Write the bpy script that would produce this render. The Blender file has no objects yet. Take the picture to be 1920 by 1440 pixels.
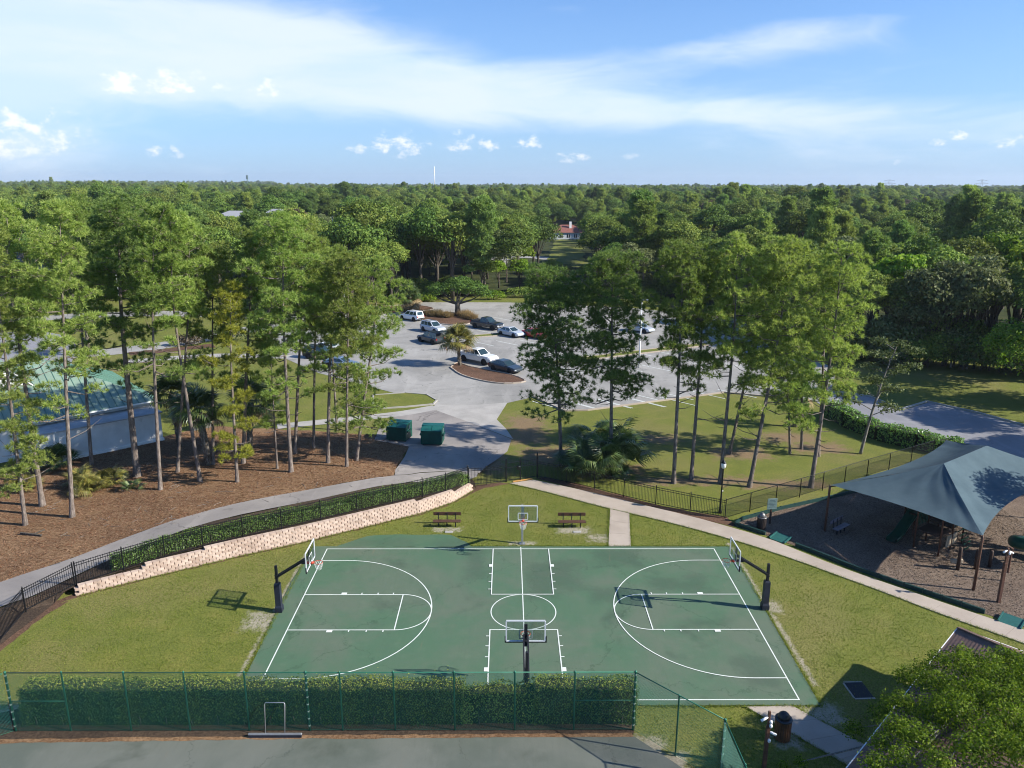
import bpy, bmesh, math, random
import numpy as np
from mathutils import Vector, Matrix
from mathutils.geometry import tessellate_polygon

SC = bpy.context.scene
COL = SC.collection
R = math.radians

# ------------------------------------------------------------------ camera
CAM_LOC = (-0.88, -38.25, 23.38)
PITCH, YAW, ROLL, FOC = 0.2573, -0.0059, 0.0023, 1425.0      # FOC in pixels of a 1920 wide frame
def cam_axes():
    cp, sp, cy, sy = math.cos(PITCH), math.sin(PITCH), math.cos(YAW), math.sin(YAW)
    fw = np.array([-sy*cp, cy*cp, -sp]); rt = np.array([cy, sy, 0.0]); up = np.cross(rt, fw)
    c, s = math.cos(ROLL), math.sin(ROLL)
    return c*rt+s*up, -s*rt+c*up, fw
RT, UP, FW = cam_axes()
cam_d = bpy.data.cameras.new('camera'); cam = bpy.data.objects.new('camera', cam_d); COL.objects.link(cam)
m = Matrix(((RT[0], UP[0], -FW[0], CAM_LOC[0]), (RT[1], UP[1], -FW[1], CAM_LOC[1]), (RT[2], UP[2], -FW[2], CAM_LOC[2]), (0, 0, 0, 1)))
cam.matrix_world = m
cam_d.sensor_fit = 'HORIZONTAL'; cam_d.sensor_width = 36.0; cam_d.lens = 36.0*FOC/1920.0
cam_d.clip_start = 0.1; cam_d.clip_end = 30000
SC.camera = cam

# ------------------------------------------------------------------ light
SUN_VEC = Vector((6.15, -1.49, 3.97)).normalized()      # towards the sun, measured from the hoop shadows
SUN_EL = math.asin(SUN_VEC.z); SUN_AZ = math.atan2(SUN_VEC.x, SUN_VEC.y)
SUN_STRENGTH, SKY_STRENGTH, EXPOSURE = 3.75, 0.085, 1.25
sd = bpy.data.lights.new('sun', 'SUN'); sd.energy = SUN_STRENGTH; sd.angle = R(0.53); sd.color = (1.0, 0.945, 0.84)
sun = bpy.data.objects.new('sun', sd); COL.objects.link(sun)
sun.rotation_euler = SUN_VEC.to_track_quat('Z', 'Y').to_euler(); sun.location = (60, -20, 60)
SC.view_settings.view_transform = 'Standard'; SC.view_settings.look = 'None'
SC.view_settings.exposure = EXPOSURE; SC.view_settings.gamma = 1.0; SC.view_settings.use_curve_mapping = False
SC.render.engine = 'CYCLES'
SC.cycles.use_denoising = True
try:
    SC.cycles.denoiser = 'OPENIMAGEDENOISE'; SC.cycles.denoising_input_passes = 'RGB_ALBEDO_NORMAL'; SC.cycles.denoising_prefilter = 'ACCURATE'
except Exception: pass
SC.cycles.use_adaptive_sampling = True; SC.cycles.adaptive_threshold = 0.015
SC.cycles.pixel_filter_type = 'BLACKMAN_HARRIS'; SC.cycles.filter_width = 1.05
SC.cycles.max_bounces = 6; SC.cycles.diffuse_bounces = 4; SC.cycles.glossy_bounces = 2
SC.cycles.transmission_bounces = 4; SC.cycles.transparent_max_bounces = 12; SC.cycles.volume_bounces = 0
SC.cycles.caustics_reflective = False; SC.cycles.caustics_refractive = False
SC.cycles.sample_clamp_indirect = 6.0

# ------------------------------------------------------------------ node helpers
class NT:
    def __init__(s, tree): s.t = tree; s.n = tree.nodes; s.l = tree.links
    def new(s, typ, **kw):
        n = s.n.new(typ)
        for k, v in kw.items():
            if k == 'ins':
                for a, b in v.items(): s.put(n, a, b)
            else: setattr(n, k, v)
        return n
    def put(s, node, key, val):
        sock = node.inputs[key]
        if hasattr(val, 'is_linked') or isinstance(val, bpy.types.NodeSocket): s.l.new(val, sock)
        else: sock.default_value = val
    def math(s, op, a, b=None, c=None, clamp=False):
        n = s.n.new('ShaderNodeMath'); n.operation = op; n.use_clamp = clamp
        for i, x in enumerate((a, b, c)):
            if x is not None: s.put(n, i, x)
        return n.outputs[0]
    def vmath(s, op, a, b=None, out=0):
        n = s.n.new('ShaderNodeVectorMath'); n.operation = op
        s.put(n, 0, a)
        if b is not None: s.put(n, 1, b)
        return n.outputs[out]
    def noise(s, vec, scale, detail=4, rough=.55, dist=0.0, out='Fac'):
        n = s.n.new('ShaderNodeTexNoise'); s.put(n, 'Scale', scale); s.put(n, 'Detail', detail); s.put(n, 'Roughness', rough); s.put(n, 'Distortion', dist)
        if vec is not None: s.l.new(vec, n.inputs['Vector'])
        return n.outputs[out]
    def ramp(s, fac, stops):
        n = s.n.new('ShaderNodeValToRGB'); e = n.color_ramp.elements
        while len(e) < len(stops): e.new(0.5)
        for el, (p, c) in zip(e, stops): el.position = p; el.color = (*c, 1) if len(c) == 3 else c
        s.l.new(fac, n.inputs[0]); return n.outputs[0]
    def rng(s, v, a, b, c=0., d=1., smooth=True):
        n = s.n.new('ShaderNodeMapRange'); n.clamp = True
        if smooth: n.interpolation_type = 'SMOOTHSTEP'
        for i, x in enumerate((v, a, b, c, d)): s.put(n, i, x)
        return n.outputs[0]
    def mix(s, fac, a, b, mode='MIX'):
        n = s.n.new('ShaderNodeMix'); n.data_type = 'RGBA'; n.blend_type = mode
        s.put(n, 0, fac)
        for k, x in ((6, a), (7, b)):
            if isinstance(x, tuple): x = (*x, 1) if len(x) == 3 else x
            s.put(n, k, x)
        return n.outputs[2]
    def bump(s, h, strength=.4, dist=.02):
        n = s.n.new('ShaderNodeBump'); s.put(n, 'Strength', strength); s.put(n, 'Distance', dist); s.l.new(h, n.inputs['Height']); return n.outputs[0]

MATS = {}
def new_mat(name):
    m = bpy.data.materials.new(name); m.use_nodes = True; nt = NT(m.node_tree)
    for n in list(nt.n): nt.n.remove(n)
    out = nt.n.new('ShaderNodeOutputMaterial'); MATS[name] = m
    return m, nt, out
def pos(nt): return nt.n.new('ShaderNodeNewGeometry').outputs['Position']
def objco(nt): return nt.n.new('ShaderNodeTexCoord').outputs['Object']
def principled(nt, out, color, rough=.7, metal=0., normal=None, spec=.4):
    b = nt.n.new('ShaderNodeBsdfPrincipled')
    if isinstance(color, tuple): color = (*color, 1)
    nt.put(b, 'Base Color', color); nt.put(b, 'Roughness', rough); nt.put(b, 'Metallic', metal); nt.put(b, 'Specular IOR Level', spec)
    if normal is not None: nt.l.new(normal, b.inputs['Normal'])
    nt.l.new(b.outputs[0], out.inputs[0]); return b
def simple(name, color, rough=.6, metal=0., var=.12, scale=6., bump=0., bscale=40., spec=.4, dirt=None):
    """plain surface colour with cloudy tone variation, fine relief and optional dirt colour"""
    m, nt, out = new_mat(name); p = pos(nt)
    n1 = nt.noise(p, scale, 5, .6)
    lo = tuple(c*(1-var) for c in color); hi = tuple(min(1, c*(1+var)) for c in color)
    c = nt.ramp(n1, [(.3, lo), (.7, hi)])
    if dirt:
        n2 = nt.noise(p, dirt[1], 6, .65); c = nt.mix(nt.rng(n2, dirt[2], dirt[2]+.2), c, dirt[0])
    nrm = nt.bump(nt.noise(p, bscale, 4), bump, .02) if bump else None
    principled(nt, out, c, rough, metal, nrm, spec)
    return m

# ------------------------------------------------------------------ sky
world = bpy.data.worlds.new('World'); SC.world = world; world.use_nodes = True
def build_world():
    nt = NT(world.node_tree)
    for n in list(nt.n): nt.n.remove(n)
    out = nt.n.new('ShaderNodeOutputWorld'); bg = nt.n.new('ShaderNodeBackground')
    sky = nt.n.new('ShaderNodeTexSky'); sky.sky_type = 'NISHITA'; sky.sun_disc = False
    sky.sun_elevation = SUN_EL; sky.sun_rotation = SUN_AZ; sky.altitude = 0; sky.air_density = 1.0; sky.dust_density = 0.6; sky.ozone_density = 2.5
    d = nt.n.new('ShaderNodeTexCoord').outputs['Generated']
    sep = nt.n.new('ShaderNodeSeparateXYZ'); nt.l.new(d, sep.inputs[0]); x, y, z = sep.outputs
    az = nt.math('ARCTAN2', x, y); el = nt.math('ARCSINE', z)
    def AE(u, v):
        q = FW*FOC+RT*(max(-2600, min(4600, u))-960)+UP*(720-v); q = q/np.linalg.norm(q); return math.atan2(q[0], q[1]), math.asin(q[2])
    # high thin cloud: streaky noise on the direction sphere, thicker in a few broad banks
    st = nt.new('ShaderNodeMapping'); nt.l.new(d, st.inputs[0]); st.inputs['Scale'].default_value = (2.2, 2.2, 9.0); st.inputs['Rotation'].default_value = (0, R(10), 0)
    warp = nt.noise(st.outputs[0], 1.3, 3, .5, out='Color')
    sc = nt.vmath('SCALE', nt.vmath('SUBTRACT', warp, (.5, .5, .5))); sc.node.inputs['Scale'].default_value = .9
    wv = nt.vmath('ADD', st.outputs[0], sc)
    fb = nt.noise(wv, 1.6, 8, .56)
    def blob(u, v, w, h, tilt=0.0):
        a0, e0 = AE(u, v); a = nt.math('SUBTRACT', az, a0); e = nt.math('SUBTRACT', el, e0)
        e = nt.math('SUBTRACT', e, nt.math('MULTIPLY', a, tilt))
        q = nt.math('ADD', nt.math('POWER', nt.math('DIVIDE', a, w/1425.), 2.), nt.math('POWER', nt.math('DIVIDE', e, h/1425.), 2.))
        return nt.math('EXPONENT', nt.math('MULTIPLY', q, -1.0))
    banks = None
    for (u, v, w, h, tl, k) in [(60, 85, 500, 92, -.04, .58), (430, 90, 330, 66, -.10, .50), (880, 165, 520, 58, -.08, .44), (1350, 205, 400, 30, -.02, .34),
                                (1400, 85, 330, 34, .10, .34), (1050, 20, 200, 22, .08, .24), (10, 200, 110, 90, 0, .36), (-1500, 200, 900, 120, 0, .4), (3200, 260, 900, 90, 0, .35)]:
        b = nt.math('MULTIPLY', blob(u, v, w, h, tl), k)
        banks = b if banks is None else nt.math('ADD', banks, b)
    dens = nt.math('ADD', nt.math('SUBTRACT', fb, .60), banks)
    hi = nt.math('MULTIPLY', nt.rng(dens, .05, .58), .86)
    # low cumulus: small heaps with lumpy outlines
    lump = nt.new('ShaderNodeMapping'); nt.l.new(d, lump.inputs[0]); lump.inputs['Scale'].default_value = (34, 34, 52)
    ln = nt.noise(lump.outputs[0], 1.5, 8, .6)
    heaps = None
    for (u, v, w, h) in [(340, 162, 66, 26), (228, 152, 40, 22), (760, 268, 50, 26), (862, 262, 26, 24), (990, 268, 28, 14), (40, 250, 90, 46), (310, 286, 28, 12),
                         (495, 165, 30, 16), (1748, 266, 22, 8), (1795, 253, 16, 8), (1905, 268, 30, 12), (1690, 302, 14, 8), (1180, 296, 18, 9), (915, 272, 22, 14), (700, 278, 50, 12),
                         (1065, 296, 40, 9), (2300, 262, 70, 26), (-300, 240, 90, 36), (2700, 280, 60, 20), (4200, 250, 90, 30), (-2200, 260, 90, 30)]:
        a0, e0 = AE(u, v); a = nt.math('DIVIDE', nt.math('SUBTRACT', az, a0), w/1500.); e = nt.math('DIVIDE', nt.math('SUBTRACT', el, e0), h/1500.)
        q = nt.math('SUBTRACT', 1.0, nt.math('ADD', nt.math('MULTIPLY', a, a), nt.math('MULTIPLY', e, e)))
        heaps = q if heaps is None else nt.math('MAXIMUM', heaps, q)
    hd = nt.math('ADD', nt.math('MULTIPLY', heaps, .55), nt.math('MULTIPLY', nt.math('SUBTRACT', ln, .52), 4.6))
    hm = nt.math('MULTIPLY', nt.rng(hd, -.1, 1.1), .82)
    hm = nt.math('MULTIPLY', hm, nt.rng(heaps, -.9, .45))
    # far air: paler towards the horizon
    pale = nt.rng(el, -.02, .30, .62, 0.0, smooth=False)
    base = nt.mix(pale, nt.mix(1.0, sky.outputs[0], (.45, .67, .95), 'MULTIPLY'), (2.3, 3.3, 5.2))
    c_hi = nt.mix(nt.rng(fb, .35, .65), (3.7, 4.6, 5.6), (4.5, 5.0, 5.6))
    c = nt.mix(hi, base, c_hi)
    c_lo = nt.mix(nt.rng(ln, .38, .62), (4.2, 4.8, 5.5), (5.7, 5.75, 5.85))
    c = nt.mix(hm, c, c_lo)
    nt.l.new(c, bg.inputs[0]); bg.inputs[1].default_value = SKY_STRENGTH
    nt.l.new(bg.outputs[0], out.inputs[0])
build_world()

# ------------------------------------------------------------------ mesh helpers
class MB:
    def __init__(s): s.v = []; s.f = []
    def add(s, V, F):
        o = len(s.v); s.v += [tuple(map(float, p)) for p in V]; s.f += [tuple(i+o for i in f) for f in F]; return s
    def box(s, c, size, rz=0.0):
        hx, hy, hz = size[0]/2, size[1]/2, size[2]/2; ca, sa = math.cos(rz), math.sin(rz)
        P = []
        for dz in (-hz, hz):
            for dx, dy in ((-hx, -hy), (hx, -hy), (hx, hy), (-hx, hy)): P.append((c[0]+dx*ca-dy*sa, c[1]+dx*sa+dy*ca, c[2]+dz))
        return s.add(P, [(3, 2, 1, 0), (4, 5, 6, 7), (0, 1, 5, 4), (1, 2, 6, 5), (2, 3, 7, 6), (3, 0, 4, 7)])
    def rbox(s, c, size, r=.02, rz=0.0):
        """box with chamfered vertical and top edges"""
        hx, hy, hz = size[0]/2, size[1]/2, size[2]/2; ca, sa = math.cos(rz), math.sin(rz); P = []
        def ring(hx, hy, r, z):
            for dx, dy in ((-hx+r, -hy), (hx-r, -hy), (hx, -hy+r), (hx, hy-r), (hx-r, hy), (-hx+r, hy), (-hx, hy-r), (-hx, -hy+r)):
                P.append((c[0]+dx*ca-dy*sa, c[1]+dx*sa+dy*ca, c[2]+z))
        ring(hx-r*.5, hy-r*.5, r, -hz); ring(hx, hy, r, -hz+r); ring(hx, hy, r, hz-r); ring(hx-r, hy-r, r, hz)
        F = [tuple(range(7, -1, -1)), tuple(range(24, 32))]
        for k in range(3):
            for i in range(8): j = (i+1) % 8; F.append((k*8+i, k*8+j, k*8+8+j, k*8+8+i))
        return s.add(P, F)
    def bar(s, a, b, w, h=None, upv=(0, 0, 1)):
        h = w if h is None else h
        a = Vector(a); b = Vector(b); d = (b-a).normalized(); u = Vector(upv)
        if abs(d.dot(u)) > .98: u = Vector((0, 1, 0)) if abs(d.y) < .9 else Vector((1, 0, 0))
        sd_ = d.cross(u).normalized(); u = sd_.cross(d).normalized()
        P = []
        for p in (a, b):
            for i, j in ((-1, -1), (1, -1), (1, 1), (-1, 1)): P.append(p+sd_*(i*w/2)+u*(j*h/2))
        return s.add(P, [(3, 2, 1, 0), (4, 5, 6, 7), (0, 1, 5, 4), (1, 2, 6, 5), (2, 3, 7, 6), (3, 0, 4, 7)])
    def tube(s, pts, rad, n=8, cap=True, closed=False):
        pts = [Vector(p) for p in pts]; N = len(pts)
        rad = [rad]*N if isinstance(rad, (int, float)) else rad
        P = []; prev = None
        for i, p in enumerate(pts):
            if closed: t = pts[(i+1) % N]-pts[i-1]
            else: t = pts[min(i+1, N-1)]-pts[max(i-1, 0)]
            t.normalize()
            if prev is None:
                u = t.cross(Vector((0, 0, 1)))
                if u.length < .05: u = t.cross(Vector((1, 0, 0)))
            else: u = prev-t*prev.dot(t)
            u.normalize(); prev = u; w = t.cross(u)
            for k in range(n):
                a = 2*math.pi*k/n; P.append(p+(u*math.cos(a)+w*math.sin(a))*rad[i])
        F = []
        for i in range(N if closed else N-1):
            j = (i+1) % N
            for k in range(n): k2 = (k+1) % n; F.append((i*n+k, i*n+k2, j*n+k2, j*n+k))
        if cap and not closed: F += [tuple(range(n-1, -1, -1)), tuple((N-1)*n+k for k in range(n))]
        return s.add(P, F)
    def lathe(s, prof, n=20, c=(0, 0, 0)):
        P = []; F = []
        for r, z in prof:
            for k in range(n): a = 2*math.pi*k/n; P.append((c[0]+r*math.cos(a), c[1]+r*math.sin(a), c[2]+z))
        for i in range(len(prof)-1):
            for k in range(n): k2 = (k+1) % n; F.append((i*n+k, i*n+k2, (i+1)*n+k2, (i+1)*n+k))
        F += [tuple(range(n-1, -1, -1)), tuple((len(prof)-1)*n+k for k in range(n))]
        return s.add(P, F)
    def prism(s, poly, z0, z1):
        n = len(poly)
        P = [(x, y, z0) for x, y in poly]+[(x, y, z1) for x, y in poly]
        tri = tessellate_polygon([[Vector((x, y, 0)) for x, y in poly]])
        A2 = sum(poly[i][0]*poly[(i+1) % n][1]-poly[(i+1) % n][0]*poly[i][1] for i in range(n))
        F = []
        for t in tri:
            a = np.cross(np.array(poly[t[1]])-np.array(poly[t[0]]), np.array(poly[t[2]])-np.array(poly[t[0]]))
            t = t if a > 0 else (t[2], t[1], t[0])
            F.append(tuple(i+n for i in t)); F.append((t[2], t[1], t[0]))
        for i in range(n):
            j = (i+1) % n; F.append((i, j, j+n, i+n) if A2 > 0 else (j, i, i+n, j+n))
        return s.add(P, F)
    def quad(s, a, b, c, d): return s.add([a, b, c, d], [(0, 1, 2, 3)])
    def shift(s, o): s.v = [(p[0]-o[0], p[1]-o[1], p[2]-o[2]) for p in s.v]; return s
    def mesh(s, name):
        me = bpy.data.meshes.new(name); me.from_pydata(s.v, [], s.f); me.update(); return me
    def build(s, name, mat, parent=None, smooth=False, world=False):
        if world and parent is not None: s.shift(parent.location)
        return link(name, s.mesh(name), mat, parent, smooth)
def link(name, me, mat, parent=None, smooth=False):
    if mat is not None and not me.materials: me.materials.append(MATS[mat] if isinstance(mat, str) else mat)
    if smooth: me.polygons.foreach_set('use_smooth', [True]*len(me.polygons))
    o = bpy.data.objects.new(name, me); COL.objects.link(o)
    if parent is not None: o.parent = parent
    return o
def np_mesh(name, V, F, mat=None, smooth=False):
    V = np.asarray(V, dtype=np.float32); F = np.asarray(F, dtype=np.int32); n, k = F.shape
    me = bpy.data.meshes.new(name); me.vertices.add(len(V)); me.vertices.foreach_set('co', V.ravel())
    me.loops.add(n*k); me.loops.foreach_set('vertex_index', F.ravel())
    me.polygons.add(n); me.polygons.foreach_set('loop_start', np.arange(n, dtype=np.int32)*k)
    me.update(calc_edges=True); me.validate()
    if mat: me.materials.append(MATS[mat] if isinstance(mat, str) else mat)
    return me
def tag(o, label=None, cat=None, group=None, kind=None):
    if label: o['label'] = label
    if cat: o['category'] = cat
    if group: o['group'] = group
    if kind: o['kind'] = kind
    return o
def thing(name, label, cat, loc=(0, 0, 0), rz=0.0, group=None):
    o = bpy.data.objects.new(name, None); COL.objects.link(o); o.empty_display_size = .2
    o.location = loc; o.rotation_euler = (0, 0, rz)
    return tag(o, label, cat, group)
def copy_tree(o, parent=None):
    c = o.copy(); COL.objects.link(c); c.parent = parent
    for ch in list(o.children): copy_tree(ch, c)
    return c
def ordinal(n): return ['first', 'second', 'third', 'fourth', 'fifth', 'sixth', 'seventh', 'eighth', 'ninth', 'tenth', 'eleventh', 'twelfth', 'thirteenth', 'fourteenth', 'fifteenth', 'sixteenth', 'seventeenth', 'eighteenth', 'nineteenth', 'twentieth', 'twenty-first', 'twenty-second'][n]

# ------------------------------------------------------------------ lie of the land
# the ground is level except for the bank held up by the retaining wall
WALL = [(-26.0, 1.8, .46), (-23.6, 3.4, .70), (-21.0, 5.0, .95), (-18.2, 6.7, 1.0), (-14.9, 8.5, 1.05), (-10.4, 11.3, 1.1), (-7.2, 13.3, 1.0), (-5.0, 15.3, .78), (-3.6, 17.6, .45)]
def wall_near(x, y):
    best = None
    for i in range(len(WALL)-1):
        ax, ay, ah = WALL[i]; bx, by, bh = WALL[i+1]; dx, dy = bx-ax, by-ay; L2 = dx*dx+dy*dy
        t = ((x-ax)*dx+(y-ay)*dy)/L2; tc = min(1, max(0, t)); px, py = ax+dx*tc, ay+dy*tc
        d = math.hypot(x-px, y-py); side = dx*(y-ay)-dy*(x-ax)
        over = 0.0
        if (i == 0 and t < 0): over = -t*math.sqrt(L2)
        if (i == len(WALL)-2 and t > 1): over = (t-1)*math.sqrt(L2)
        if best is None or d < best[0]: best = (d, ah+(bh-ah)*tc, side, over)
    return best
def terrain(x, y):
    if not (-60 < x < 10 and -10 < y < 60): return 0.0
    d, h, side, over = wall_near(x, y)
    if side <= 0: return 0.0
    f = 1.0 if d < 4 else max(0.0, 1-(d-4)/24.0)
    f = f*f*(3-2*f)
    return h*f*max(0.0, 1-over/7.0)
def at(u, v, z=None):
    """ground point seen at a photograph position (surveyed from the court lines)"""
    d = FW*FOC+RT*(u-960)+UP*(720-v); C = np.array(CAM_LOC)
    zz = 0.0 if z is None else z
    for _ in range(6):
        p = C+d*((zz-C[2])/d[2])
        if z is not None: break
        zz = .5*zz+.5*terrain(p[0], p[1])
    return Vector((float(p[0]), float(p[1]), float(zz)))
def at_y(u, v, y):
    d = FW*FOC+RT*(u-960)+UP*(720-v); C = np.array(CAM_LOC)
    return Vector(map(float, C+d*((y-C[1])/d[1])))
def rough(poly, step=.6, amp=.12, seed=1):
    """break a smooth outline into a natural uneven one"""
    rg = random.Random(seed); out = []
    for i in range(len(poly)):
        a, b = poly[i], poly[(i+1) % len(poly)]; L = math.hypot(b[0]-a[0], b[1]-a[1]); n = max(1, int(L/step))
        for k in range(n):
            t = k/n; out.append((a[0]+(b[0]-a[0])*t+rg.uniform(-amp, amp), a[1]+(b[1]-a[1])*t+rg.uniform(-amp, amp)))
    return out
def curve_pts(pts, n=8):
    """Catmull-Rom through the points"""
    P = [Vector(p) for p in pts]; P = [P[0]*2-P[1]]+P+[P[-1]*2-P[-2]]; out = []
    for i in range(1, len(P)-2):
        for k in range(n):
            t = k/n; a, b, c, d = P[i-1], P[i], P[i+1], P[i+2]
            out.append(.5*((2*b)+(c-a)*t+(2*a-5*b+4*c-d)*t*t+(3*b-a-3*c+d)*t**3))
    return out+[P[-2]]
def strip(pts, w):
    P = curve_pts([(p[0], p[1], 0) for p in pts], 8); L, Rr = [], []
    for i, p in enumerate(P):
        t = P[min(i+1, len(P)-1)]-P[max(i-1, 0)]; n = Vector((-t.y, t.x, 0)).normalized()
        L.append((p.x+n.x*w/2, p.y+n.y*w/2)); Rr.append((p.x-n.x*w/2, p.y-n.y*w/2))
    return L+Rr[::-1]
def sheet(name, poly, z, mat, drape=False, thick=0.0, parent=None, kind='structure', step=1.5):
    poly = [(p[0], p[1]) for p in poly]
    bm = bmesh.new()
    mb = MB()
    n = len(poly); V = [bm.verts.new((x, y, 0)) for x, y in poly]
    for t in tessellate_polygon([[Vector((x, y, 0)) for x, y in poly]]):
        try: bm.faces.new([V[i] for i in t])
        except ValueError: pass
    if drape:
        xs = [p[0] for p in poly]; ys = [p[1] for p in poly]
        for ax, lo, hi in ((0, min(xs), max(xs)), (1, min(ys), max(ys))):
            c = math.floor(lo/step)*step+step
            while c < hi:
                co = [0, 0, 0]; no = [0, 0, 0]; co[ax] = c; no[ax] = 1
                bmesh.ops.bisect_plane(bm, geom=bm.verts[:]+bm.edges[:]+bm.faces[:], plane_co=co, plane_no=no); c += step
    bmesh.ops.recalc_face_normals(bm, faces=bm.faces)
    for f in bm.faces:
        if f.normal.z < 0: f.normal_flip()
    for v in bm.verts: v.co.z = z+(terrain(v.co.x, v.co.y) if drape else 0)
    if thick:
        edge = [e for e in bm.edges if e.is_boundary]
        r = bmesh.ops.extrude_edge_only(bm, edges=edge)
        for g in r['geom']:
            if isinstance(g, bmesh.types.BMVert): g.co.z -= thick
        bmesh.ops.recalc_face_normals(bm, faces=bm.faces)
        if sum(f.normal.z*f.calc_area() for f in bm.faces) < 0: bmesh.ops.reverse_faces(bm, faces=bm.faces)
    me = bpy.data.meshes.new(name); bm.to_mesh(me); bm.free()
    o = link(name, me, mat, parent)
    if parent is None: tag(o, kind=kind)
    return o
# ================================================================== materials
def lawn_material():
    m, nt, out = new_mat('lawn'); p = pos(nt)
    big = nt.noise(p, .10, 4, .6, .4); mid = nt.noise(p, .55, 5, .65); fine = nt.noise(p, 9., 5, .75); blade = nt.noise(p, 42., 3, .8)
    c = nt.ramp(mid, [(.28, (.074, .116, .013)), (.5, (.130, .166, .022)), (.72, (.222, .206, .045))])
    dry = nt.ramp(fine, [(.3, (.16, .130, .048)), (.7, (.30, .245, .115))])
    c = nt.mix(nt.math('MULTIPLY', nt.rng(big, .46, .68), .68), c, dry)
    c = nt.mix(nt.math('MULTIPLY', nt.rng(nt.noise(p, .23, 3, .6), .56, .72), .6), c, (.120, .165, .022))
    c = nt.mix(nt.rng(fine, .3, .7), nt.mix(.55, c, (.035, .045, .008)), nt.mix(.28, c, (.38, .36, .09)))
    c = nt.mix(nt.rng(blade, .32, .68), nt.mix(.5, c, (.03, .04, .008)), nt.mix(.12, c, (.38, .36, .12)))
    # worn, sandy spots where people stand and along the edges of the slab
    sep = nt.n.new('ShaderNodeSeparateXYZ'); nt.l.new(p, sep.inputs[0])
    wear = None
    for cx, cy, hx, hy, soft in [(-14.6, -.9, .55, .7, .9), (14.35, .5, .25, .5, .6), (.1, 8.45, .75, .15, .6), (-5.1, 10.55, .85, .25, .55), (3.75, 10.45, .95, .35, .7),
                                 (14.0, 1.0, .05, 7.5, .33), (-14.05, 0, .03, 6.8, .28), (5.2, -10.7, .45, .45, .9), (6.1, -11.7, .4, .5, .9), (13.6, -8.7, .6, .5, 1.0), (11.3, -10.35, .35, .25, .8),
                                 (5.3, 9.2, .5, .35, .8), (-24, -8.7, 1.5, .5, 1.4)]:
        dx = nt.math('SUBTRACT', nt.math('ABSOLUTE', nt.math('SUBTRACT', sep.outputs[0], cx)), hx); dy = nt.math('SUBTRACT', nt.math('ABSOLUTE', nt.math('SUBTRACT', sep.outputs[1], cy)), hy)
        q = nt.math('SUBTRACT', 1.0, nt.math('DIVIDE', nt.math('MAXIMUM', dx, dy), soft))
        wear = q if wear is None else nt.math('MAXIMUM', wear, q)
    w = nt.math('ADD', wear, nt.math('MULTIPLY', nt.math('SUBTRACT', nt.noise(p, 2.6, 6, .7), .5), 2.4))
    w = nt.math('MULTIPLY', nt.rng(w, .45, 1.25), nt.rng(wear, -.1, .35))
    sand = nt.ramp(fine, [(.3, (.30, .25, .20)), (.7, (.52, .46, .40))])
    c = nt.mix(nt.math('MULTIPLY', w, .62), c, sand)
    # bare brown earth and needle litter under the trees
    dirt = None
    for cx, cy, hx, hy, soft in [(-2.2, 23.5, .8, 1.8, 2.0), (1.0, 33.0, 1.2, 3.6, 2.6), (3.6, 25.5, 2.6, 1.6, 2.6), (27.6, 27.6, 2.0, .9, 2.2), (14.5, 19.6, 4.5, .5, 1.7), (21.5, 18.8, 3.0, .5, 1.5), (8, 22, 2.2, .8, 1.8), (26, 30.5, 2, 1, 2), (12, 30, 2.5, .6, 2), (20, 26, 2, .8, 2)]:
        dx = nt.math('SUBTRACT', nt.math('ABSOLUTE', nt.math('SUBTRACT', sep.outputs[0], cx)), hx); dy = nt.math('SUBTRACT', nt.math('ABSOLUTE', nt.math('SUBTRACT', sep.outputs[1], cy)), hy)
        q = nt.math('SUBTRACT', 1.0, nt.math('DIVIDE', nt.math('MAXIMUM', dx, dy), soft))
        dirt = q if dirt is None else nt.math('MAXIMUM', dirt, q)
    w2 = nt.math('ADD', dirt, nt.math('MULTIPLY', nt.math('SUBTRACT', nt.noise(p, 1.3, 6, .7), .5), 2.6))
    w2 = nt.math('MULTIPLY', nt.rng(w2, .35, 1.2), nt.rng(dirt, -.3, .3))
    c = nt.mix(nt.math('MULTIPLY', w2, .8), c, nt.ramp(fine, [(.3, (.12, .070, .042)), (.7, (.30, .20, .135))]))
    h = nt.math('ADD', nt.math('MULTIPLY', blade, .6), fine)
    principled(nt, out, c, .95, 0, nt.bump(h, .55, .06), .15)
lawn_material()
def wood_floor():
    m, nt, out = new_mat('woodland_floor'); p = pos(nt)
    c = nt.ramp(nt.noise(p, .3, 6, .7), [(.3, (.02, .03, .012)), (.55, (.045, .055, .02)), (.75, (.09, .08, .035))])
    principled(nt, out, c, .95, spec=.1)
wood_floor()
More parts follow.
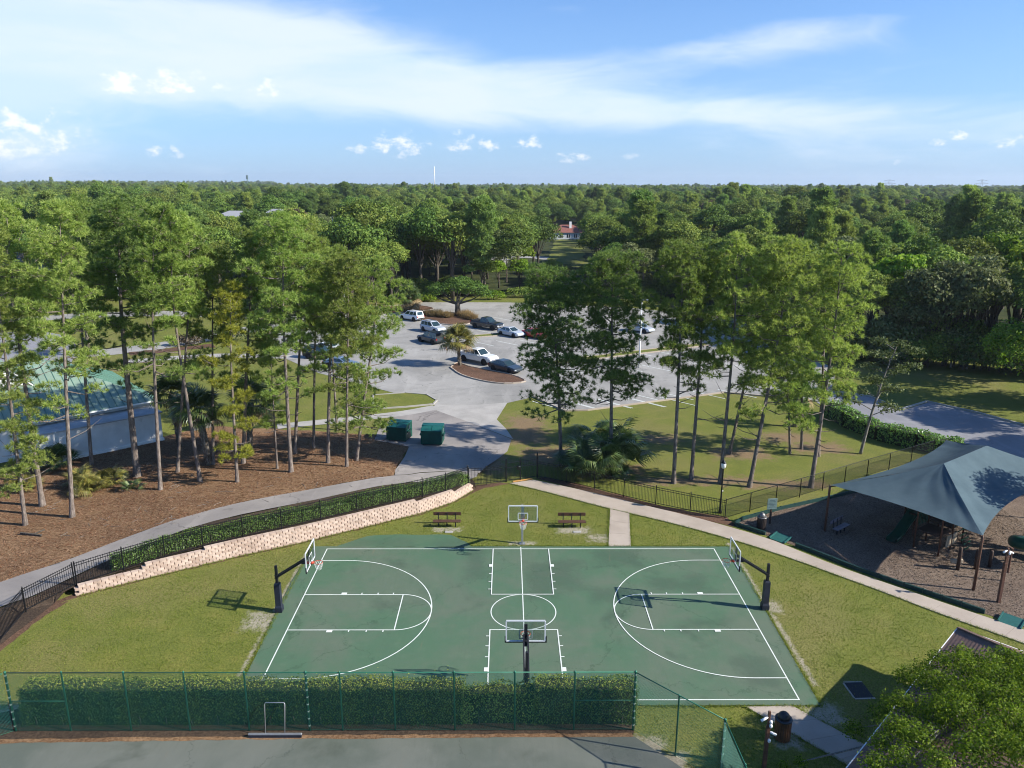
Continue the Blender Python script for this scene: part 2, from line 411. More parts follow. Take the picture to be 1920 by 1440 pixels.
def court_material(name, base, worn, stain, k=1.0):
    m, nt, out = new_mat(name); p = pos(nt)
    n1 = nt.noise(p, .22, 6, .62, .5); n2 = nt.noise(p, 1.6, 6, .7); n3 = nt.noise(p, 30, 3, .6); n4 = nt.noise(p, .30, 5, .6, .35)
    c = nt.mix(nt.rng(n1, .36, .66), base, worn)
    c = nt.mix(nt.math('MULTIPLY', nt.rng(n4, .55, .74), .5*k), c, stain)
    c = nt.mix(nt.math('MULTIPLY', nt.rng(n2, .5, .75), .22), c, tuple(x*1.35 for x in worn))
    st = nt.new('ShaderNodeMapping'); nt.l.new(p, st.inputs[0]); st.inputs['Scale'].default_value = (7, .45, 1)
    c = nt.mix(nt.math('MULTIPLY', nt.rng(nt.noise(st.outputs[0], 1., 5, .65), .5, .72), .16), c, tuple(x*.7 for x in base))
    c = nt.mix(nt.rng(n3, .3, .7, .0, .18), nt.mix(.2, c, (.02, .03, .02)), c)
    # old water marks and rubbed patches where play and run-off left them
    sep = nt.n.new('ShaderNodeSeparateXYZ'); nt.l.new(p, sep.inputs[0]); wet = None
    for cx, cy, hx, hy, soft in [(-2.9, 5.6, .15, 1.6, 1.4), (-3.8, 8.3, 1.6, .3, 1.3), (6.3, 6.4, .9, .6, 1.6), (2.6, 4.2, .6, 1.3, 1.5), (-9.5, 8.6, 2.0, .2, 1.0), (9.5, 3.0, 1.2, .3, 1.6), (5.2, 1.8, .7, .3, 1.4), (1.2, 3.5, .5, 1.8, 1.2), (11.5, -5.6, .4, .8, 1.4)]:
        dx = nt.math('SUBTRACT', nt.math('ABSOLUTE', nt.math('SUBTRACT', sep.outputs[0], cx)), hx); dy = nt.math('SUBTRACT', nt.math('ABSOLUTE', nt.math('SUBTRACT', sep.outputs[1], cy)), hy)
        q = nt.math('SUBTRACT', 1.0, nt.math('DIVIDE', nt.math('MAXIMUM', dx, dy), soft)); wet = q if wet is None else nt.math('MAXIMUM', wet, q)
    wv = nt.math('ADD', wet, nt.math('MULTIPLY', nt.math('SUBTRACT', nt.noise(p, .8, 6, .65), .5), 2.2))
    c = nt.mix(nt.math('MULTIPLY', nt.math('MULTIPLY', nt.rng(wv, .3, 1.1), nt.rng(wet, -.2, .4)), .42*k), c, stain)
    v = nt.new('ShaderNodeTexVoronoi', feature='DISTANCE_TO_EDGE'); nt.l.new(nt.vmath('ADD', p, nt.vmath('MULTIPLY', nt.noise(p, .5, 5, .7, out='Color'), (3., 3., 0))), v.inputs['Vector']); v.inputs['Scale'].default_value = .11
    c = nt.mix(nt.math('MULTIPLY', nt.rng(v.outputs[0], .001, .0045, 1, 0), .45), c, tuple(x*.45 for x in base))
    rust = nt.new('ShaderNodeMapping'); nt.l.new(p, rust.inputs[0]); rust.inputs['Scale'].default_value = (2.2, .22, 1)
    c = nt.mix(nt.math('MULTIPLY', nt.rng(nt.noise(rust.outputs[0], 1., 4, .6), .66, .78), .30), c, (.20, .14, .085))
    principled(nt, out, c, nt.rng(n2, .3, .7, .62, .82), 0, nt.bump(n3, .18, .01), .3)
court_material('court_green', (0.080, 0.155, 0.090), (0.119, 0.157, 0.108), (0.044, 0.068, 0.048))
court_material('court_green_faded', (0.071, 0.147, 0.083), (0.099, 0.161, 0.094), (0.057, 0.085, 0.060), .8)
court_material('tennis_clay', (0.112, 0.128, 0.106), (0.157, 0.166, 0.142), (0.057, 0.068, 0.051), 1.2)
simple('line_white', (0.624, 0.656, 0.608), .7, var=.07, scale=3, dirt=((0.336, 0.400, 0.336), 5, .62))
def asphalt(name, lo, hi, crack=.6, pale=None):
    m, nt, out = new_mat(name); p = pos(nt)
    n1 = nt.noise(p, .12, 5, .65, .6); n2 = nt.noise(p, 1.1, 6, .7); n3 = nt.noise(p, 45, 2, .6)
    c = nt.mix(nt.rng(n1, .3, .7), lo, hi)
    c = nt.mix(nt.math('MULTIPLY', nt.rng(n2, .55, .75), .35), c, tuple(x*.55 for x in lo))
    v = nt.new('ShaderNodeTexVoronoi', feature='DISTANCE_TO_EDGE'); wp = nt.vmath('ADD', p, nt.vmath('MULTIPLY', nt.noise(p, .6, 4, .6, out='Color'), (2.2, 2.2, 0)))
    nt.l.new(wp, v.inputs['Vector']); v.inputs['Scale'].default_value = .17
    cr = nt.math('MULTIPLY', nt.math('MULTIPLY', nt.rng(v.outputs[0], .003, .012, 1, 0), crack), nt.rng(nt.noise(p, .35, 3, .6), .45, .6))
    c = nt.mix(nt.math('MULTIPLY', nt.rng(nt.noise(p, .9, 3, .5), .66, .74), .35), c, tuple(x*.45 for x in lo))
    st = nt.new('ShaderNodeMapping'); nt.l.new(p, st.inputs[0]); st.inputs['Scale'].default_value = (.8, .12, 1); st.inputs['Rotation'].default_value = (0, 0, .76)
    c = nt.mix(nt.math('MULTIPLY', nt.rng(nt.noise(st.outputs[0], 1., 4, .6), .52, .68), .28), c, tuple(x*1.25 for x in hi))
    c = nt.mix(cr, c, tuple(x*.35 for x in lo))
    c = nt.mix(nt.rng(n3, .25, .75, .0, .25), nt.mix(.25, c, tuple(x*.5 for x in lo)), c)
    principled(nt, out, c, .9, 0, nt.bump(n3, .2, .01), .25)
asphalt('asphalt_pale', (0.254, 0.245, 0.226), (0.386, 0.370, 0.342))
asphalt('asphalt_grey', (0.228, 0.208, 0.195), (0.347, 0.314, 0.288))
asphalt('asphalt_blue', (0.210, 0.209, 0.223), (0.288, 0.285, 0.297), .3)
def concrete(name, a, b, joint=0.):
    m, nt, out = new_mat(name); p = pos(nt)
    n1 = nt.noise(p, .5, 6, .65); n2 = nt.noise(p, 4., 6, .7); n3 = nt.noise(p, 60, 2)
    c = nt.mix(nt.rng(n1, .3, .7), a, b)
    c = nt.mix(nt.math('MULTIPLY', nt.rng(n2, .56, .76), .3), c, tuple(x*.6 for x in a))
    principled(nt, out, c, .88, 0, nt.bump(n3, .15, .01), .25)
concrete('concrete', (0.331, 0.277, 0.227), (0.403, 0.342, 0.284))
concrete('concrete_grey', (0.302, 0.288, 0.266), (0.382, 0.360, 0.331))
def litter(name, cols, sc=1.0, streak=True):
    m, nt, out = new_mat(name); p = pos(nt)
    big = nt.noise(p, .25*sc, 5, .6); fine = nt.noise(p, 7*sc, 7, .82)
    st = nt.new('ShaderNodeMapping'); nt.l.new(nt.vmath('ADD', p, nt.vmath('MULTIPLY', nt.noise(p, 3*sc, 3, .6, out='Color'), (1.5, 1.5, 0))), st.inputs[0]); st.inputs['Scale'].default_value = (26*sc, 6*sc, 1); st.inputs['Rotation'].default_value = (0, 0, .6)
    s1 = nt.noise(st.outputs[0], 1., 4, .7)
    c = nt.mix(nt.rng(big, .35, .65), cols[0], cols[1])
    c = nt.mix(nt.rng(fine, .34, .66), nt.mix(.7, c, tuple(x*.30 for x in cols[0])), nt.mix(.18, c, cols[2]))
    c = nt.mix(nt.math('MULTIPLY', nt.rng(s1, .60, .72), .8), c, cols[2])
    principled(nt, out, c, .95, 0, nt.bump(nt.math('ADD', fine, s1), .6, .05), .12)
litter('pine_straw', ((0.169, 0.087, 0.043), (0.281, 0.162, 0.083), (0.475, 0.362, 0.240)))
litter('bark_mulch', ((0.099, 0.054, 0.035), (0.165, 0.090, 0.058), (0.297, 0.204, 0.143)))
litter('play_mulch', ((0.155, 0.108, 0.080), (0.234, 0.173, 0.131), (0.430, 0.346, 0.271)), 1.6)
litter('dark_mulch', ((.055, .040, .030), (.085, .06, .042), (.17, .12, .085)))
def leaf(name, cols, trans=.3, rough=.6, spec=.14, vk=1.0):
    """leaf: every blade takes its own tone from a small range, each plant a tone of its own"""
    m, nt, out = new_mat(name)
    g = nt.n.new('ShaderNodeNewGeometry'); oi = nt.n.new('ShaderNodeObjectInfo')
    c = nt.ramp(g.outputs['Random Per Island'], [(i/(len(cols)-1), cc) for i, cc in enumerate(cols)])
    hs = nt.n.new('ShaderNodeHueSaturation'); nt.l.new(c, hs.inputs['Color'])
    nt.put(hs, 'Hue', nt.rng(oi.outputs['Random'], 0, 1, .484, .508, False)); nt.put(hs, 'Value', nt.rng(nt.math('FRACT', nt.math('MULTIPLY', oi.outputs['Random'], 7.31)), 0, 1, .72*vk, 1.32*vk, False))
    b = nt.n.new('ShaderNodeBsdfPrincipled'); nt.l.new(hs.outputs[0], b.inputs['Base Color']); nt.put(b, 'Roughness', rough); nt.put(b, 'Specular IOR Level', spec)
    t = nt.n.new('ShaderNodeBsdfTranslucent'); nt.l.new(nt.mix(1.0, hs.outputs[0], (1.15, 1.2, .8), 'MULTIPLY'), t.inputs[0])
    ms = nt.n.new('ShaderNodeMixShader'); ms.inputs[0].default_value = trans
    nt.l.new(b.outputs[0], ms.inputs[1]); nt.l.new(t.outputs[0], ms.inputs[2]); nt.l.new(ms.outputs[0], out.inputs[0])
leaf('needles', [(0.142, 0.211, 0.045), (0.212, 0.291, 0.066), (0.292, 0.372, 0.093), (0.372, 0.412, 0.138)], .46)
leaf('needles_dark', [(0.091, 0.159, 0.046), (0.152, 0.232, 0.062), (0.230, 0.310, 0.087)], .42)
leaf('needles_yellow', [(0.195, 0.242, 0.033), (0.278, 0.315, 0.045), (0.376, 0.366, 0.075)], .4)
leaf('oak_leaf', [(0.052, 0.102, 0.022), (0.093, 0.159, 0.030), (0.153, 0.224, 0.041)], .25)
leaf('mixed_leaf', [(0.097, 0.154, 0.030), (0.160, 0.225, 0.043), (0.245, 0.289, 0.059)], .28)
leaf('bright_leaf', [(0.086, 0.165, 0.018), (0.151, 0.243, 0.023), (0.243, 0.329, 0.032)], .38)
leaf('olive_leaf', [(0.086, 0.117, 0.043), (0.134, 0.163, 0.062), (0.198, 0.226, 0.101)], .28)
leaf('brown_leaf', [(0.082, 0.063, 0.042), (0.120, 0.091, 0.062), (0.154, 0.130, 0.074)], .28)
leaf('hedge_sun_toned_new_leaf', [(.12, .19, .03), (.20, .26, .04), (.31, .33, .07)], .3)  # yellow-green new leaves, with extra sunlight on the hedge top put into the colour
leaf('straw', [(.16, .075, .035), (.26, .15, .075), (.40, .28, .17)], .1, .9, .1)
leaf('chip', [(.085, .062, .046), (.18, .135, .105), (.34, .275, .225)], .0, .9, .1)
leaf('grass_blade', [(.085, .14, .016), (.15, .195, .03), (.24, .25, .06)], .35)
leaf('lime_leaf', [(.045, .100, .010), (.10, .19, .014), (.19, .31, .022), (.30, .41, .04)], .4)
leaf('hedge_leaf', [(.046, .100, .024), (.074, .138, .030), (.115, .185, .038)], .26)
leaf('wall_hedge_leaf', [(0.049, 0.130, 0.021), (0.097, 0.204, 0.030), (0.176, 0.309, 0.047)], .3, .4, .6)
leaf('palm_leaf', [(0.046, 0.085, 0.026), (0.078, 0.130, 0.036), (0.143, 0.182, 0.052)], .25, .4, .6)
leaf('palm_leaf_gold', [(0.117, 0.130, 0.031), (0.195, 0.189, 0.044), (0.273, 0.234, 0.065)], .28, .4, .5)
leaf('dead_frond', [(.16, .115, .06), (.24, .18, .095), (.33, .26, .15)], .2)
leaf('dry_grass', [(.20, .14, .06), (.30, .21, .10), (.40, .30, .15)], .3)
def bark(name, a, b):
    m, nt, out = new_mat(name); p = pos(nt)
    st = nt.new('ShaderNodeMapping'); nt.l.new(p, st.inputs[0]); st.inputs['Scale'].default_value = (9, 9, 2.2)
    n1 = nt.noise(st.outputs[0], 1., 6, .7)
    c = nt.ramp(n1, [(.32, tuple(x*.45 for x in a)), (.5, a), (.7, b)])
    principled(nt, out, c, .95, 0, nt.bump(n1, .8, .05), .1)
bark('pine_bark', (.165, .135, .115), (.30, .255, .225)); bark('oak_bark', (.085, .072, .058), (.17, .15, .13)); bark('pale_bark', (.20, .18, .155), (.36, .33, .29)); bark('palm_bark', (.16, .135, .105), (.40, .36, .30))
simple('iron_black', (.012, .013, .015), .45, .3, .2)
simple('pole_black', (.011, .012, .016), .5, .1, .25); simple('pad_navy', (.014, .018, .032), .55, 0, .25, 3)
simple('steel_grey', (.42, .42, .43), .4, .7, .1); simple('frame_white', (0.595, 0.612, 0.620), .45, 0, .06)
simple('rim_red', (.50, .050, .022), .45, 0, .15); simple('net_white', (.72, .72, .70), .8)
simple('fence_green', (.022, .135, .085), .45, .1, .2, 2.); simple('mesh_green', (.030, .150, .115), .5, .1, .15, 2.); simple('band_pale', (.34, .43, .38), .4, .5)
simple('mesh_black', (.016, .018, .017), .5, .1)
simple('bench_brown', (.075, .035, .020), .6, 0, .25, 4, .2, 30); simple('bench_purple', (.16, .14, .17), .6, 0, .2)
simple('wood_slat', (.135, .060, .028), .6, 0, .35, 3, .3, 25); simple('lid_black', (.020, .024, .028), .32, 0, .2); simple('bin_dark', (.028, .020, .018), .6); simple('lid_grey', (.16, .155, .15), .35, .4)
def block_material():
    m, nt, out = new_mat('block_pink'); p = pos(nt); oi = nt.n.new('ShaderNodeObjectInfo')
    n1 = nt.noise(p, 2.2, 6, .65); n2 = nt.noise(p, 26, 4, .7)
    c = nt.ramp(oi.outputs['Random'], [(0, (.40, .295, .235)), (.5, (.49, .375, .305)), (1, (.55, .435, .36))])
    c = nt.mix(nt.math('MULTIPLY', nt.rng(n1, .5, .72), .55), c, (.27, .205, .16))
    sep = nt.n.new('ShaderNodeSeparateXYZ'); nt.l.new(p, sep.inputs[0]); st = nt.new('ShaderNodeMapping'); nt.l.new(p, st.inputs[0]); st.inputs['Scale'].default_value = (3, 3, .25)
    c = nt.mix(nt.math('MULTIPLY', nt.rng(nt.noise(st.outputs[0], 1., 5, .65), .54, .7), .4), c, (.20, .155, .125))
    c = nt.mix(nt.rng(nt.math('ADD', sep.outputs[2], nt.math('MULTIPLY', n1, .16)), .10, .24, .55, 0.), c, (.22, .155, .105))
    principled(nt, out, c, .93, 0, nt.bump(n2, .6, .03), .12)
block_material()
simple('dumpster_green', (.004, .060, .042), .5, .1, .25, 2., .2, 12, dirt=((.03, .035, .025), 2.2, .62)); simple('dumpster_lid', (.010, .095, .085), .5, 0, .15)
simple('rubber_green', (.006, .036, .032), .6, 0, .25); simple('ramp_teal', (.018, .10, .088), .6, 0, .15); simple('slide_green', (.006, .060, .038), .3, 0, .2)
simple('post_brown', (.115, .055, .036), .6, 0, .25); simple('deck_brown', (.05, .028, .02), .7); simple('panel_tan', (.30, .24, .17), .6)
simple('camera_white', (.80, .80, .80), .35, 0, .03); simple('sign_green', (.13, .19, .18), .5, 0, .12, 8); simple('sign_ink', (.03, .06, .07), .6)
simple('drain_black', (.008, .008, .010), .5)
simple('lamp_globe', (.72, .72, .68), .25, 0, .03)
simple('stucco_white', (.66, .66, .66), .85, 0, .08, 1.2, .3, 25, dirt=((.40, .39, .37), .8, .6)); simple('trim_white', (.78, .78, .77), .6, 0, .04)
def metal_roof(name, col):
    m, nt, out = new_mat(name); p = pos(nt); n1 = nt.noise(p, .8, 5, .6)
    c = nt.mix(nt.rng(n1, .3, .7), col, tuple(x*1.25 for x in col)); principled(nt, out, c, .42, .15, None, .5)
metal_roof('roof_green', (.190, .265, .205)); metal_roof('roof_pale', (.28, .42, .30)); metal_roof('seam_green', (.07, .16, .13))
simple('flat_roof', (.36, .36, .36), .9, 0, .25, .7, .3, 10, dirt=((.10, .10, .10), .55, .55))
simple('shingle_red', (.155, .095, .075), .9, 0, .22, 3., .4, 30); simple('shingle_grey', (.33, .33, .34), .9, 0, .1, 3.); simple('roof_red', (.20, .075, .058), .85, 0, .15)
simple('house_wall', (.55, .58, .60), .9); simple('window_dark', (.02, .025, .03), .15, 0, .1); simple('fence_grey', (.13, .12, .115), .85, 0, .2)
def canopy_material():
    m, nt, out = new_mat('canopy_cloth'); p = pos(nt)
    n1 = nt.noise(p, .6, 6, .65); n2 = nt.noise(p, 3.5, 5, .65)
    c = nt.mix(nt.rng(n1, .3, .7), (.062, .098, .118), (.084, .128, .150)); c = nt.mix(nt.math('MULTIPLY', nt.rng(n2, .54, .74), .30), c, (.11, .15, .165))
    b = nt.n.new('ShaderNodeBsdfPrincipled'); nt.l.new(c, b.inputs['Base Color']); b.inputs['Roughness'].default_value = .85; b.inputs['Specular IOR Level'].default_value = .2
    t = nt.n.new('ShaderNodeBsdfTranslucent'); nt.l.new(c, t.inputs[0]); ms = nt.n.new('ShaderNodeMixShader'); ms.inputs[0].default_value = .12
    nt.l.new(nt.bump(nt.noise(p, 120, 2), .1, .01), b.inputs['Normal'])
    nt.l.new(b.outputs[0], ms.inputs[1]); nt.l.new(t.outputs[0], ms.inputs[2]); nt.l.new(ms.outputs[0], out.inputs[0])
canopy_material()
def clear_board():
    m, nt, out = new_mat('clear_board')
    t = nt.n.new('ShaderNodeBsdfTransparent'); t.inputs[0].default_value = (.86, .90, .90, 1); g = nt.n.new('ShaderNodeBsdfGlossy'); g.inputs['Roughness'].default_value = .08; g.inputs[0].default_value = (.8, .85, .9, 1)
    ms = nt.n.new('ShaderNodeMixShader'); ms.inputs[0].default_value = .10
    nt.l.new(t.outputs[0], ms.inputs[1]); nt.l.new(g.outputs[0], ms.inputs[2]); nt.l.new(ms.outputs[0], out.inputs[0])
clear_board()
def paint(name, col, rough=.28):
    m, nt, out = new_mat(name); b = principled(nt, out, col, rough, 0, None, .5); b.inputs['Coat Weight'].default_value = .6; b.inputs['Coat Roughness'].default_value = .08
for n_, c_ in [('paint_white', (.74, .75, .76)), ('paint_silver', (.42, .45, .49)), ('paint_black', (.018, .022, .026)), ('paint_dark', (.030, .040, .046)), ('paint_red', (.45, .03, .02)), ('paint_blue', (.12, .17, .26))]: paint(n_, c_)
simple('car_glass', (.018, .035, .038), .06, 0, .05, 1, spec=.8); simple('tyre', (.012, .012, .012), .8); simple('rim_metal', (.35, .36, .37), .35, .7); simple('chrome', (.5, .5, .52), .25, .8); simple('tail_red', (.35, .01, .01), .3); simple('head_light', (.65, .66, .66), .15)
simple('skin', (.42, .24, .16), .6); simple('shirt_white', (.70, .70, .70), .8); simple('shorts_grey', (.25, .26, .28), .8); simple('hair_dark', (.03, .02, .015), .7)

# ================================================================== ground, paths and courts
FTM = .3048
sheet('ground', [(-5200, -160), (5200, -160), (5200, 6000), (-5200, 6000)], 0.0, 'lawn')
sheet('woodland_floor', rough([(-4000, 118), (-118, 118), (-26, 122), (0, 126), (22, 122), (42, 112), (46, 84), (50, 69), (60, 64.5), (70, 58), (70, 34), (4000, 34), (4000, 5500), (-4000, 5500)], 6, .8, 4), .010, 'woodland_floor')
# pine straw bed, asphalt path, planting bed behind the wall
bank_edge = [(w[0]-.22*(1 if i < 8 else 1), w[1]+.36) for i, w in enumerate(WALL)]
pathL_far = [(-44, -9.5), (-36, -2.0), (-31.2, 3.0), (-28.4, 5.4), (-24.5, 9.4), (-20.3, 12.9), (-14.4, 15.9), (-9.9, 18.5)]
pathL_near = [(-41, -12), (-34, -4.6), (-29.5, .2), (-28.2, 1.3), (-25.8, 4.8), (-21.0, 9.8), (-14.6, 13.4), (-9.6, 16.5), (-3.9, 18.9)]
sheet('pine_straw_bed', rough(pathL_far+[(-10.2, 20.7), (-10.0, 24), (-9.9, 27.5), (-13, 31), (-20, 32.5), (-27, 33.5), (-31, 34.2), (-34, 30), (-39.6, 24), (-46, 16), (-60, 12), (-60, -9.5)], .9, .16, 7), .02, 'pine_straw', True)
sheet('planting_bed', rough([(-28.2, 1.2), (-25.8, 4.8), (-21.0, 9.8), (-14.6, 13.4), (-9.6, 16.5), (-3.7, 19.0), (-3.4, 17.9)]+bank_edge[::-1]+[(-26.3, 1.9)], .7, .03, 8), .016, 'dark_mulch', True)
sheet('path', curve_pts([(p[0], p[1], 0) for p in pathL_far], 4)+[(-8.0, 20.1), (-5.5, 20.8), (-3.3, 20.6), (-3.4, 19.6)]+curve_pts([(p[0], p[1], 0) for p in pathL_near[::-1]], 4), .035, 'asphalt_grey', True)
sheet('bank', rough([(-34, -4.8), (-29.5, .05), (-28.3, 1.1), (-26.3, 2.0), (-26.9, .9), (-27.3, -2.2), (-27.6, -6), (-36, -12)], .8, .03, 9), .014, 'dark_mulch', True)
# service drive and car park
sheet('service_drive', [(-9.9, 18.6), (-10.15, 20.7), (-9.9, 24.5), (-9.9, 27.6), (-13.4, 29.5), (-13.6, 33.6), (-12.2, 38.4), (-9, 40), (-5.0, 35.5), (-.5, 30.0), (-.9, 26.6), (-2.6, 22.6), (-3.2, 20.6), (-5.5, 20.9), (-8, 20.3)], .030, 'asphalt_grey', True)
sheet('apron', [(-9, 40), (-8.8, 41.6), (-4, 41.6), (-.9, 42.4), (-2.0, 36.2), (-1.0, 33), (-.35, 30.0), (-5.0, 35.5)], .033, 'concrete_grey')
sheet('parking_lot', [(-33, 66), (-25, 56), (-13.5, 46), (-8.8, 41.4), (-4, 41.5), (-.9, 42.3), (2.0, 44.7), (5.2, 39.2), (7.6, 39.4), (24.2, 46.6), (30, 44.5), (33.9, 43), (37, 47.1), (42, 58), (41, 96), (22, 110), (-1, 116), (-18, 116), (-30, 108), (-40, 84)], .022, 'asphalt_pale')
sheet('road', [(33.5, 44), (37, 47.1), (40.3, 44.8), (41.3, 39.5), (45.8, 42.6), (48.7, 38.5), (50.8, 34.2), (62, 27), (66, 10), (48, 16), (41, 24.5), (36.4, 29.4), (34.2, 34), (33.4, 38.5)], .026, 'asphalt_blue')
for pts, w, mt, z in [([at(-120, 618), at(0, 606), at(130, 593), at(300, 588), at(480, 592), at(600, 604)], 6.0, 'asphalt_pale', .018), ([at(100, 668), at(250, 655), at(400, 632), at(500, 612), at(600, 602)], 5, 'asphalt_pale', .020),
                      ([at(-60, 640), at(30, 632), at(75, 648), at(60, 690)], 9, 'asphalt_blue', .024), ([at(240, 678), at(400, 667), at(560, 669), at(640, 662)], 2.4, 'concrete_grey', .028)]:
    sheet('road', strip(pts, w), z, mt)
sheet('footpath', strip([at(520, 800), at(640, 788), at(750, 776), at(818, 764)], 1.7), .031, 'concrete_grey', True)
sheet('flower_bed', rough(strip([at(245, 664), at(330, 655), at(400, 648)], 2.6), 1, .3, 3), .034, 'bark_mulch')
sheet('footpath', strip([at(900, 486), at(1000, 482), at(1110, 498)], 7), .016, 'asphalt_pale'); sheet('footpath', strip([at(880, 452), at(945, 470), at(935, 500)], 4), .017, 'asphalt_pale')
sheet('lawn_clearing', rough([at(1020, 505), at(1100, 500), at(1092, 462), at(1085, 446), at(1045, 446)], 5, .8, 5), .020, 'lawn')
# sidewalk with slab joints, each slab a piece
walk_near = [(-.75, 19.0), (1.6, 17.6), (6.5, 14.2), (8.1, 13.25), (11.5, 11.1), (15.2, 8.3), (17.8, 5.9), (19.3, 4.3), (21.4, 2.1), (23.6, -.4), (26.3, -3.1), (32, -9)]
walk_far = [(1.25, 19.75), (5.3, 17.4), (8.9, 15.0), (12.6, 12.6), (14.9, 10.8), (17.0, 9.0), (18.8, 6.7), (20.5, 4.7), (22.6, 2.6), (24.9, .3), (27.4, -2.1), (33, -8)]
def resample(pts, n):
    P = curve_pts([(p[0], p[1], 0) for p in pts], 10); d = [0]
    for a, b in zip(P, P[1:]): d.append(d[-1]+(b-a).length)
    out = []; j = 0
    for k in range(n+1):
        t = d[-1]*k/n
        while j < len(d)-2 and d[j+1] < t: j += 1
        out.append(P[j].lerp(P[j+1], (t-d[j])/(d[j+1]-d[j])))
    return out
def slab_walk(name, A, B, n, z, mat):
    """concrete footpath poured in slabs with open joints"""
    root = sheet(name, [(p.x, p.y) for p in A]+[(p.x, p.y) for p in B[::-1]], z-.03, 'dark_mulch')
    for k in range(n):
        a, b, c, d = A[k], A[k+1], B[k+1], B[k]; g = .006/max(.3, (b-a).length); g2 = .006/max(.3, (c-d).length)
        a, b, c, d = a.lerp(b, g), b.lerp(a, g), c.lerp(d, g2), d.lerp(c, g2)
        MB().prism([(a.x, a.y), (b.x, b.y), (c.x, c.y), (d.x, d.y)], z-.08, z).build('slab', mat, root)
    return root
slab_walk('sidewalk', resample(walk_near, 24), resample(walk_far, 24), 24, .045, 'concrete')
slab_walk('sidewalk', resample([(6.75, 14.0), (5.85, 8.0)], 3), resample([(8.05, 13.2), (7.35, 8.0)], 3), 3, .043, 'concrete')
slab_walk('sidewalk', resample([(10.15, -8.12), (14.0, -12.6)], 4), resample([(12.3, -8.05), (15.6, -11.8)], 4), 4, .043, 'concrete')
sheet('edge_mulch', rough([(1.5, 20.1), (5.3, 17.5), (8.9, 15.1), (12.6, 12.7), (15.0, 10.95), (15.3, 11.3), (15.0, 12.6), (12.6, 13.6), (10.3, 14.9), (8.2, 16.4), (5.4, 18.5), (2.2, 20.5)], .6, .06, 3), .012, 'bark_mulch')
sheet('edge_mulch', rough([(-26.0, 1.6), (-23.6, 3.2), (-21, 4.8), (-18.2, 6.5), (-14.9, 8.3), (-10.4, 11.1), (-7.2, 13.0), (-5, 15.0), (-3.5, 17.3), (-2.6, 18.2), (-.6, 18.9), (-1.6, 19.3), (-3.8, 18.4), (-3.9, 17.5), (-5.3, 15.5), (-7.5, 13.6), (-10.6, 11.6), (-15, 8.8), (-18.3, 7.0), (-21.1, 5.3), (-23.7, 3.7), (-26.1, 2.1), (-27.9, .3), (-27.6, -.2)], .5, .09, 4), .008, 'bark_mulch')
sheet('edge_mulch', rough([(-27.8, .2), (-27.5, -2.8), (-27.4, -6), (-27.0, -6), (-27.0, -2.8), (-26.7, -.2), (-26.2, 1.2)], .5, .08, 6), .009, 'bark_mulch')
# playground surface
PLAY = [(15.25, 11.25), (16.9, 9.7), (19.1, 7.2), (20.9, 4.95), (23.0, 2.75), (25.2, .6), (27.7, -1.9), (33.3, -7.7), (46, 6), (37, 24.2), (31.4, 21.6), (26.9, 17.4), (23.2, 15.6), (19.4, 13.9), (16, 12.1)]
sheet('playground_surface', PLAY, .020, 'play_mulch')
# basketball court
court = sheet('basketball_court', [(-13.75, 8.0), (13.9, 7.95), (13.95, 3.6), (13.75, .3), (13.7, -3.6), (13.65, -8.0), (-13.7, -8.0), (-13.75, -4.3), (-13.9, -.1), (-14.0, 3.4)], .028, 'court_green', thick=.06)
sheet('court_apron', rough([(-12.3, 7.99), (-11.6, 8.6), (-10.5, 9.55), (-9.4, 9.75), (-4.75, 9.75), (-4.2, 9.2), (-3.6, 8.5), (-3.3, 7.99)], .5, .05, 2), .024, 'court_green_faded', parent=court)
zl = [.032]
def line(name, pts, w=.062, closed=False):
    """painted line following points"""
    P = [Vector((p[0], p[1], 0)) for p in pts]; n = len(P); L = []; Rr = []
    for i in range(n):
        a = P[i-1] if (i > 0 or closed) else P[i]; b = P[(i+1) % n] if (i < n-1 or closed) else P[i]
        d1 = (P[i]-a).normalized() if (P[i]-a).length > 1e-6 else (b-P[i]).normalized(); d2 = (b-P[i]).normalized() if (b-P[i]).length > 1e-6 else d1
        t = (d1+d2).normalized(); nn = Vector((-t.y, t.x, 0)); k = w/2/max(.3, nn.dot(Vector((-d1.y, d1.x, 0))))
        L.append(P[i]+nn*k); Rr.append(P[i]-nn*k)
    zl[0] += .0006; z = zl[0]
    V = [(p.x, p.y, z) for p in L]+[(p.x, p.y, z) for p in Rr]; F = []
    for i in range(n if closed else n-1): j = (i+1) % n; F.append((i+n, j+n, j, i))
    return MB().add(V, F).build(name, 'line_white', court)
LX, WY = 42*FTM, 25*FTM
line('boundary_line', [(-LX, WY), (-LX, -WY), (LX, -WY), (LX, WY)], closed=True)
line('center_line', [(0, WY+.25), (.03, -WY)], .055)
def arc(cx, cy, r, a0, a1, n=40): return [(cx+r*math.cos(R(a0+(a1-a0)*k/n)), cy+r*math.sin(R(a0+(a1-a0)*k/n))) for k in range(n+1)]
line('center_circle', arc(0.02, 0, 1.83, 0, 360, 64)[:-1], .058, True)
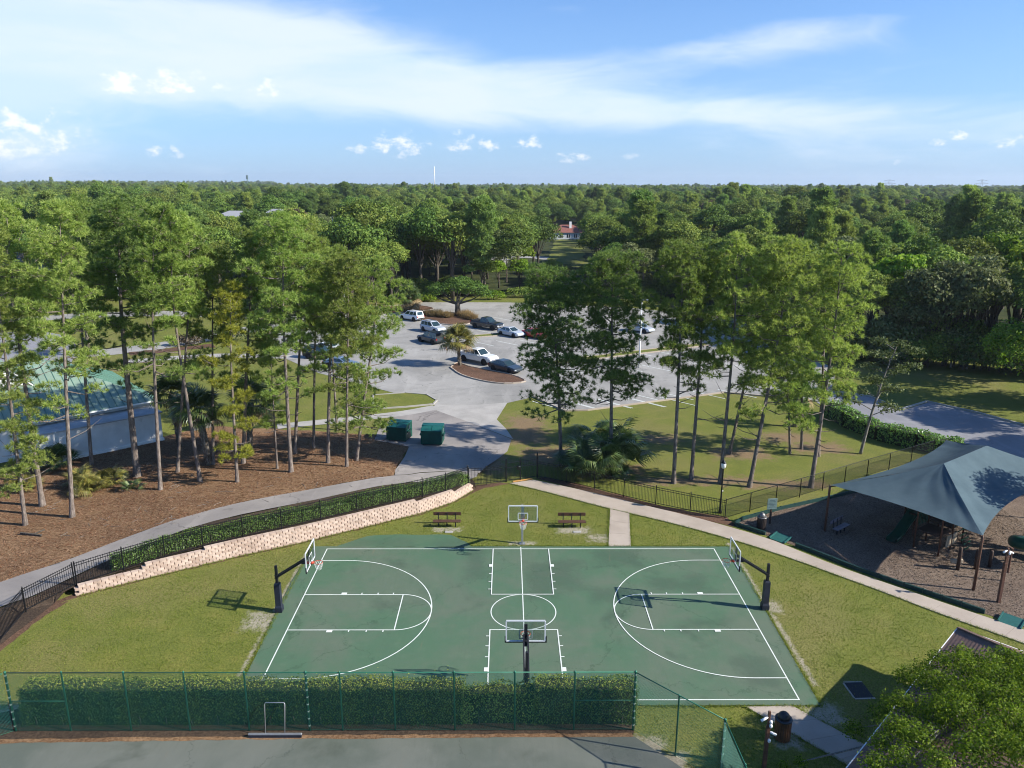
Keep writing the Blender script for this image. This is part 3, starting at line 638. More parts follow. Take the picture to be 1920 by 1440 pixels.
for s in (-1, 1):
    b = s*LX; rr = WY-5.25*FTM
    a_ = arc(b-s*1.6, 0, rr, 90, -90) if s < 0 else arc(b-s*1.6, 0, rr, 90, 270)
    line('three_point_line', [(b, rr)]+a_+[(b, -rr)])
    k_ = arc(b-s*19*FTM, 0, 1.83, 90, -90, 30) if s < 0 else arc(b-s*19*FTM, 0, 1.83, 90, 270, 30)
    line('key_line', [(b, 1.83)]+k_+[(b, -1.83)])
    line('free_throw_line', [(b-s*19*FTM, 1.80), (b-s*19*FTM, -1.80)])
    for sy in (-1, 1):
        line('lane_block', [(b-s*2.15, sy*1.95), (b-s*2.47, sy*1.95)], .2)
        for q in (3.35, 4.3, 5.2): line('lane_mark', [(b-s*q, sy*1.86), (b-s*q, sy*2.02)], .06)
    e = s*WY
    line('key_line', [(-1.83, e), (-1.83, e-s*19*FTM), (1.83, e-s*19*FTM), (1.83, e)])
    for sx in (-1, 1):
        line('lane_block', [(sx*1.95, e-s*2.15), (sx*1.95, e-s*2.47)], .2)
        for q in (3.35, 4.3, 5.2): line('lane_mark', [(sx*1.86, e-s*q), (sx*2.03, e-s*q)], .06)
# tennis court in front of the chain link fence
sheet('tennis_court', [(-40, -26), (-40, -13.2), (-24.4, -10.9), (-22.8, -10.25), (4.6, -9.98), (6.0, -11.5), (9.2, -15.2), (9.2, -26)], .026, 'tennis_clay', thick=.05)
sheet('clay_edge', rough([(-24.5, -10.8), (-22.8, -10.15), (-9, -9.95), (4.6, -9.85), (4.62, -10.1), (-9, -10.15), (-22.6, -10.4), (-24.3, -11.1)], .4, .04, 5), .031, 'pine_straw')
sheet('fence_bed', rough([(-24.6, -11.0), (-22.8, -10.35), (4.6, -10.06), (5.0, -8.3), (-23.4, -8.25), (-24.5, -8.6)], .5, .07, 6), .012, 'dark_mulch')
# ================================================================== court furniture
def hoop(label, loc, rz, rim=3.05, pole='pole_black', pad=True, top=2.85, joint=2.25, reach=1.95):
    t = thing('basketball_hoop', label, 'basketball hoop', loc, rz, 'basketball hoops')
    MB().rbox((0, 0, top/2), (.14, .14, top), .015).build('pole', pole, t)
    MB().box((0, 0, .015), (.36, .36, .03)).build('base_plate', pole, t)
    if pad:
        b = MB(); prof = [(.20, .04), (.20, .30), (.155, .42), (.155, 1.72), (.12, 1.80)]
        V = []; F = []
        for hw, z in prof: V += [(-hw, -hw, z), (hw, -hw, z), (hw, hw, z), (-hw, hw, z)]
        for k in range(len(prof)-1):
            for i in range(4): j = (i+1) % 4; F.append((k*4+i, k*4+j, k*4+4+j, k*4+4+i))
        F += [(3, 2, 1, 0), tuple(range(len(V)-4, len(V)))]
        b.add(V, F).build('pole_pad', 'pad_navy', t)
    for z in (joint-.14, joint+.02): MB().box((0, 0, z), (.19, .19, .05)).build('clamp', pole, t)
    bz = rim+.40                                            # middle of the board
    for sy in (-1, 1): MB().bar((.05, sy*.10, joint-.05), (reach-.12, sy*.10, bz-.10), .075, .11).build('arm', pole, t)
    MB().bar((reach-.5, 0, rim-.02), (reach-.06, 0, rim-.02), .16, .10).box((reach-.07, 0, bz-.02), (.07, .16, .9)).build('mount', pole, t)
    bd = MB().box((reach, 0, bz+.03), (.016, 1.74, .99)).build('backboard', 'clear_board', t)
    f = MB(); h0, h1, w = bz-.50, bz+.57, .915
    for z in (h0, h1): f.box((reach, 0, z), (.05, 2*w, .065))
    for y in (-w, w): f.box((reach, y, (h0+h1)/2), (.05, .065, h1-h0-.065))
    f.build('board_frame', 'frame_white', bd)
    g = MB(); s0, s1 = rim+.02, rim+.47
    for z in (s0, s1): g.box((reach+.013, 0, z), (.006, .61, .05))
    for y in (-.305, .305): g.box((reach+.013, y, (s0+s1)/2), (.006, .05, s1-s0-.05))
    g.build('target_square', 'frame_white', bd)
    e = MB().box((reach, 0, h0-.055), (.062, 2*w+.1, .045))
    for y in (-w-.055, w+.055): e.box((reach, y, h0+.09), (.062, .045, .33))
    e.build('edge_pad', 'pole_black', bd)
    cx = reach+.38+.06
    MB().tube([(cx+.23*math.cos(a), .23*math.sin(a), rim) for a in [2*math.pi*k/24 for k in range(24)]], .013, 6, closed=True).box((reach+.09, 0, rim-.03), (.15, .16, .10)).build('rim', 'rim_red', t, True)
    nb = MB()
    for k in range(12):
        for s in (1, -1):
            pts = []
            for j in range(5):
                q = j/4; a = 2*math.pi*k/12+s*q*.9; r_ = .23-.10*q+.02*math.sin(q*3); pts.append((cx+r_*math.cos(a), r_*math.sin(a), rim-.42*q))
            nb.tube(pts, .006, 3, False)
    nb.build('net', 'net_white', t)
    return t
hoop('basketball hoop on black padded pole at the lawn end near the retaining wall', (-13.75, .05, .02), 0)
hoop('basketball hoop on black padded pole at the playground end of the court', (13.75, .25, .02), math.pi)
hoop('basketball hoop on bare grey pole between the two brown benches', (.1, 8.42, .02), -math.pi/2, 2.62, 'steel_grey', False, 2.8, 1.75)
hoop('basketball hoop on black pole rising out of the long hedge, seen from behind', (-.02, -8.62, .02), math.pi/2, 2.62, 'pole_black', False, 3.25, 1.85)

def bench(label, loc, rz, mat='bench_brown', L=1.95):
    t = thing('park_bench', label, 'bench', loc, rz, 'park benches')
    MB().rbox((0, .30, .84), (L, .05, .24), .012).build('backrest', mat, t)
    for y in (-.19, .03): MB().rbox((0, y, .45), (L, .20, .05), .012).build('seat_plank', mat, t)
    for x in (-L*.31, 0, L*.31):
        MB().bar((x, -.08, 0), (x, -.08, .42), .07, .07).bar((x, -.27, .40), (x, .27, .40), .06, .05).bar((x, .22, .40), (x, .27, .94), .06, .05).build('leg', 'pole_black', t)
    return t
bench('brown park bench with back beside the retaining wall', (-5.15, 11.1, 0), 0)
bench('brown park bench with back beside the concrete sidewalk', (3.65, 11.0, 0), 0)
bench('weathered grey bench on the playground mulch beside the green slide', (22.2, 10.1, .02), R(38), 'bench_purple', 1.6)
for x in (-4.95, 3.95): tag(MB().rbox((x, 10.15, .03), (.55, .30, .05), .02).build('paver', 'concrete_grey'), 'flat grey paver in the sand before the bench by the '+('retaining wall' if x < 0 else 'sidewalk'), 'paver', 'pavers at the benches')

# ------------------------------------------------------------------ chain link fences
def wires(mb, L, h, o, d, z0, r=.0033, s=.0707):
    o = Vector(o); d = Vector(d)
    for sg in (1, -1):
        c = -h if sg > 0 else 0.0; end = L if sg > 0 else L+h
        while c < end:
            if sg > 0: x0, zz0 = (c, 0) if c >= 0 else (0, -c); x1, zz1 = (c+h, h) if c+h <= L else (L, L-c)
            else: x0, zz0 = (c, 0) if c <= L else (L, c-L); x1, zz1 = (c-h, h) if c-h >= 0 else (0, c)
            if abs(x1-x0) > .02: mb.tube([o+d*x0+Vector((0, 0, z0+zz0)), o+d*x1+Vector((0, 0, z0+zz1))], r, 3, False)
            c += s
def chain_fence(name, label, pts, posts, h, mats, bands=(), mid=()):
    """posts: list of positions; pts: corner points of the mesh run"""
    pm, mm = mats; base = Vector((pts[0][0], pts[0][1], 0))
    t = thing(name, label, 'fence', base)
    pr = .036
    for i, p in enumerate(posts):
        z0 = terrain(p[0], p[1]); b = i in bands; r_ = pr*1.35 if b else pr
        po = MB().lathe([(r_, z0-.05), (r_, z0+h), (r_*1.2, z0+h+.01), (r_*1.2, z0+h+.04), (.005, z0+h+.09)], 8, (p[0], p[1], 0)).build('post', pm, t, True, True)
        if b:
            for k in range(8):
                MB().lathe([(r_+.008, 0), (r_+.012, .02), (r_+.012, .04), (r_+.008, .06)], 8, (p[0]-base.x, p[1]-base.y, z0+.25+k*(h-.4)/7)).build('tension_band', 'band_pale', po)
    for a, b in zip(pts, pts[1:]):
        a = Vector((a[0], a[1], 0)); b = Vector((b[0], b[1], 0)); L = (b-a).length; d = (b-a)/L
        MB().tube([a+Vector((0, 0, h)), b+Vector((0, 0, h))], .024, 8).build('top_rail', pm, t, True, True)
        MB().tube([a+Vector((0, 0, .06)), b+Vector((0, 0, .06))], .008, 5).build('tension_wire', pm, t, True, True)
        w = MB(); wires(w, L, h-.06, a+Vector((d.y, -d.x, 0))*(pr+.01), d, .05); o = w.build('wire_mesh', mm, t, False, True); o['kind'] = 'stuff'
    for a, b in mid: MB().tube([(a[0], a[1], h*.52), (b[0], b[1], h*.52)], .02, 6).build('brace_rail', pm, t, True, True)
    return t
FY = -9.62
px = [-22.55, -20.13, -17.47, -14.88, -12.27, -9.61, -8.15, -5.83, -3.2, -.56, 2.05, 4.68]
chain_fence('chain_link_fence', 'long green chain link fence between the hedge and the tennis court', [(-22.55, FY), (4.68, FY)], [(x, FY) for x in px], 2.95, ('fence_green', 'mesh_green'), (0, 5, 11), [((-22.55, FY), (-20.13, FY)), ((2.05, FY), (4.68, FY))])
q1 = at(1360, 1350, 2.95); q2 = at(1400, 1440, 2.95)
dn = (q2-q1).normalized()
chain_fence('chain_link_fence', 'green chain link fence turning the tennis court corner beside the camera post', [(4.72, FY-.06), (q1.x, q1.y), (q1.x+dn.x*6, q1.y+dn.y*6)], [(6.22, -11.2), (q1.x, q1.y), (q1.x+dn.x*2.4, q1.y+dn.y*2.4)], 2.95, ('fence_green', 'mesh_green'), (1,))
chain_fence('chain_link_fence', 'green chain link fence leaving the far end of the hedge toward the path', [(-22.62, FY-.05), (-28.5, -13.6)], [(-25.2, -11.25), (-28.4, -13.5)], 2.95, ('fence_green', 'mesh_green'), ())
RP = [(14.85, 12.4), (17.0, 13.55), (19.4, 14.95), (21.7, 16.25), (24.0, 17.6), (26.3, 18.9), (28.8, 20.4), (31.4, 22.0), (34.2, 23.8), (37, 25.5)]
chain_fence('mesh_fence', 'black wire mesh fence along the back of the playground', [(14.9, 12.45), (37, 25.5)], RP[1:], 1.45, ('iron_black', 'mesh_black'))

# ------------------------------------------------------------------ iron picket fences
PICK = MB().bar((0, 0, .06), (0, 0, 1.42), .019, .019).add([(-.0095, -.0095, 1.42), (.0095, -.0095, 1.42), (.0095, .0095, 1.42), (-.0095, .0095, 1.42), (0, 0, 1.48)], [(0, 1, 4), (1, 2, 4), (2, 3, 4), (3, 0, 4)]).mesh('picket'); PICK.materials.append(MATS['iron_black'])
def iron_fence(label, posts, gap=.115, h=1.45, zf=None):
    base = Vector((posts[0][0], posts[0][1], 0)); t = thing('iron_fence', label, 'fence', base)
    P = [Vector((p[0], p[1], p[2] if len(p) > 2 else terrain(p[0], p[1]))) for p in posts]; n = 0; rest = MB()
    for p in P: MB().rbox((p.x, p.y, p.z+h/2), (.065, .065, h+.08), .008).lathe([(.045, h+.04), (.05, h+.07), (.01, h+.11)], 4, (p.x, p.y, p.z)).build('post', 'iron_black', t, False, True)
    for a, b in zip(P, P[1:]):
        for z in (.12, h-.22, h-.06): MB().bar(a+Vector((0, 0, z)), b+Vector((0, 0, z)), .028, .035).build('rail', 'iron_black', t, False, True)
        L = (b-a).length; k = int(L/gap)
        for i in range(1, k):
            q = a.lerp(b, i/k)
            if n < 300:
                o = bpy.data.objects.new('picket', PICK); COL.objects.link(o); o.parent = t; o.location = q-base; n += 1
            else: rest.bar(q+Vector((0, 0, .06)), q+Vector((0, 0, 1.44)), .019, .019)
    if rest.v: rest.build('picket_row', 'iron_black', t, False, True)['kind'] = 'stuff'
    return t
iron_fence('black iron picket fence running along the top of the retaining wall', [(w[0]-.26, w[1]+.42, w[2]) for w in [(-26.0, 1.8, .46), (-23.9, 3.2, .68), (-21.9, 4.4, .86), (-20.0, 5.6, .97), (-17.9, 6.9, 1.0), (-15.7, 8.05, 1.04), (-13.4, 9.4, 1.07), (-11.2, 10.8, 1.09), (-8.9, 12.25, 1.05), (-6.9, 13.6, .98), (-5.3, 15.0, .82), (-3.75, 17.4, .48)]], .125)
iron_fence('black iron picket fence dropping from the wall end to the chain link corner', [(-26.35, 2.15, .44), (-27.9, -.1, .12), (-27.6, -2.9, 0), (-27.3, -5.6, 0), (-27.0, -8.2, 0)])
iron_fence('black iron picket fence bordering the sidewalk from the gate to the playground', [(1.6, 20.35), (3.9, 19.2), (6.0, 17.9), (8.1, 16.3), (10.3, 14.9), (12.6, 13.6), (14.85, 12.4)])
iron_fence('short black iron picket fence between the wall end and the gate', [(-3.95, 17.75, .35), (-2.6, 18.6, .12), (-1.0, 19.35, .02)], .125)
g = thing('iron_gate', 'black iron gate with a lock box at the top of the sidewalk', 'gate', (0.15, 19.8, 0))
for x, y, hh in ((-1.15, -.42, 2.0), (0.0, 0, 1.9), (1.4, .52, 2.2)): MB().rbox((x, y, hh/2), (.11, .11, hh), .01).build('post', 'iron_black', g)
for a, b in (((-1.1, -.40), (-.06, -.02)), ((.06, .02), (1.34, .50))):
    for z in (.14, 1.2, 1.62): MB().bar((*a, z), (*b, z), .03, .04).build('rail', 'iron_black', g)
    for k in range(1, 10):
        o = bpy.data.objects.new('picket', PICK); COL.objects.link(o); o.parent = g; o.location = (a[0]+(b[0]-a[0])*k/10, a[1]+(b[1]-a[1])*k/10, .12)
MB().rbox((-.12, -.10, 1.12), (.34, .14, .30), .02).build('lock_box', 'iron_black', g); MB().box((-.06, -.178, 1.22), (.14, .008, .06)).build('lock_plate', 'steel_grey', g)
tag(MB().rbox((.35, 19.62, .055), (1.75, .16, .07), .02, R(21)).build('threshold_strip', simple('strip_ochre', (.45, .22, .06), .8)), 'ochre threshold strip at the foot of the iron gate', 'threshold')

# ------------------------------------------------------------------ retaining wall of split blocks
CH, BW, BD = .155, .405, .30
def block_mesh(w, d, h, seed):
    rg = random.Random(seed); c = .034; j = lambda: rg.uniform(-.008, .008)
    o = [(-w/2+c, -d/2+j()), (-.05, -d/2-.012+j()), (.06, -d/2-.010+j()), (w/2-c, -d/2+j()), (w/2-.006, -d/2+.05), (w/2-.008, d/2), (-w/2+.008, d/2), (-w/2+.006, -d/2+.05)]
    return MB().prism(o, 0.004, h).mesh('block')
BLK = [block_mesh(BW, BD, CH, k) for k in range(5)]
for b in BLK: b.materials.append(MATS['block_pink'])
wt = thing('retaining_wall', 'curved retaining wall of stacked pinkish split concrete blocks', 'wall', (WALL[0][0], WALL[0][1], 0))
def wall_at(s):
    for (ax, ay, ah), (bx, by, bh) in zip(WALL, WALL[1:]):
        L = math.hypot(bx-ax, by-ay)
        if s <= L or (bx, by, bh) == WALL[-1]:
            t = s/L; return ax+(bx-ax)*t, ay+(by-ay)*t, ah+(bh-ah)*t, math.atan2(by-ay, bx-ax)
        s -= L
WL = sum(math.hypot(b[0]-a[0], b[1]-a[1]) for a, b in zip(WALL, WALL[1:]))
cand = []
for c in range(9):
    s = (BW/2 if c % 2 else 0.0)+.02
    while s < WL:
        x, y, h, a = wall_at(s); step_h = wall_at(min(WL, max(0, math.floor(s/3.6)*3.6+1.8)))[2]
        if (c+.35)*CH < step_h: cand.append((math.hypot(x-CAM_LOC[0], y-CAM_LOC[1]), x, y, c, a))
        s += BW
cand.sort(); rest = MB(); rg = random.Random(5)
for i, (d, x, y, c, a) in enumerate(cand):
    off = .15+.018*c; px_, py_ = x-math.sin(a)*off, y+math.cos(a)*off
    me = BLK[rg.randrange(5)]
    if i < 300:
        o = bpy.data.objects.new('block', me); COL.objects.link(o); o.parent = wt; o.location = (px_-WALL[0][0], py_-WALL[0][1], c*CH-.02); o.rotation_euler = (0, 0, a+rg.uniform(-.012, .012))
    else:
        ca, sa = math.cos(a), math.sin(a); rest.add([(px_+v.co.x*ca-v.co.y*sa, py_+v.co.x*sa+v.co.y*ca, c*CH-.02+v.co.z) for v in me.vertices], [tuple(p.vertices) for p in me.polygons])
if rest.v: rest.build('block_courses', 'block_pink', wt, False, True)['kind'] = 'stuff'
bk = MB()
for (ax, ay, ah), (bx, by, bh) in zip(WALL, WALL[1:]):
    n = Vector((-(by-ay), bx-ax, 0)).normalized()*.30
    bk.add([(ax+n.x, ay+n.y, -.05), (bx+n.x, by+n.y, -.05), (bx+n.x, by+n.y, bh-.06), (ax+n.x, ay+n.y, ah-.06), (ax+n.x*1.5, ay+n.y*1.5, ah-.06), (bx+n.x*1.5, by+n.y*1.5, bh-.06)], [(0, 1, 2, 3), (3, 2, 5, 4)])
bk.build('backfill', 'dark_mulch', wt, False, True)

# ------------------------------------------------------------------ hedges
def leaves_np(P, N, size, rng, asp=.55):
    """rhombic leaves at P facing roughly N"""
    n = len(P); N = N/np.linalg.norm(N, axis=1, keepdims=True); r = rng.normal(size=(n, 3)); t = np.cross(N, r); t /= np.linalg.norm(t, axis=1, keepdims=True)+1e-9; b = np.cross(N, t)
    s = (size*rng.uniform(.6, 1.25, n))[:, None]
    V = np.stack([P-t*s*.5, P+b*s*asp*.5+N*s*.06, P+t*s*.5, P-b*s*asp*.5+N*s*.06], 1).reshape(-1, 3)
    return V, np.arange(n*4).reshape(n, 4)
def hedge(label, path, width, h, mat, seed, leaf_s=.11, dens=150, group='clipped hedges', name='hedge', top_wave=.12, drape=True, new=None):
    rng = np.random.default_rng(seed); base = Vector((path[0][0], path[0][1], 0)); t = thing(name, label, 'hedge', base, group=group)
    core = MB(); Ps, Ns = [], []
    P = [Vector((p[0], p[1], terrain(p[0], p[1]) if drape else 0)) for p in path]
    ph = rng.uniform(0, 6, 6)
    def wob(s): return top_wave*(math.sin(s*.9+ph[0])+.6*math.sin(s*2.3+ph[1])+.4*math.sin(s*5.1+ph[2]))
    S = 0
    for a, b in zip(P, P[1:]):
        d = b-a; L = d.length; u = d/L; n = Vector((-u.y, u.x, 0)); w2 = width/2
        k = max(1, int(L/.5))
        for i in range(k):
            p, q = a.lerp(b, i/k), a.lerp(b, (i+1)/k); h0, h1 = h-.16+wob(S+L*i/k), h-.16+wob(S+L*(i+1)/k); ww = w2-.13
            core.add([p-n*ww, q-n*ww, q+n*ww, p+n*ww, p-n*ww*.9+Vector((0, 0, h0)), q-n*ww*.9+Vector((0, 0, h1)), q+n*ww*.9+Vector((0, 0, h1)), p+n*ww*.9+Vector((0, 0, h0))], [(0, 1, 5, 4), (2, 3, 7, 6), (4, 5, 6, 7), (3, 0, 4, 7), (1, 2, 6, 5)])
        for face, area in (('t', L*width), ('f', L*h), ('b', L*h)):
            m_ = int(area*dens*(1.15 if face == 't' else 1)); sl = rng.uniform(0, L, m_)
            hh = np.array([h+wob(S+x) for x in sl])
            bul = .10*np.sin(sl*3.1+ph[3])*np.sin(sl*1.3+ph[4])+rng.normal(0, .05, m_)
            if face == 't':
                v = rng.uniform(-w2, w2, m_); z = hh+rng.normal(0, .05, m_)+np.where(rng.uniform(size=m_) < .12, rng.exponential(.09, m_), 0)-.25*(np.abs(v)/w2)**6; lat = v; nn = np.array([0, 0, 1.0])
            else:
                sg = -1 if face == 'f' else 1; z = rng.uniform(.02, 1, m_)**.9*hh; lat = sg*(w2+bul-.10*(z/hh)**4-.10*(1-z/hh)**3); nn = np.array([n.x*sg, n.y*sg, .25])
            base_z = a.z+(b.z-a.z)*sl/L
            Ps.append(np.stack([a.x+u.x*sl+n.x*lat, a.y+u.y*sl+n.y*lat, base_z+z], 1)); Ns.append(nn+rng.normal(0, .42 if face == 't' else .30, (m_, 3)))
        for e, sg in ((a, -1), (b, 1)):
            if (e is P[0] and sg < 0) or (e is P[-1] and sg > 0):
                m_ = int(width*h*dens); v = rng.uniform(-w2, w2, m_); z = rng.uniform(0, h, m_); o_ = rng.normal(.02, .06, m_)*sg
                Ps.append(np.stack([e.x+n.x*v+u.x*o_, e.y+n.y*v+u.y*o_, e.z+z], 1)); Ns.append(np.array([u.x*sg, u.y*sg, .2])+rng.normal(0, .5, (m_, 3)))
        S += L
    Pn = np.concatenate(Ps)-np.array(base); Nn = np.concatenate(Ns)
    if new:                                                       # new growth along the clipped top, painted paler to strengthen its sunlit look
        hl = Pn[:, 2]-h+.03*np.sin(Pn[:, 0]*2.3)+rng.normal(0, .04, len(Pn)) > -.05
        V, F = leaves_np(Pn[hl], Nn[hl], leaf_s, rng, .6); link('sun_toned_new_growth', np_mesh('sun_toned_new_growth', V, F), new, t); Pn, Nn = Pn[~hl], Nn[~hl]
    V, F = leaves_np(Pn, Nn, leaf_s, rng, .6)
    link('foliage', np_mesh('foliage', V, F), mat, t)
    core.build('inner_growth', 'hedge_core', t, False, True)
    rs = random.Random(seed)
    for a, b in zip(P, P[1:]):
        for k in range(max(1, int((b-a).length/1.1))):
            q = a.lerp(b, (k+.5)/max(1, int((b-a).length/1.1)))-base; n_ = Vector((-(b-a).y, (b-a).x, 0)).normalized()*width*.36; MB().tube([q-n_+Vector((0, 0, -.05)), q-n_*1.15+Vector((rs.uniform(-.1, .1), 0, .45))], [.03, .02], 5).build('stem', 'oak_bark', t)
    return t
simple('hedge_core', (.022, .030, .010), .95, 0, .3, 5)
HY = -8.85
hedge('long clipped hedge behind the green chain link fence', [(-22.4, HY), (-2.85, HY)], 1.05, 1.9, 'hedge_leaf', 11, .085, 250, top_wave=.055, new='hedge_sun_toned_new_leaf')
hedge('clipped hedge end by the fence corner next to the sidewalk', [(.35, HY), (4.85, HY)], 1.05, 1.95, 'hedge_leaf', 12, .085, 250, top_wave=.06, new='hedge_sun_toned_new_leaf')
hedge('low ragged shrub filling the hedge gap beside the black hoop pole', [(-2.95, HY), (.30, HY+.05)], .95, 1.62, 'hedge_leaf', 13, .085, 220, top_wave=.13, new='hedge_sun_toned_new_leaf')
hedge('bright green hedge growing along the top of the retaining wall', [(-25.0, 3.95), (-23.4, 4.95), (-20.9, 6.7), (-18.2, 8.2), (-15.1, 9.9), (-10.8, 12.5), (-7.6, 14.7), (-5.7, 16.4), (-4.3, 18.1)], 1.12, .84, 'wall_hedge_leaf', 14, .095, 210, top_wave=.08)
hedge('hedge between the lawn and the side road behind the playground', [(33.2, 38.5), (33.3, 34), (34.6, 30.2), (36.8, 27.6), (39.5, 25.6)], 1.8, 1.5, 'wall_hedge_leaf', 15, .2, 60, top_wave=.1)

# ------------------------------------------------------------------ court broom left against the fence
b = thing('court_broom', 'court drag broom with metal handle leaning on the chain link fence', 'broom', (-11.0, -9.98, .03))
MB().rbox((0, -.08, .16), (2.35, .10, .08), .02).build('head', 'steel_grey', b); MB().box((0, -.05, .065), (2.3, .16, .13)).build('bristles', 'pad_navy', b)
MB().tube([(-.42, -.06, .19), (-.44, .20, 1.45), (-.40, .22, 1.52), (.40, .22, 1.52), (.44, .20, 1.45), (.42, -.06, .19)], .020, 8).build('handle', 'steel_grey', b, True)

# ------------------------------------------------------------------ dumpsters
def dumpster(label, loc, rz, openlid=False):
    t = thing('dumpster', label, 'dumpster', loc, rz, 'dumpsters'); W, D, H = 1.95, 1.65, 1.62
    V = [(-W/2, -D/2, .12), (W/2, -D/2, .12), (W/2, D/2, .12), (-W/2, D/2, .12), (-W/2, -D/2, H-.25), (W/2, -D/2, H-.25), (W/2, D/2, H), (-W/2, D/2, H), (-W/2, -.1, H), (W/2, -.1, H)]
    MB().add(V, [(3, 2, 1, 0), (0, 1, 5, 4), (1, 2, 6, 9, 5), (2, 3, 7, 6), (3, 0, 4, 8, 7), (4, 5, 9, 8), (8, 9, 6, 7)]).build('body', 'dumpster_green', t)
    for x in (-.5, .5): MB().bar((x, -D/2-.03, H-.24), (x, -.08, H+.03), .93, .04).build('lid', 'dumpster_lid', t)
    MB().rbox((0, D/4-.02, H+.03), (W+.06, D/2, .05), .012).build('top_lid', 'dumpster_lid', t)
    for x in (-W/2-.07, W/2+.07): MB().box((x, -.1, H*.58), (.13, .95, .14)).build('lift_sleeve', 'dumpster_green', t)
    for x in (-W/2-.03, W/2+.03): MB().bar((x, -.5, .7), (x, .2, 1.35), .03, .09).build('brace', 'steel_grey', t)
    for x in (-.8, .8):
        for y in (-.6, .6): MB().lathe([(.05, 0), (.07, .02), (.07, .10), (.05, .12)], 8, (x, y, 0)).build('caster', 'tyre', t)
    return t
dumpster('green steel dumpster standing clear on the service drive', (-7.85, 28.9, .06), R(-4))
dumpster('green steel dumpster half hidden under the overhanging pine', (-11.1, 30.0, .06), R(-14))

# ------------------------------------------------------------------ bins, sign, lamps and camera posts
def bin_(label, loc, slat, lid, h=1.0, r=.33, slats=22):
    t = thing('litter_bin', label, 'litter bin', loc, group='litter bins')
    MB().lathe([(r-.05, .03), (r-.05, h-.06)], 20).build('liner', 'bin_dark', t, True)
    sm = MB().box((0, 0, h/2), (.035, 2*math.pi*r/slats*.8, h-.06)).mesh('slat'); sm.materials.append(MATS[slat])
    for k in range(slats):
        a = 2*math.pi*k/slats; o = bpy.data.objects.new('slat', sm); COL.objects.link(o); o.parent = t; o.location = (math.cos(a)*r, math.sin(a)*r, .02); o.rotation_euler = (0, 0, a)
    MB().lathe([(r+.03, h-.03), (r+.045, h), (r+.03, h+.035), (r-.05, h+.045)], 24).build('rim', lid, t, True)
    MB().lathe([(r-.07, h+.04), (r-.075, h+.12), (r-.11, h+.22), (r-.18, h+.29), (.08, h+.33), (.01, h+.34)], 24).build('lid', lid, t, True)
    return t
bin_('round slatted wood litter bin with black dome lid by the short sidewalk', (11.1, -10.15, 0), 'wood_slat', 'lid_black')
bin_('dark litter bin with grey dome lid inside the playground corner', (16.95, 10.75, .02), 'bin_dark', 'lid_grey', .85, .30, 18)
s = thing('rule_sign', 'pale green sign board on a dark post behind the playground bin', 'sign', (17.8, 11.5, .02), R(8))
MB().rbox((0, 0, .95), (.12, .12, 1.9), .01).build('post', 'deck_brown', s); sb = MB().rbox((0, -.085, 1.55), (.72, .04, .82), .012).build('board', 'sign_green', s)
for k, w_ in enumerate((.36, .5, .44, .52, .3, .46)): MB().box((-.02, -.108, 1.82-.1*k), (w_, .006, .03)).build('text_line', 'sign_ink', sb)
l = thing('street_lamp', 'black lamp post with white lantern at the fence corner', 'street lamp', (14.75, 13.35, 0))
MB().lathe([(.13, 0), (.13, .15), (.07, .35), (.055, 2.0), (.045, 3.45), (.07, 3.5)], 12).build('post', 'iron_black', l, True); MB().lathe([(.10, 3.5), (.17, 3.62), (.19, 3.80), (.15, 3.92)], 10).build('lantern', 'lamp_globe', l, True)
MB().lathe([(.20, 3.92), (.16, 4.0), (.05, 4.08), (.02, 4.18)], 10).build('cap', 'iron_black', l, True); MB().box((.06, 0, 1.75), (.10, .10, .06)).build('outlet', 'lamp_globe', l)
def camera_post(label, loc, h, r, items):
    t = thing('camera_post', label, 'camera post', loc, group='camera posts')
    MB().rbox((0, 0, h*.36), (r*2, r*2, h*.72), .012).build('post', 'post_brown', t); MB().rbox((0, 0, h*.86), (r*1.3, r*1.3, h*.28), .01).box((0, 0, h*.72+.02), (r*2.1, r*2.1, .04)).build('mast', 'post_brown', t)
    for (dx, dy, z, kind) in items:
        if kind == 'bullet':
            c = MB().tube([(dx*.35, dy*.35, z+.06), (dx, dy, z+.02), (dx*2.1, dy*2.1, z-.06)], [.035, .055, .055], 10).build('camera', 'camera_white', t, True); MB().tube([(dx*2.1, dy*2.1, z-.06), (dx*2.15, dy*2.15, z-.063)], .05, 10).build('lens', 'lid_black', c, True)
        else: MB().lathe([(.055, 0), (.065, -.04), (.062, -.10), (.03, -.15)], 12, (dx, dy, z)).bar((0, 0, z-.02), (dx, dy, z-.02), .03, .03).build('camera', 'camera_white', t, True)
    return t
camera_post('brown post with white security cameras beside the slatted bin', (9.75, -11.9, 0), 2.75, .075, [(-.17, -.05, 2.42, 'bullet'), (.07, -.08, 2.35, 'dome'), (.07, -.10, 2.18, 'dome'), (.16, -.03, 1.72, 'bullet'), (.05, -.13, 1.5, 'dome')])
camera_post('brown post with white security cameras at the playground edge', (27.55, .95, .02), 3.45, .085, [(-.16, -.05, 3.25, 'bullet'), (.08, -.08, 3.2, 'dome'), (.16, .0, 3.18, 'bullet')])
dr = thing('drain_cover', 'black square drain cover with sandy rim in the pavilion shadow', 'drain', (15.92, -6.92, 0), R(2))
MB().box((0, 0, .02), (.88, 1.12, .04)).build('grate', 'drain_black', dr)
for k in range(9): MB().box((-.36+.09*k, 0, .045), (.025, 1.0, .015)).build('bar', 'iron_black', dr)
MB().box((0, .60, .012), (.9, .10, .022)).box((0, -.60, .012), (.98, .10, .022)).box((-.49, 0, .012), (.08, 1.1, .022)).build('collar', 'concrete_grey', dr)

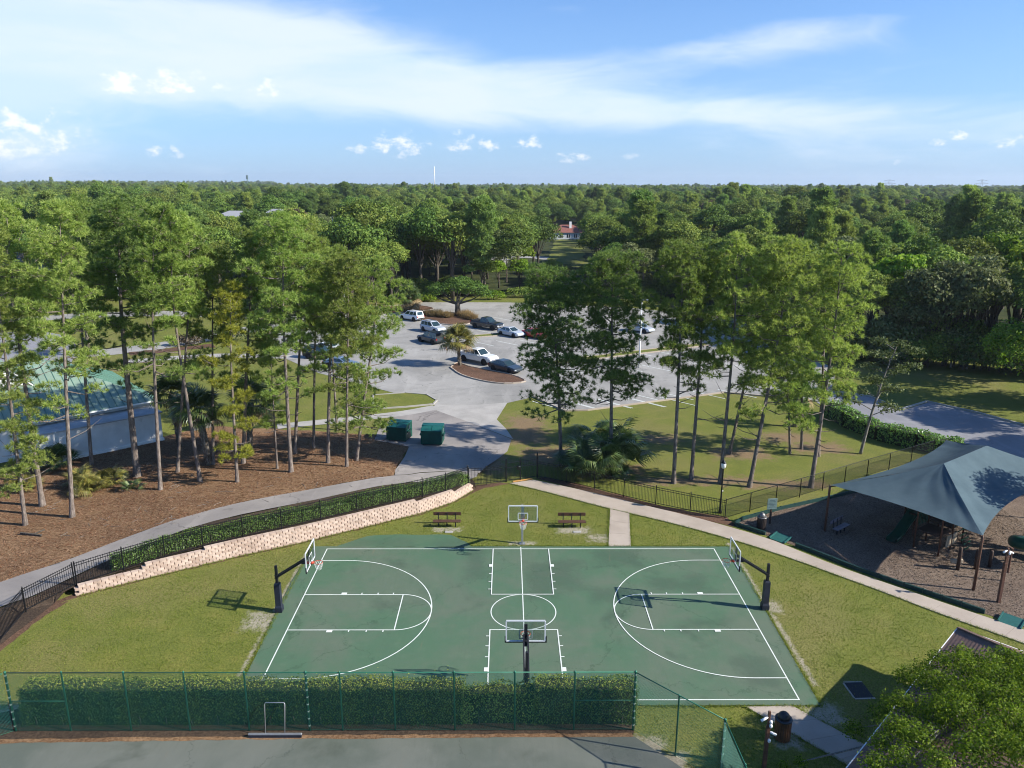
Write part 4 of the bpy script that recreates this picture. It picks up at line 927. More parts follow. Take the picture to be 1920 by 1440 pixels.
# ------------------------------------------------------------------ pavilion with shingle roof
ex = (at(1590, 1440, 2.7)-at(1797, 1178, 2.7)); ex.normalize(); ey = Vector((-ex.y, ex.x, 0)); pc = at(1797, 1178, 2.7)
if (at(1920, 1222, 2.7)-pc).dot(ey) < 0: ey = -ey
pv = thing('pavilion', 'open pavilion with reddish brown shingle roof and white gutters', 'pavilion', (pc.x, pc.y, 0))
PLn, PWd, EZ, RZ = 14.0, 9.0, 2.7, 4.9
def W2(a, b_, z): return Vector((ex.x*a+ey.x*b_, ex.y*a+ey.y*b_, z))
c00, c10, c11, c01 = W2(0, 0, EZ), W2(PLn, 0, EZ), W2(PLn, PWd, EZ), W2(0, PWd, EZ); r0, r1 = W2(PWd/2, PWd/2, RZ), W2(PLn-PWd/2, PWd/2, RZ)
def shingle_face(a, b_, tb, ta, n):
    """roof plane laid in overlapping shingle courses, a-b the eave, ta-tb the top"""
    mb = MB(); nrm = (b_-a).cross(ta-a).normalized()
    if nrm.z < 0: nrm = -nrm
    for k in range(n):
        p, q = a.lerp(ta, k/n), b_.lerp(tb, k/n); p2, q2 = a.lerp(ta, (k+1)/n), b_.lerp(tb, (k+1)/n); u = nrm*.03; lo = nrm*.004
        mb.add([p+u, q+u, q2+lo, p2+lo, p-lo, q-lo], [(0, 1, 2, 3), (4, 5, 1, 0)])
    return mb.build('roof_slope', 'shingle_red', pv)
shingle_face(c00, c10, r1, r0, 26); shingle_face(c01, c00, r0, r0, 26); shingle_face(c11, c01, r0, r1, 26); shingle_face(c10, c11, r1, r1, 26)
for a, b_ in ((c00, c10), (c10, c11), (c11, c01), (c01, c00)): MB().bar(a+Vector((0, 0, -.06)), b_+Vector((0, 0, -.06)), .12, .16).build('gutter', 'trim_white', pv)
for a, b_ in ((c00, r0), (c01, r0), (c10, r1), (c11, r1), (r0, r1)): MB().bar(a+Vector((0, 0, .05)), b_+Vector((0, 0, .05)), .18, .05).build('ridge_cap', 'shingle_red', pv)
for a in (.5, PLn/2, PLn-.5):
    for b_ in (.5, PWd-.5): MB().rbox(W2(a, b_, (EZ-.1)/2), (.25, .25, EZ-.1), .02, math.atan2(ex.y, ex.x)).build('column', 'stucco_white', pv)
MB().add([W2(.3, .3, .03), W2(PLn-.3, .3, .03), W2(PLn-.3, PWd-.3, .03), W2(.3, PWd-.3, .03)], [(0, 1, 2, 3)]).build('floor_slab', 'concrete_grey', pv)
# ================================================================== playground
FL, FR = Vector((21.25, 10.3, 3.45)), Vector((26.9, 2.3, 3.55)); sv = (FR-FL); sv.z = 0; SL = sv.length; sv.normalize(); lv = Vector((-sv.y, sv.x, 0)); LLN = 16.2
BL, BR = FL+lv*LLN, FR+lv*LLN; BL.z = BR.z = 3.5
mid = (FL+FR)/2; K1 = mid+lv*5.0; K1.z = 5.45; K2 = K1+lv*6.2; K2.z = 5.45
cp_ = thing('shade_canopy', 'large slate blue shade canopy stretched over the playground', 'canopy', (FL.x, FL.y, 0))
def panel(a, b, tb, ta, sag, nu=60, nv=14):
    """cloth between eave a-b and top ta-tb; the eave hangs in an inward curve"""
    mb = MB(); V = []; c = (ta+tb)/2
    for j in range(nv+1):
        for i in range(nu+1):
            u, v = i/nu, j/nv; e = a.lerp(b, u); bow = 4*u*(1-u); inw = (c-(a+b)/2); inw.z = 0; inw.normalize()
            e = e+inw*sag*bow+Vector((0, 0, .18*sag*bow))
            p = e.lerp(ta.lerp(tb, u), v); p.z -= .28*math.sin(math.pi*v)*(.35+.65*bow); p.z += .022*math.sin(u*46)*(1-v)*(1-bow)+.015*math.sin(u*23+v*9)*math.sin(math.pi*v)
            V.append(p)
    F = [(j*(nu+1)+i, j*(nu+1)+i+1, (j+1)*(nu+1)+i+1, (j+1)*(nu+1)+i) for j in range(nv) for i in range(nu)]
    mb.add(V, F); o = mb.build('cloth_panel', 'canopy_cloth', cp_, True, True)
    edge = [V[i] for i in range(nu+1)]; MB().tube(edge, .028, 6).build('hem', 'canopy_cloth', o, True, True)
panel(FL, FR, K1, K1, .35); panel(FR, BR, K2, K1, 1.15); panel(BR, BL, K2, K2, .35); panel(BL, FL, K1, K2, 1.15)
for p in (FL, FR, BL, BR):
    MB().lathe([(.085, -.02), (.075, p.z-.12), (.03, p.z+.03)], 12, (p.x, p.y, 0)).build('post', 'post_brown', cp_, True, True)
for p, q in ((FL, K1), (FR, K1), (BL, K2), (BR, K2), (K1, K2)): MB().tube([p-Vector((0, 0, .12)), p.lerp(q, .5)-Vector((0, 0, .42)), q-Vector((0, 0, .25))], .04, 8).build('rafter', 'post_brown', cp_, True, True)
# rubber border timbers, one per length
def borders(pts, seg, skip=()):
    n = 0
    for a, b in zip(pts, pts[1:]):
        a, b = Vector((*a, 0)), Vector((*b, 0)); k = max(1, round((b-a).length/seg))
        for i in range(k):
            p, q = a.lerp(b, i/k), a.lerp(b, (i+1)/k); m_ = (p+q)/2
            if any((m_-Vector((*s_, 0))).length < .75 for s_ in skip): continue
            d = (q-p).normalized()*.01
            o = MB().bar(p+d+Vector((0, 0, .13)), q-d+Vector((0, 0, .13)), .13, .26).lathe([(.045, .25), (.045, .30), (.02, .31)], 8, (p.x, p.y, 0)).build('border_timber', 'rubber_green')
            tag(o, BLAB, 'border timber', 'rubber border timbers round the playground'); n += 1
BLAB = 'dark green rubber border timber edging the playground along the sidewalk'
borders(PLAY[:7], 1.22, ((17.55, 8.95), (26.8, -1.0)))
BLAB = 'dark green rubber border timber edging the playground along the mesh fence'
borders([PLAY[0], (16, 12.1), (19.4, 13.9), (23.2, 15.6), (26.9, 17.4)], 1.22)
for p, rz, lab in (((17.7, 9.05), R(-48), 'teal rubber entry ramp into the playground below the bin'), ((26.95, -1.15), R(-46), 'teal rubber entry ramp into the playground below the camera post')):
    t = thing('entry_ramp', lab, 'ramp', (p[0], p[1], .03), rz, 'rubber entry ramps')
    MB().add([(-.5, -.45, .01), (.5, -.45, .01), (.5, .5, .18), (-.5, .5, .18), (-.5, .5, 0), (.5, .5, 0)], [(0, 1, 2, 3), (3, 2, 5, 4), (0, 3, 4), (1, 5, 2)]).build('slope', 'ramp_teal', t)
    for x in (-.54, .54): MB().bar((x, -.45, .06), (x, .5, .18), .07, .10).build('side', 'ramp_teal', t)
# play structure in the shade
pg = thing('play_structure', 'brown and green climbing frame with decks under the canopy', 'play structure', (28.6, 8.6, .02), R(-54.6+90))
decks = [(-1.6, 0, 1.3), (.0, 0, 1.5), (0, 1.6, 1.5), (1.6, 1.6, 1.8), (3.2, 1.6, 1.5)]
for x, y, z in decks: MB().rbox((x, y, z), (1.5, 1.5, .10), .015).build('deck', 'deck_brown', pg)
for x, y in sorted({(round(x+sx, 2), round(y+sy, 2)) for x, y, z in decks for sx in (-.8, .8) for sy in (-.8, .8)}):
    MB().lathe([(.06, 0), (.06, 2.75), (.07, 2.76), (.03, 2.86)], 8, (x, y, 0)).build('post', 'post_brown', pg, True)
for x, y, w, dx, dy in [(-1.6, .8, 1.45, 1, 0), (0, -.8, 1.45, 1, 0), (0, 2.4, 1.45, 1, 0), (1.6, 2.4, 1.45, 1, 0), (3.2, .8, 1.45, 1, 0), (4.0, 1.6, 1.45, 0, 1)]:
    for k in range(7):
        o = -w/2+w*(k+.5)/7; MB().box((x+dx*o, y+dy*o, 2.0), (.05 if dx else .03, .03 if dx else .05, .95)).build('baluster', 'slide_green', pg)
    MB().box((x, y, 2.5), (w if dx else .05, .05 if dx else w, .06)).build('guard_rail', 'post_brown', pg)
MB().box((-.8, -.8, .75), (1.4, .05, .8)).build('activity_panel', 'panel_tan', pg); MB().box((1.6, .78, 1.0), (1.2, .05, .7)).build('activity_panel', 'panel_tan', pg)
for k in range(5): MB().bar((-.5, -1.0-.14*k, 1.3-.26*k), (.5, -1.0-.14*k, 1.3-.26*k), .05, .05).build('ladder_rung', 'slide_green', pg)
for i, (x, y, h) in enumerate([(-3.2, -2.4, 1.5), (-2.2, -3.0, 1.3), (-1.2, -3.4, 1.1)]): MB().lathe([(.11, 0), (.11, h), (.08, h+.05)], 10, (x, y, 0)).build('step_post', 'deck_brown', pg, True)
def trough(path, w, wall):
    mb = MB(); V = []; N = len(path)
    for i, p in enumerate(path):
        p = Vector(p); t = Vector(path[min(i+1, N-1)])-Vector(path[max(i-1, 0)]); s_ = Vector((-t.y, t.x, 0)).normalized()
        for a, z in ((-w/2-.05, wall), (-w/2, wall), (-w/2+.05, .05), (0, 0), (w/2-.05, .05), (w/2, wall), (w/2+.05, wall), (w/2+.02, -.03), (-w/2-.02, -.03)): V.append(p+s_*a+Vector((0, 0, z)))
    F = [(i*9+k, i*9+(k+1) % 9, (i+1)*9+(k+1) % 9, (i+1)*9+k) for i in range(N-1) for k in range(9)]
    return mb.add(V, F)
sl = thing('playground_slide', 'dark green open slide coming down from the climbing frame', 'slide', (25.05, 8.4, .02))
trough([(-.25, -.25, .28), (.1, .08, .26), (.5, .35, .42), (1.1, .8, .9), (1.8, 1.3, 1.45), (2.1, 1.5, 1.58), (2.4, 1.72, 1.6)], .62, .24).build('chute', 'slide_green', sl, True)
MB().bar((1.9, 1.1, 0), (1.9, 1.1, 1.4), .07).bar((1.7, 1.55, 0), (1.7, 1.55, 1.4), .07).build('support', 'post_brown', sl); MB().tube([(2.1, 1.15, 1.6), (2.1, 1.15, 2.4), (1.85, 1.85, 2.4), (1.85, 1.85, 1.6)], .03, 8).build('hood_rail', 'slide_green', sl, True)
ts = thing('tube_slide', 'dark green spiral tube slide beside the near canopy edge', 'slide', (32.6, 5.6, .02))
sp = [(math.cos(a)*1.1, math.sin(a)*1.1, .45+.31*a) for a in [k*.3 for k in range(24)]]
MB().tube(sp, .40, 14, False).build('tube', 'slide_green', ts, True); MB().lathe([(.07, 0), (.07, 2.8)], 10).build('support', 'post_brown', ts, True)
for i, (x, y) in enumerate(((29.4, 3.4), (30.3, 4.4))): MB().lathe([(.06, 0), (.06, 1.6), (.09, 1.62), (.09, 1.68)], 10, (0, 0, 0)).build('play_post', 'post_brown').location = (x, y, .02)
for o in [o for o in COL.objects if o.name.startswith('play_post')]: tag(o, ('short brown play post under the near canopy corner' if o.location.x < 30 else 'short brown play post standing before the spiral slide'), 'post')
sr = thing('spring_rider', 'small spring rider on the mulch behind the canopy corner post', 'spring rider', (27.3, 4.9, .02))
MB().tube([(.08*math.cos(a), .08*math.sin(a), .02+.035*a) for a in [k*.5 for k in range(22)]], .014, 6).build('spring', 'steel_grey', sr, True); MB().rbox((0, 0, .55), (.75, .2, .3), .05).bar((.1, -.2, .75), (.1, .2, .75), .04).build('rider', 'panel_tan', sr)

# ================================================================== buildings
bu = Vector((.74, .673, 0)); bv = Vector((-.673, .74, 0)); BO = Vector((-39.4, 24.0, 0))
cl = thing('clubhouse', 'white clubhouse with green standing seam metal roofs among the pines', 'building', BO, math.atan2(bu.y, bu.x))
# local x along the front wall, y going away
MB().box((3.2, 1.7, 1.35), (10.4, 3.2, 2.7)).build('annex_wall', 'stucco_white', cl); MB().box((3.2, 1.7, 2.74), (10.7, 3.5, .10)).build('flat_roof', 'flat_roof', cl)
MB().box((3.2, .02, .14), (10.5, .16, .28)).build('plinth', 'trim_white', cl)
MB().box((-2.5, 10.2, 1.7), (22, 14.2, 3.3)).build('wall', 'stucco_white', cl)
for x in (-11, -8, -5): MB().box((x, 3.08, 1.7), (1.6, .06, 1.4)).build('window', 'window_dark', cl)
def hip(x0, x1, y0, y1, ez, rz, mat, nm='roof', along='x', gable=False):
    if along == 'x': w = (y1-y0)/2; a, b = Vector((x0+(0 if gable else w), (y0+y1)/2, rz)), Vector((x1-w, (y0+y1)/2, rz))
    else: w = (x1-x0)/2; a, b = Vector(((x0+x1)/2, y0+w, rz)), Vector(((x0+x1)/2, y1-w, rz))
    c = [Vector((x0, y0, ez)), Vector((x1, y0, ez)), Vector((x1, y1, ez)), Vector((x0, y1, ez))]
    fs = [(c[0], c[1], b, a), (c[1], c[2], b, b), (c[2], c[3], a, b), (c[3], c[0], a, a)] if along == 'x' else [(c[0], c[1], a, a), (c[1], c[2], b, a), (c[2], c[3], b, b), (c[3], c[0], a, b)]
    for e0, e1, t1, t0 in fs:
        n = (e1-e0).cross(t0-e0).normalized(); d = Vector((0, 0, -.12))
        r_ = MB().add([e0, e1, t1, t0, e0+d, e1+d], [(0, 1, 2, 3), (4, 5, 1, 0)]).build(nm, mat, cl)
        L = (e1-e0).length; k = int(L/.62); u = (e1-e0)/L; up_ = (t0+t1)/2-(e0+e1)/2
        for i in range(1, k):
            s_ = L*i/k; p = e0+u*s_; a0 = (t0-e0).dot(u); a1 = (t1-e0).dot(u); sl_ = (t0-e0)-u*a0
            fr = 1.0 if a0 <= s_ <= a1 else (s_/max(a0, .01) if s_ < a0 else (L-s_)/max(.01, L-a1))
            MB().bar(p+n*.02, p+sl_*fr+n*.02, .045, .06, n).build('seam', 'seam_green', r_)
        MB().bar(e0+Vector((0, 0, -.10)), e1+Vector((0, 0, -.10)), .10, .13).build('gutter', 'trim_white', r_)
hip(-14.5, 9.2, 2.5, 18.0, 3.35, 7.1, 'roof_green')
# white slatted gable end facing the court
gx, gy = -3.0, 7.2
MB().add([(gx-3.2, gy, 5.0), (gx+3.2, gy, 5.0), (gx, gy, 8.3), (gx-3.2, gy+8, 5.0), (gx+3.2, gy+8, 5.0), (gx, gy+8, 8.3)], [(0, 1, 2), (1, 4, 5, 2), (3, 0, 2, 5)]).build('gable', 'stucco_white', cl)
for k in range(6): z = 5.3+.45*k; w_ = (8.3-z)/3.3*5.6; MB().box((gx, gy-.05, z), (w_, .07, .12)).build('gable_slat', 'trim_white', cl)
for s_ in (-1, 1): MB().bar((gx+s_*3.5, gy-.1, 4.85), (gx, gy-.1, 8.4), .10, .42, (0, 1, 0)).build('rake_trim', 'trim_white', cl); MB().add([(gx+s_*3.6, gy-.3, 4.9), (gx, gy-.3, 8.52), (gx, gy+8, 8.52), (gx+s_*3.6, gy+8, 4.9)], [(0, 1, 2, 3)]).build('gable_roof', 'roof_green', cl)
fp = thing('board_fence', 'weathered grey board fence panel beside the clubhouse annex', 'fence', (-31.6, 32.4, terrain(-31.6, 32.4)), math.atan2(bu.y, bu.x))
for k in range(13): MB().box((.15*k, 0, .75), (.13, .03, 1.5)).build('board', 'fence_grey', fp)
for z in (.3, 1.2): MB().box((.9, .04, z), (2.0, .05, .09)).build('rail', 'fence_grey', fp)
def house(label, loc, rz, w, d, eave, ridge, roof, group='houses in the woods', wins=3, chim=False):
    t = thing('house', label, 'house', loc, rz, group)
    MB().box((0, 0, eave/2), (w, d, eave)).build('wall', 'house_wall', t)
    x, y = w/2+.5, d/2+.5; q = min(x, y)*.9
    V = [(-x, -y, eave), (x, -y, eave), (x, y, eave), (-x, y, eave), (-x+q, 0, ridge), (x-q, 0, ridge)]
    rf = MB().add(V, [(0, 1, 5, 4), (1, 2, 5), (2, 3, 4, 5), (3, 0, 4), (3, 2, 1, 0)]).build('roof', roof, t)
    if chim: MB().box((w*.08, -d*.2, ridge-.2), (1.0, 1.0, 3.2)).build('chimney', 'trim_white', rf)
    for k in range(wins):
        xx = -w/2+w*(k+.5)/wins; wn = MB().box((xx, -d/2-.03, eave*.5), (w/wins*.42, .06, eave*.5)).build('window', 'window_dark', t); MB().box((xx, -d/2-.07, eave*.5), (.12, .05, eave*.5)).build('mullion', 'trim_white', wn)
    return t
h1 = at(1062, 447); house('pale house with red tile roof and white chimney beyond the clearing', (h1.x, h1.y, 0), R(4), 16, 12, 2.9, 6.0, 'roof_red', wins=5, chim=True)
for (u, v, d_, w, dd, ez, rz_, lab) in [(452, 408, 230, 17, 9, 7.5, 13.2, 'large white roofed house among the trees beyond the pines'), (520, 404, 240, 9, 6, 8, 13.5, 'smaller grey roofed house beside the large white roof'), (655, 408, 250, 11, 6, 6.5, 10.5, 'low pale roofed house showing above the trees')]:
    p = at_y(u, v, d_); house(lab, (p.x, p.y, max(0, p.z-ez-1.5)*0), R(-18), w, dd, p.z, p.z+2.3, 'shingle_grey')
p = at_y(72, 498, 165); house('grey roofed house partly hidden behind the outermost pines', (p.x, p.y, 0), R(20), 16, 12, 4.2, 7.5, 'shingle_grey')

# ================================================================== far masts on the horizon
def mast(name, label, u, vt, dist, w, mat, lattice=False):
    p = at_y(u, vt, dist); t = thing(name, label, 'mast', (p.x, p.y, 0)); H = p.z
    MB().lathe([(w*.7, 0), (w*.5, H*.7), (w*.35, H)], 8).build('pole', mat, t, True)
    return t, H
t, H = mast('radio_mast', 'slender white mast standing above the far treeline', 814, 312, 1500, 1.6, 'trim_white')
t, H = mast('cell_tower', 'teal cell tower with clustered antennas on the horizon', 463, 329, 1800, 2.2, 'sign_green')
for k in range(6): a = k*math.pi/3; MB().box((math.cos(a)*1.6, math.sin(a)*1.6, H-4), (1.2, 1.2, 9)).build('antenna', 'sign_green', t)
t, H = mast('radio_mast', 'faint thin mast above the woods in mid horizon', 1049, 338, 2200, .8, 'steel_grey')
for u, lab in ((1668, 'faint steel pylon on the horizon, first of the pylon line'), (1842, 'faint steel pylon on the horizon at the end of the pylon line')):
    p = at_y(u, 337, 2300); t = thing('power_pylon', lab, 'pylon', (p.x, p.y, 0), 0, 'pylons on the horizon'); H = p.z
    MB().bar((-5, 0, 0), (-1.2, 0, H), .7).bar((5, 0, 0), (1.2, 0, H), .7).build('leg', 'steel_grey', t)
    for z, w_ in ((H-3, 16), (H-11, 20)): MB().bar((-w_, 0, z), (w_, 0, z), .8).bar((-w_, 0, z), (0, 0, z+4), .5).bar((w_, 0, z), (0, 0, z+4), .5).build('cross_arm', 'steel_grey', t)
# ================================================================== trees
def tufts_np(C, D, k, L, w, rng, spread=.85):
    """bursts of needle blades at C pointing roughly along D, one triangle per blade"""
    n = len(C)*k; c = np.repeat(C, k, 0); d = np.repeat(D, k, 0)*.75+rng.normal(0, spread, (n, 3)); d /= np.linalg.norm(d, axis=1, keepdims=True)+1e-9
    s = np.cross(d, rng.normal(size=(n, 3))); s /= np.linalg.norm(s, axis=1, keepdims=True)+1e-9
    ln = (L*rng.uniform(.65, 1.2, n))[:, None]; ww = w*.5
    o = c+d*ln*.08
    V = np.stack([o-s*ww, o+s*ww, c+d*ln], 1).reshape(-1, 3)
    return V, np.arange(n*3).reshape(n, 3)
def pine_geo(path, r0, crown_base, crown_r, seed, dens=1.0, low=0.0, blades=26, sparse=0.0):
    """trunk along path (local), crown from crown_base (0..1 of height) up; low: share of small live branches lower down"""
    rg = random.Random(seed); rng = np.random.default_rng(seed)
    P = curve_pts(path, 6); H = P[-1].z
    def on(h):
        for a, b in zip(P, P[1:]):
            if b.z >= h: return a.lerp(b, (h-a.z)/max(1e-6, b.z-a.z))
        return P[-1].copy()
    trunk = MB(); rad = [r0*(1.35 if i == 0 else 1.0)*(1-.82*(p.z/H)**1.15) for i, p in enumerate(P)]
    trunk.tube([P[0]-Vector((0, 0, .15))]+P, [r0*1.5]+rad, 9)
    limbs = MB(); C = []; D = []
    nb = int((25+rg.randint(0, 6))*dens); az = rg.uniform(0, 6.28)
    hs = [crown_base+(1-crown_base)*((i+.5)/nb)**.9 for i in range(nb)]
    hs += [crown_base*rg.uniform(.62, .98) for _ in range(int(low*7))]
    for h in hs:
        t = (h-crown_base)/(1-crown_base); az += 2.4+rg.uniform(-.5, .5)
        if t < 0: ln = crown_r*rg.uniform(.45, .95); el = rg.uniform(-.3, .2); nclump = 2
        else:
            prof = (.68+.64*t) if t < .5 else max(.30, 1.0-(t-.5)**1.8*2.2)
            ln = crown_r*prof*rg.uniform(.62, 1.12); el = -.12+.9*t**1.3+rg.uniform(-.15, .2); nclump = 3 if ln > crown_r*.55 else 2
            if rg.random() < sparse: continue
        a = on(h*H); d = Vector((math.cos(az)*math.cos(el), math.sin(az)*math.cos(el), math.sin(el)))
        mid_ = a+d*ln*.55+Vector((0, 0, -.04*ln)); tip = a+d*ln+Vector((0, 0, .16*ln))
        rb = max(.022, .048*(1-.5*max(t, 0))*ln/2.0)
        limbs.tube([a, mid_, tip], [rb, rb*.7, .012], 5, False)
        for c in range(nclump):
            f = 1.0-.30*c; q = mid_.lerp(tip, (f-.55)/.45) if f > .55 else a.lerp(mid_, f/.55)
            if c:
                sd_ = Vector((-d.y, d.x, .2)).normalized()*rg.choice((-1, 1))*ln*rg.uniform(.15, .34); q2 = q+sd_; limbs.tube([q, q2], [rb*.45, .01], 4, False); q = q2
            R_ = rg.uniform(.55, .98)*(1.0 if t > 0 else .78)*min(1.2, crown_r/2.7)
            k = int((34 if t > 0 else 24)*max(.5, R_)**1.5*rg.uniform(.8, 1.2))
            pts = rng.normal(size=(k, 3)); pts /= np.linalg.norm(pts, axis=1, keepdims=True); pts[:, 2] = np.where(pts[:, 2] < -.4, -pts[:, 2], pts[:, 2]); pts *= (R_*rng.uniform(.5, 1.0, k)**.5)[:, None]; pts[:, 2] *= .60
            C.append(np.array(q)+pts); dd = pts/R_*1.0+np.array([0, 0, .45]); D.append(dd)
            for i in range(0, k, 4): limbs.tube([q, q+Vector(pts[i])], [.012, .006], 3, False)
    for _ in range(rg.randint(5, 10)):                                      # dead stubs below the crown
        h = crown_base*rg.uniform(.5, 1.0)*H; a = on(h); z_ = rg.uniform(0, 6.28); ln = rg.uniform(.6, 2.6); e_ = a+Vector((math.cos(z_)*ln, math.sin(z_)*ln, ln*rg.uniform(-.1, .6)))
        limbs.tube([a, a.lerp(e_, .5)+Vector((0, 0, -.08*ln)), e_], [.035, .025, .008], 4, False)
    C = np.concatenate(C); D = np.concatenate(D); D /= np.linalg.norm(D, axis=1, keepdims=True)
    V, F = tufts_np(C, D, blades, .34, .042, rng, .62)
    return trunk, limbs, V, F
def pine(label, base, top, crown, cr, r0, seed, mat='needles', bend=0.0, dens=1.0, low=0.0, name='pine_tree', group='tall pines', sparse=0.0, trunk_mat='pine_bark'):
    b = at(*base); p = at_y(top[0], top[1], b.y); H = p.z-b.z-.95; dx = p.x-b.x
    rg = random.Random(seed*7+1); dy = rg.uniform(-.6, .6)
    path = [Vector((0, 0, 0)), Vector((dx*.30+bend*.6, dy*.3, H*.33)), Vector((dx*.66+bend, dy*.6, H*.68)), Vector((dx, dy, H))]
    t = thing(name, label, 'tree', b, group=group)
    trunk, limbs, V, F = pine_geo(path, r0, crown, cr, seed, dens, low, sparse=sparse)
    trunk.build('trunk', trunk_mat, t, True); limbs.build('branches', trunk_mat, t); link('crown', np_mesh('crown', V, F), mat, t)
    return t
# pines on the pine straw bed: (base, top, crown start, crown radius, trunk radius, material, bend, density, low branches)
LEFT = [((668, 866), (708, 492), .30, 3.3, .15, 'needles', .2, 1.15, 1.0), ((650, 876), (655, 478), .52, 2.6, .13, 'needles', 0, .9, .2), ((615, 869), (632, 468), .52, 2.6, .16, 'needles', -.2, 1.0, .3),
        ((632, 806), (612, 505), .55, 2.4, .12, 'needles_dark', 0, .8, .2), ((588, 842), (592, 462), .55, 2.4, .13, 'needles', 0, .85, .3), ((553, 852), (566, 418), .50, 2.7, .15, 'needles', .2, 1.0, .2),
        ((546, 886), (528, 405), .46, 2.9, .17, 'needles', -.2, 1.1, .5), ((520, 880), (505, 610), .42, 1.5, .09, 'needles', 0, .6, .4), ((456, 870), (474, 428), .52, 2.6, .16, 'needles', 0, .95, .4),
        ((445, 905), (424, 520), .22, 1.9, .13, 'needles_yellow', -.1, .9, .6), ((400, 872), (392, 455), .55, 2.3, .13, 'needles', 0, .8, .2), ((376, 904), (322, 385), .56, 2.6, .15, 'needles', -.5, .9, .2),
        ((333, 886), (352, 402), .55, 2.4, .14, 'needles', .3, .85, .1), ((301, 919), (284, 385), .58, 2.6, .15, 'needles', -.2, .95, .3), ((258, 894), (214, 378), .50, 3.4, .27, 'needles_dark', -.3, 1.2, .5),
        ((172, 872), (134, 372), .52, 2.7, .15, 'needles', -.1, 1.0, .6), ((136, 970), (100, 375), .50, 2.6, .16, 'needles', 0, 1.0, .8), ((80, 949), (14, 378), .52, 2.9, .19, 'needles', -.2, 1.1, .5),
        ((48, 985), (-22, 420), .28, 2.4, .14, 'needles', .1, 1.0, 1.0)]
NM = ['low boughs over the dumpsters', '', '', '', '', '', '', '', '', '', '', '', '', '', '', '', '', '', '']
for i, (b_, t_, cb, cr, r0, mt, bd_, dn_, lw) in enumerate(LEFT):
    ex_ = {0: 'bushy low-boughed pine', 7: 'thin young pine', 9: 'short yellowish pine', 14: 'thickest dark trunked pine'}.get(i, 'tall pine')
    pine(f'{ex_} on the pine straw bed, {ordinal(i)} trunk counting away from the dumpsters', b_, t_, cb+(.04 if cb > .45 else 0), cr*.93, r0, 100+i, mt, bd_, dn_*.78, lw+.5, group='pines on the pine straw bed')
RIGHT = [((1052, 873), (1022, 512), .44, 3.3, .17, 'needles_dark', .4, 1.15, 1.2), ((1145, 886), (1150, 478), .44, 3.2, .17, 'needles_dark', 0, 1.2, .8), ((1263, 906), (1283, 456), .50, 2.6, .17, 'needles', 0, 1.0, .3),
         ((1296, 898), (1322, 476), .50, 2.4, .16, 'needles', .1, .85, .2), ((1350, 906), (1382, 442), .50, 2.6, .16, 'needles', .2, 1.0, .4), ((1368, 850), (1446, 446), .50, 2.7, .14, 'needles_dark', .2, 1.05, .3),
         ((1405, 913), (1482, 448), .42, 3.0, .17, 'needles', .3, 1.15, .8), ((1481, 850), (1474, 615), .35, 2.3, .11, 'needles', 0, .9, .4), ((1503, 842), (1508, 570), .35, 2.1, .13, 'needles_dark', 0, .8, .5),
         ((1520, 914), (1578, 458), .40, 2.7, .18, 'needles', .2, 1.05, .5), ((1534, 856), (1548, 470), .55, 2.2, .14, 'needles', .1, .8, .2)]
for i, (b_, t_, cb, cr, r0, mt, bd_, dn_, lw) in enumerate(RIGHT):
    ex_ = {7: 'young short pine', 8: 'small dark pine'}.get(i, 'tall pine')
    pine(f'{ex_} on the fenced lawn, {ordinal(i)} trunk counting from the iron gate', b_, t_, cb, cr, r0, 300+i, mt, bd_, dn_*.88, lw, group='pines on the fenced lawn')

# ------------------------------------------------------------------ broadleaf trees
def blob_leaves(lobes, n, size, rng, asp=.6, shell=.72):
    """leaves through the outer part of ellipsoid lobes (x,y,z,rx,ry,rz)"""
    vol = np.array([l[3]*l[4]+l[3]*l[5]+l[4]*l[5] for l in lobes]); idx = rng.choice(len(lobes), n, p=vol/vol.sum()); L = np.array(lobes)[idx]
    d = rng.normal(size=(n, 3)); d /= np.linalg.norm(d, axis=1, keepdims=True); d[:, 2] = np.where(d[:, 2] < -.35, -d[:, 2], d[:, 2])
    lump = 1+.16*np.sin(d[:, 0]*7+L[:, 0]*3)*np.sin(d[:, 1]*6+L[:, 1]*5)+.12*np.sin(d[:, 2]*9+L[:, 2])
    r = (shell+(1-shell)*rng.uniform(0, 1, n)**.7)*lump
    P = L[:, :3]+d*L[:, 3:6]*r[:, None]
    N = d/L[:, 3:6]; N /= np.linalg.norm(N, axis=1, keepdims=True); N = N+rng.normal(0, .6, (n, 3))
    return leaves_np(P, N, size, rng, asp)
def broad_geo(seed, H, cr, n, size, trunk_h=.35, nl=9, flat=.75, droop=0.0):
    rg = random.Random(seed); rng = np.random.default_rng(seed); lobes = []; tr = MB(); top = H
    c0 = H*trunk_h; tr.tube([(0, 0, -.2), (rg.uniform(-.2, .2), rg.uniform(-.2, .2), c0), (rg.uniform(-.4, .4), rg.uniform(-.4, .4), H*.75)], [H*.022+.06, H*.017+.04, .05], 8)
    for k in range(nl):
        a = k*2.4+rg.uniform(-.4, .4); q = (k+.5)/nl; rr = cr*.62*math.sqrt(q)*rg.uniform(.7, 1.15); z = H*(trunk_h+.12)+(H*(1-trunk_h)*.62)*(1-(rr/cr)**1.3)*rg.uniform(.75, 1.1)
        s = cr*rg.uniform(.34, .52); x, y = rr*math.cos(a), rr*math.sin(a); z = min(z, H-s*flat)
        lobes.append((x, y, z, s, s*rg.uniform(.85, 1.15), s*flat*rg.uniform(.8, 1.1)))
        tr.tube([(0, 0, c0*rg.uniform(.8, 1.1)), (x*.5, y*.5, (c0+z)*.52), (x*.9, y*.9, z)], [.10*H/12, .06*H/12, .02], 5, False)
    V, F = blob_leaves(lobes, n, size, rng)
    return tr, V, F
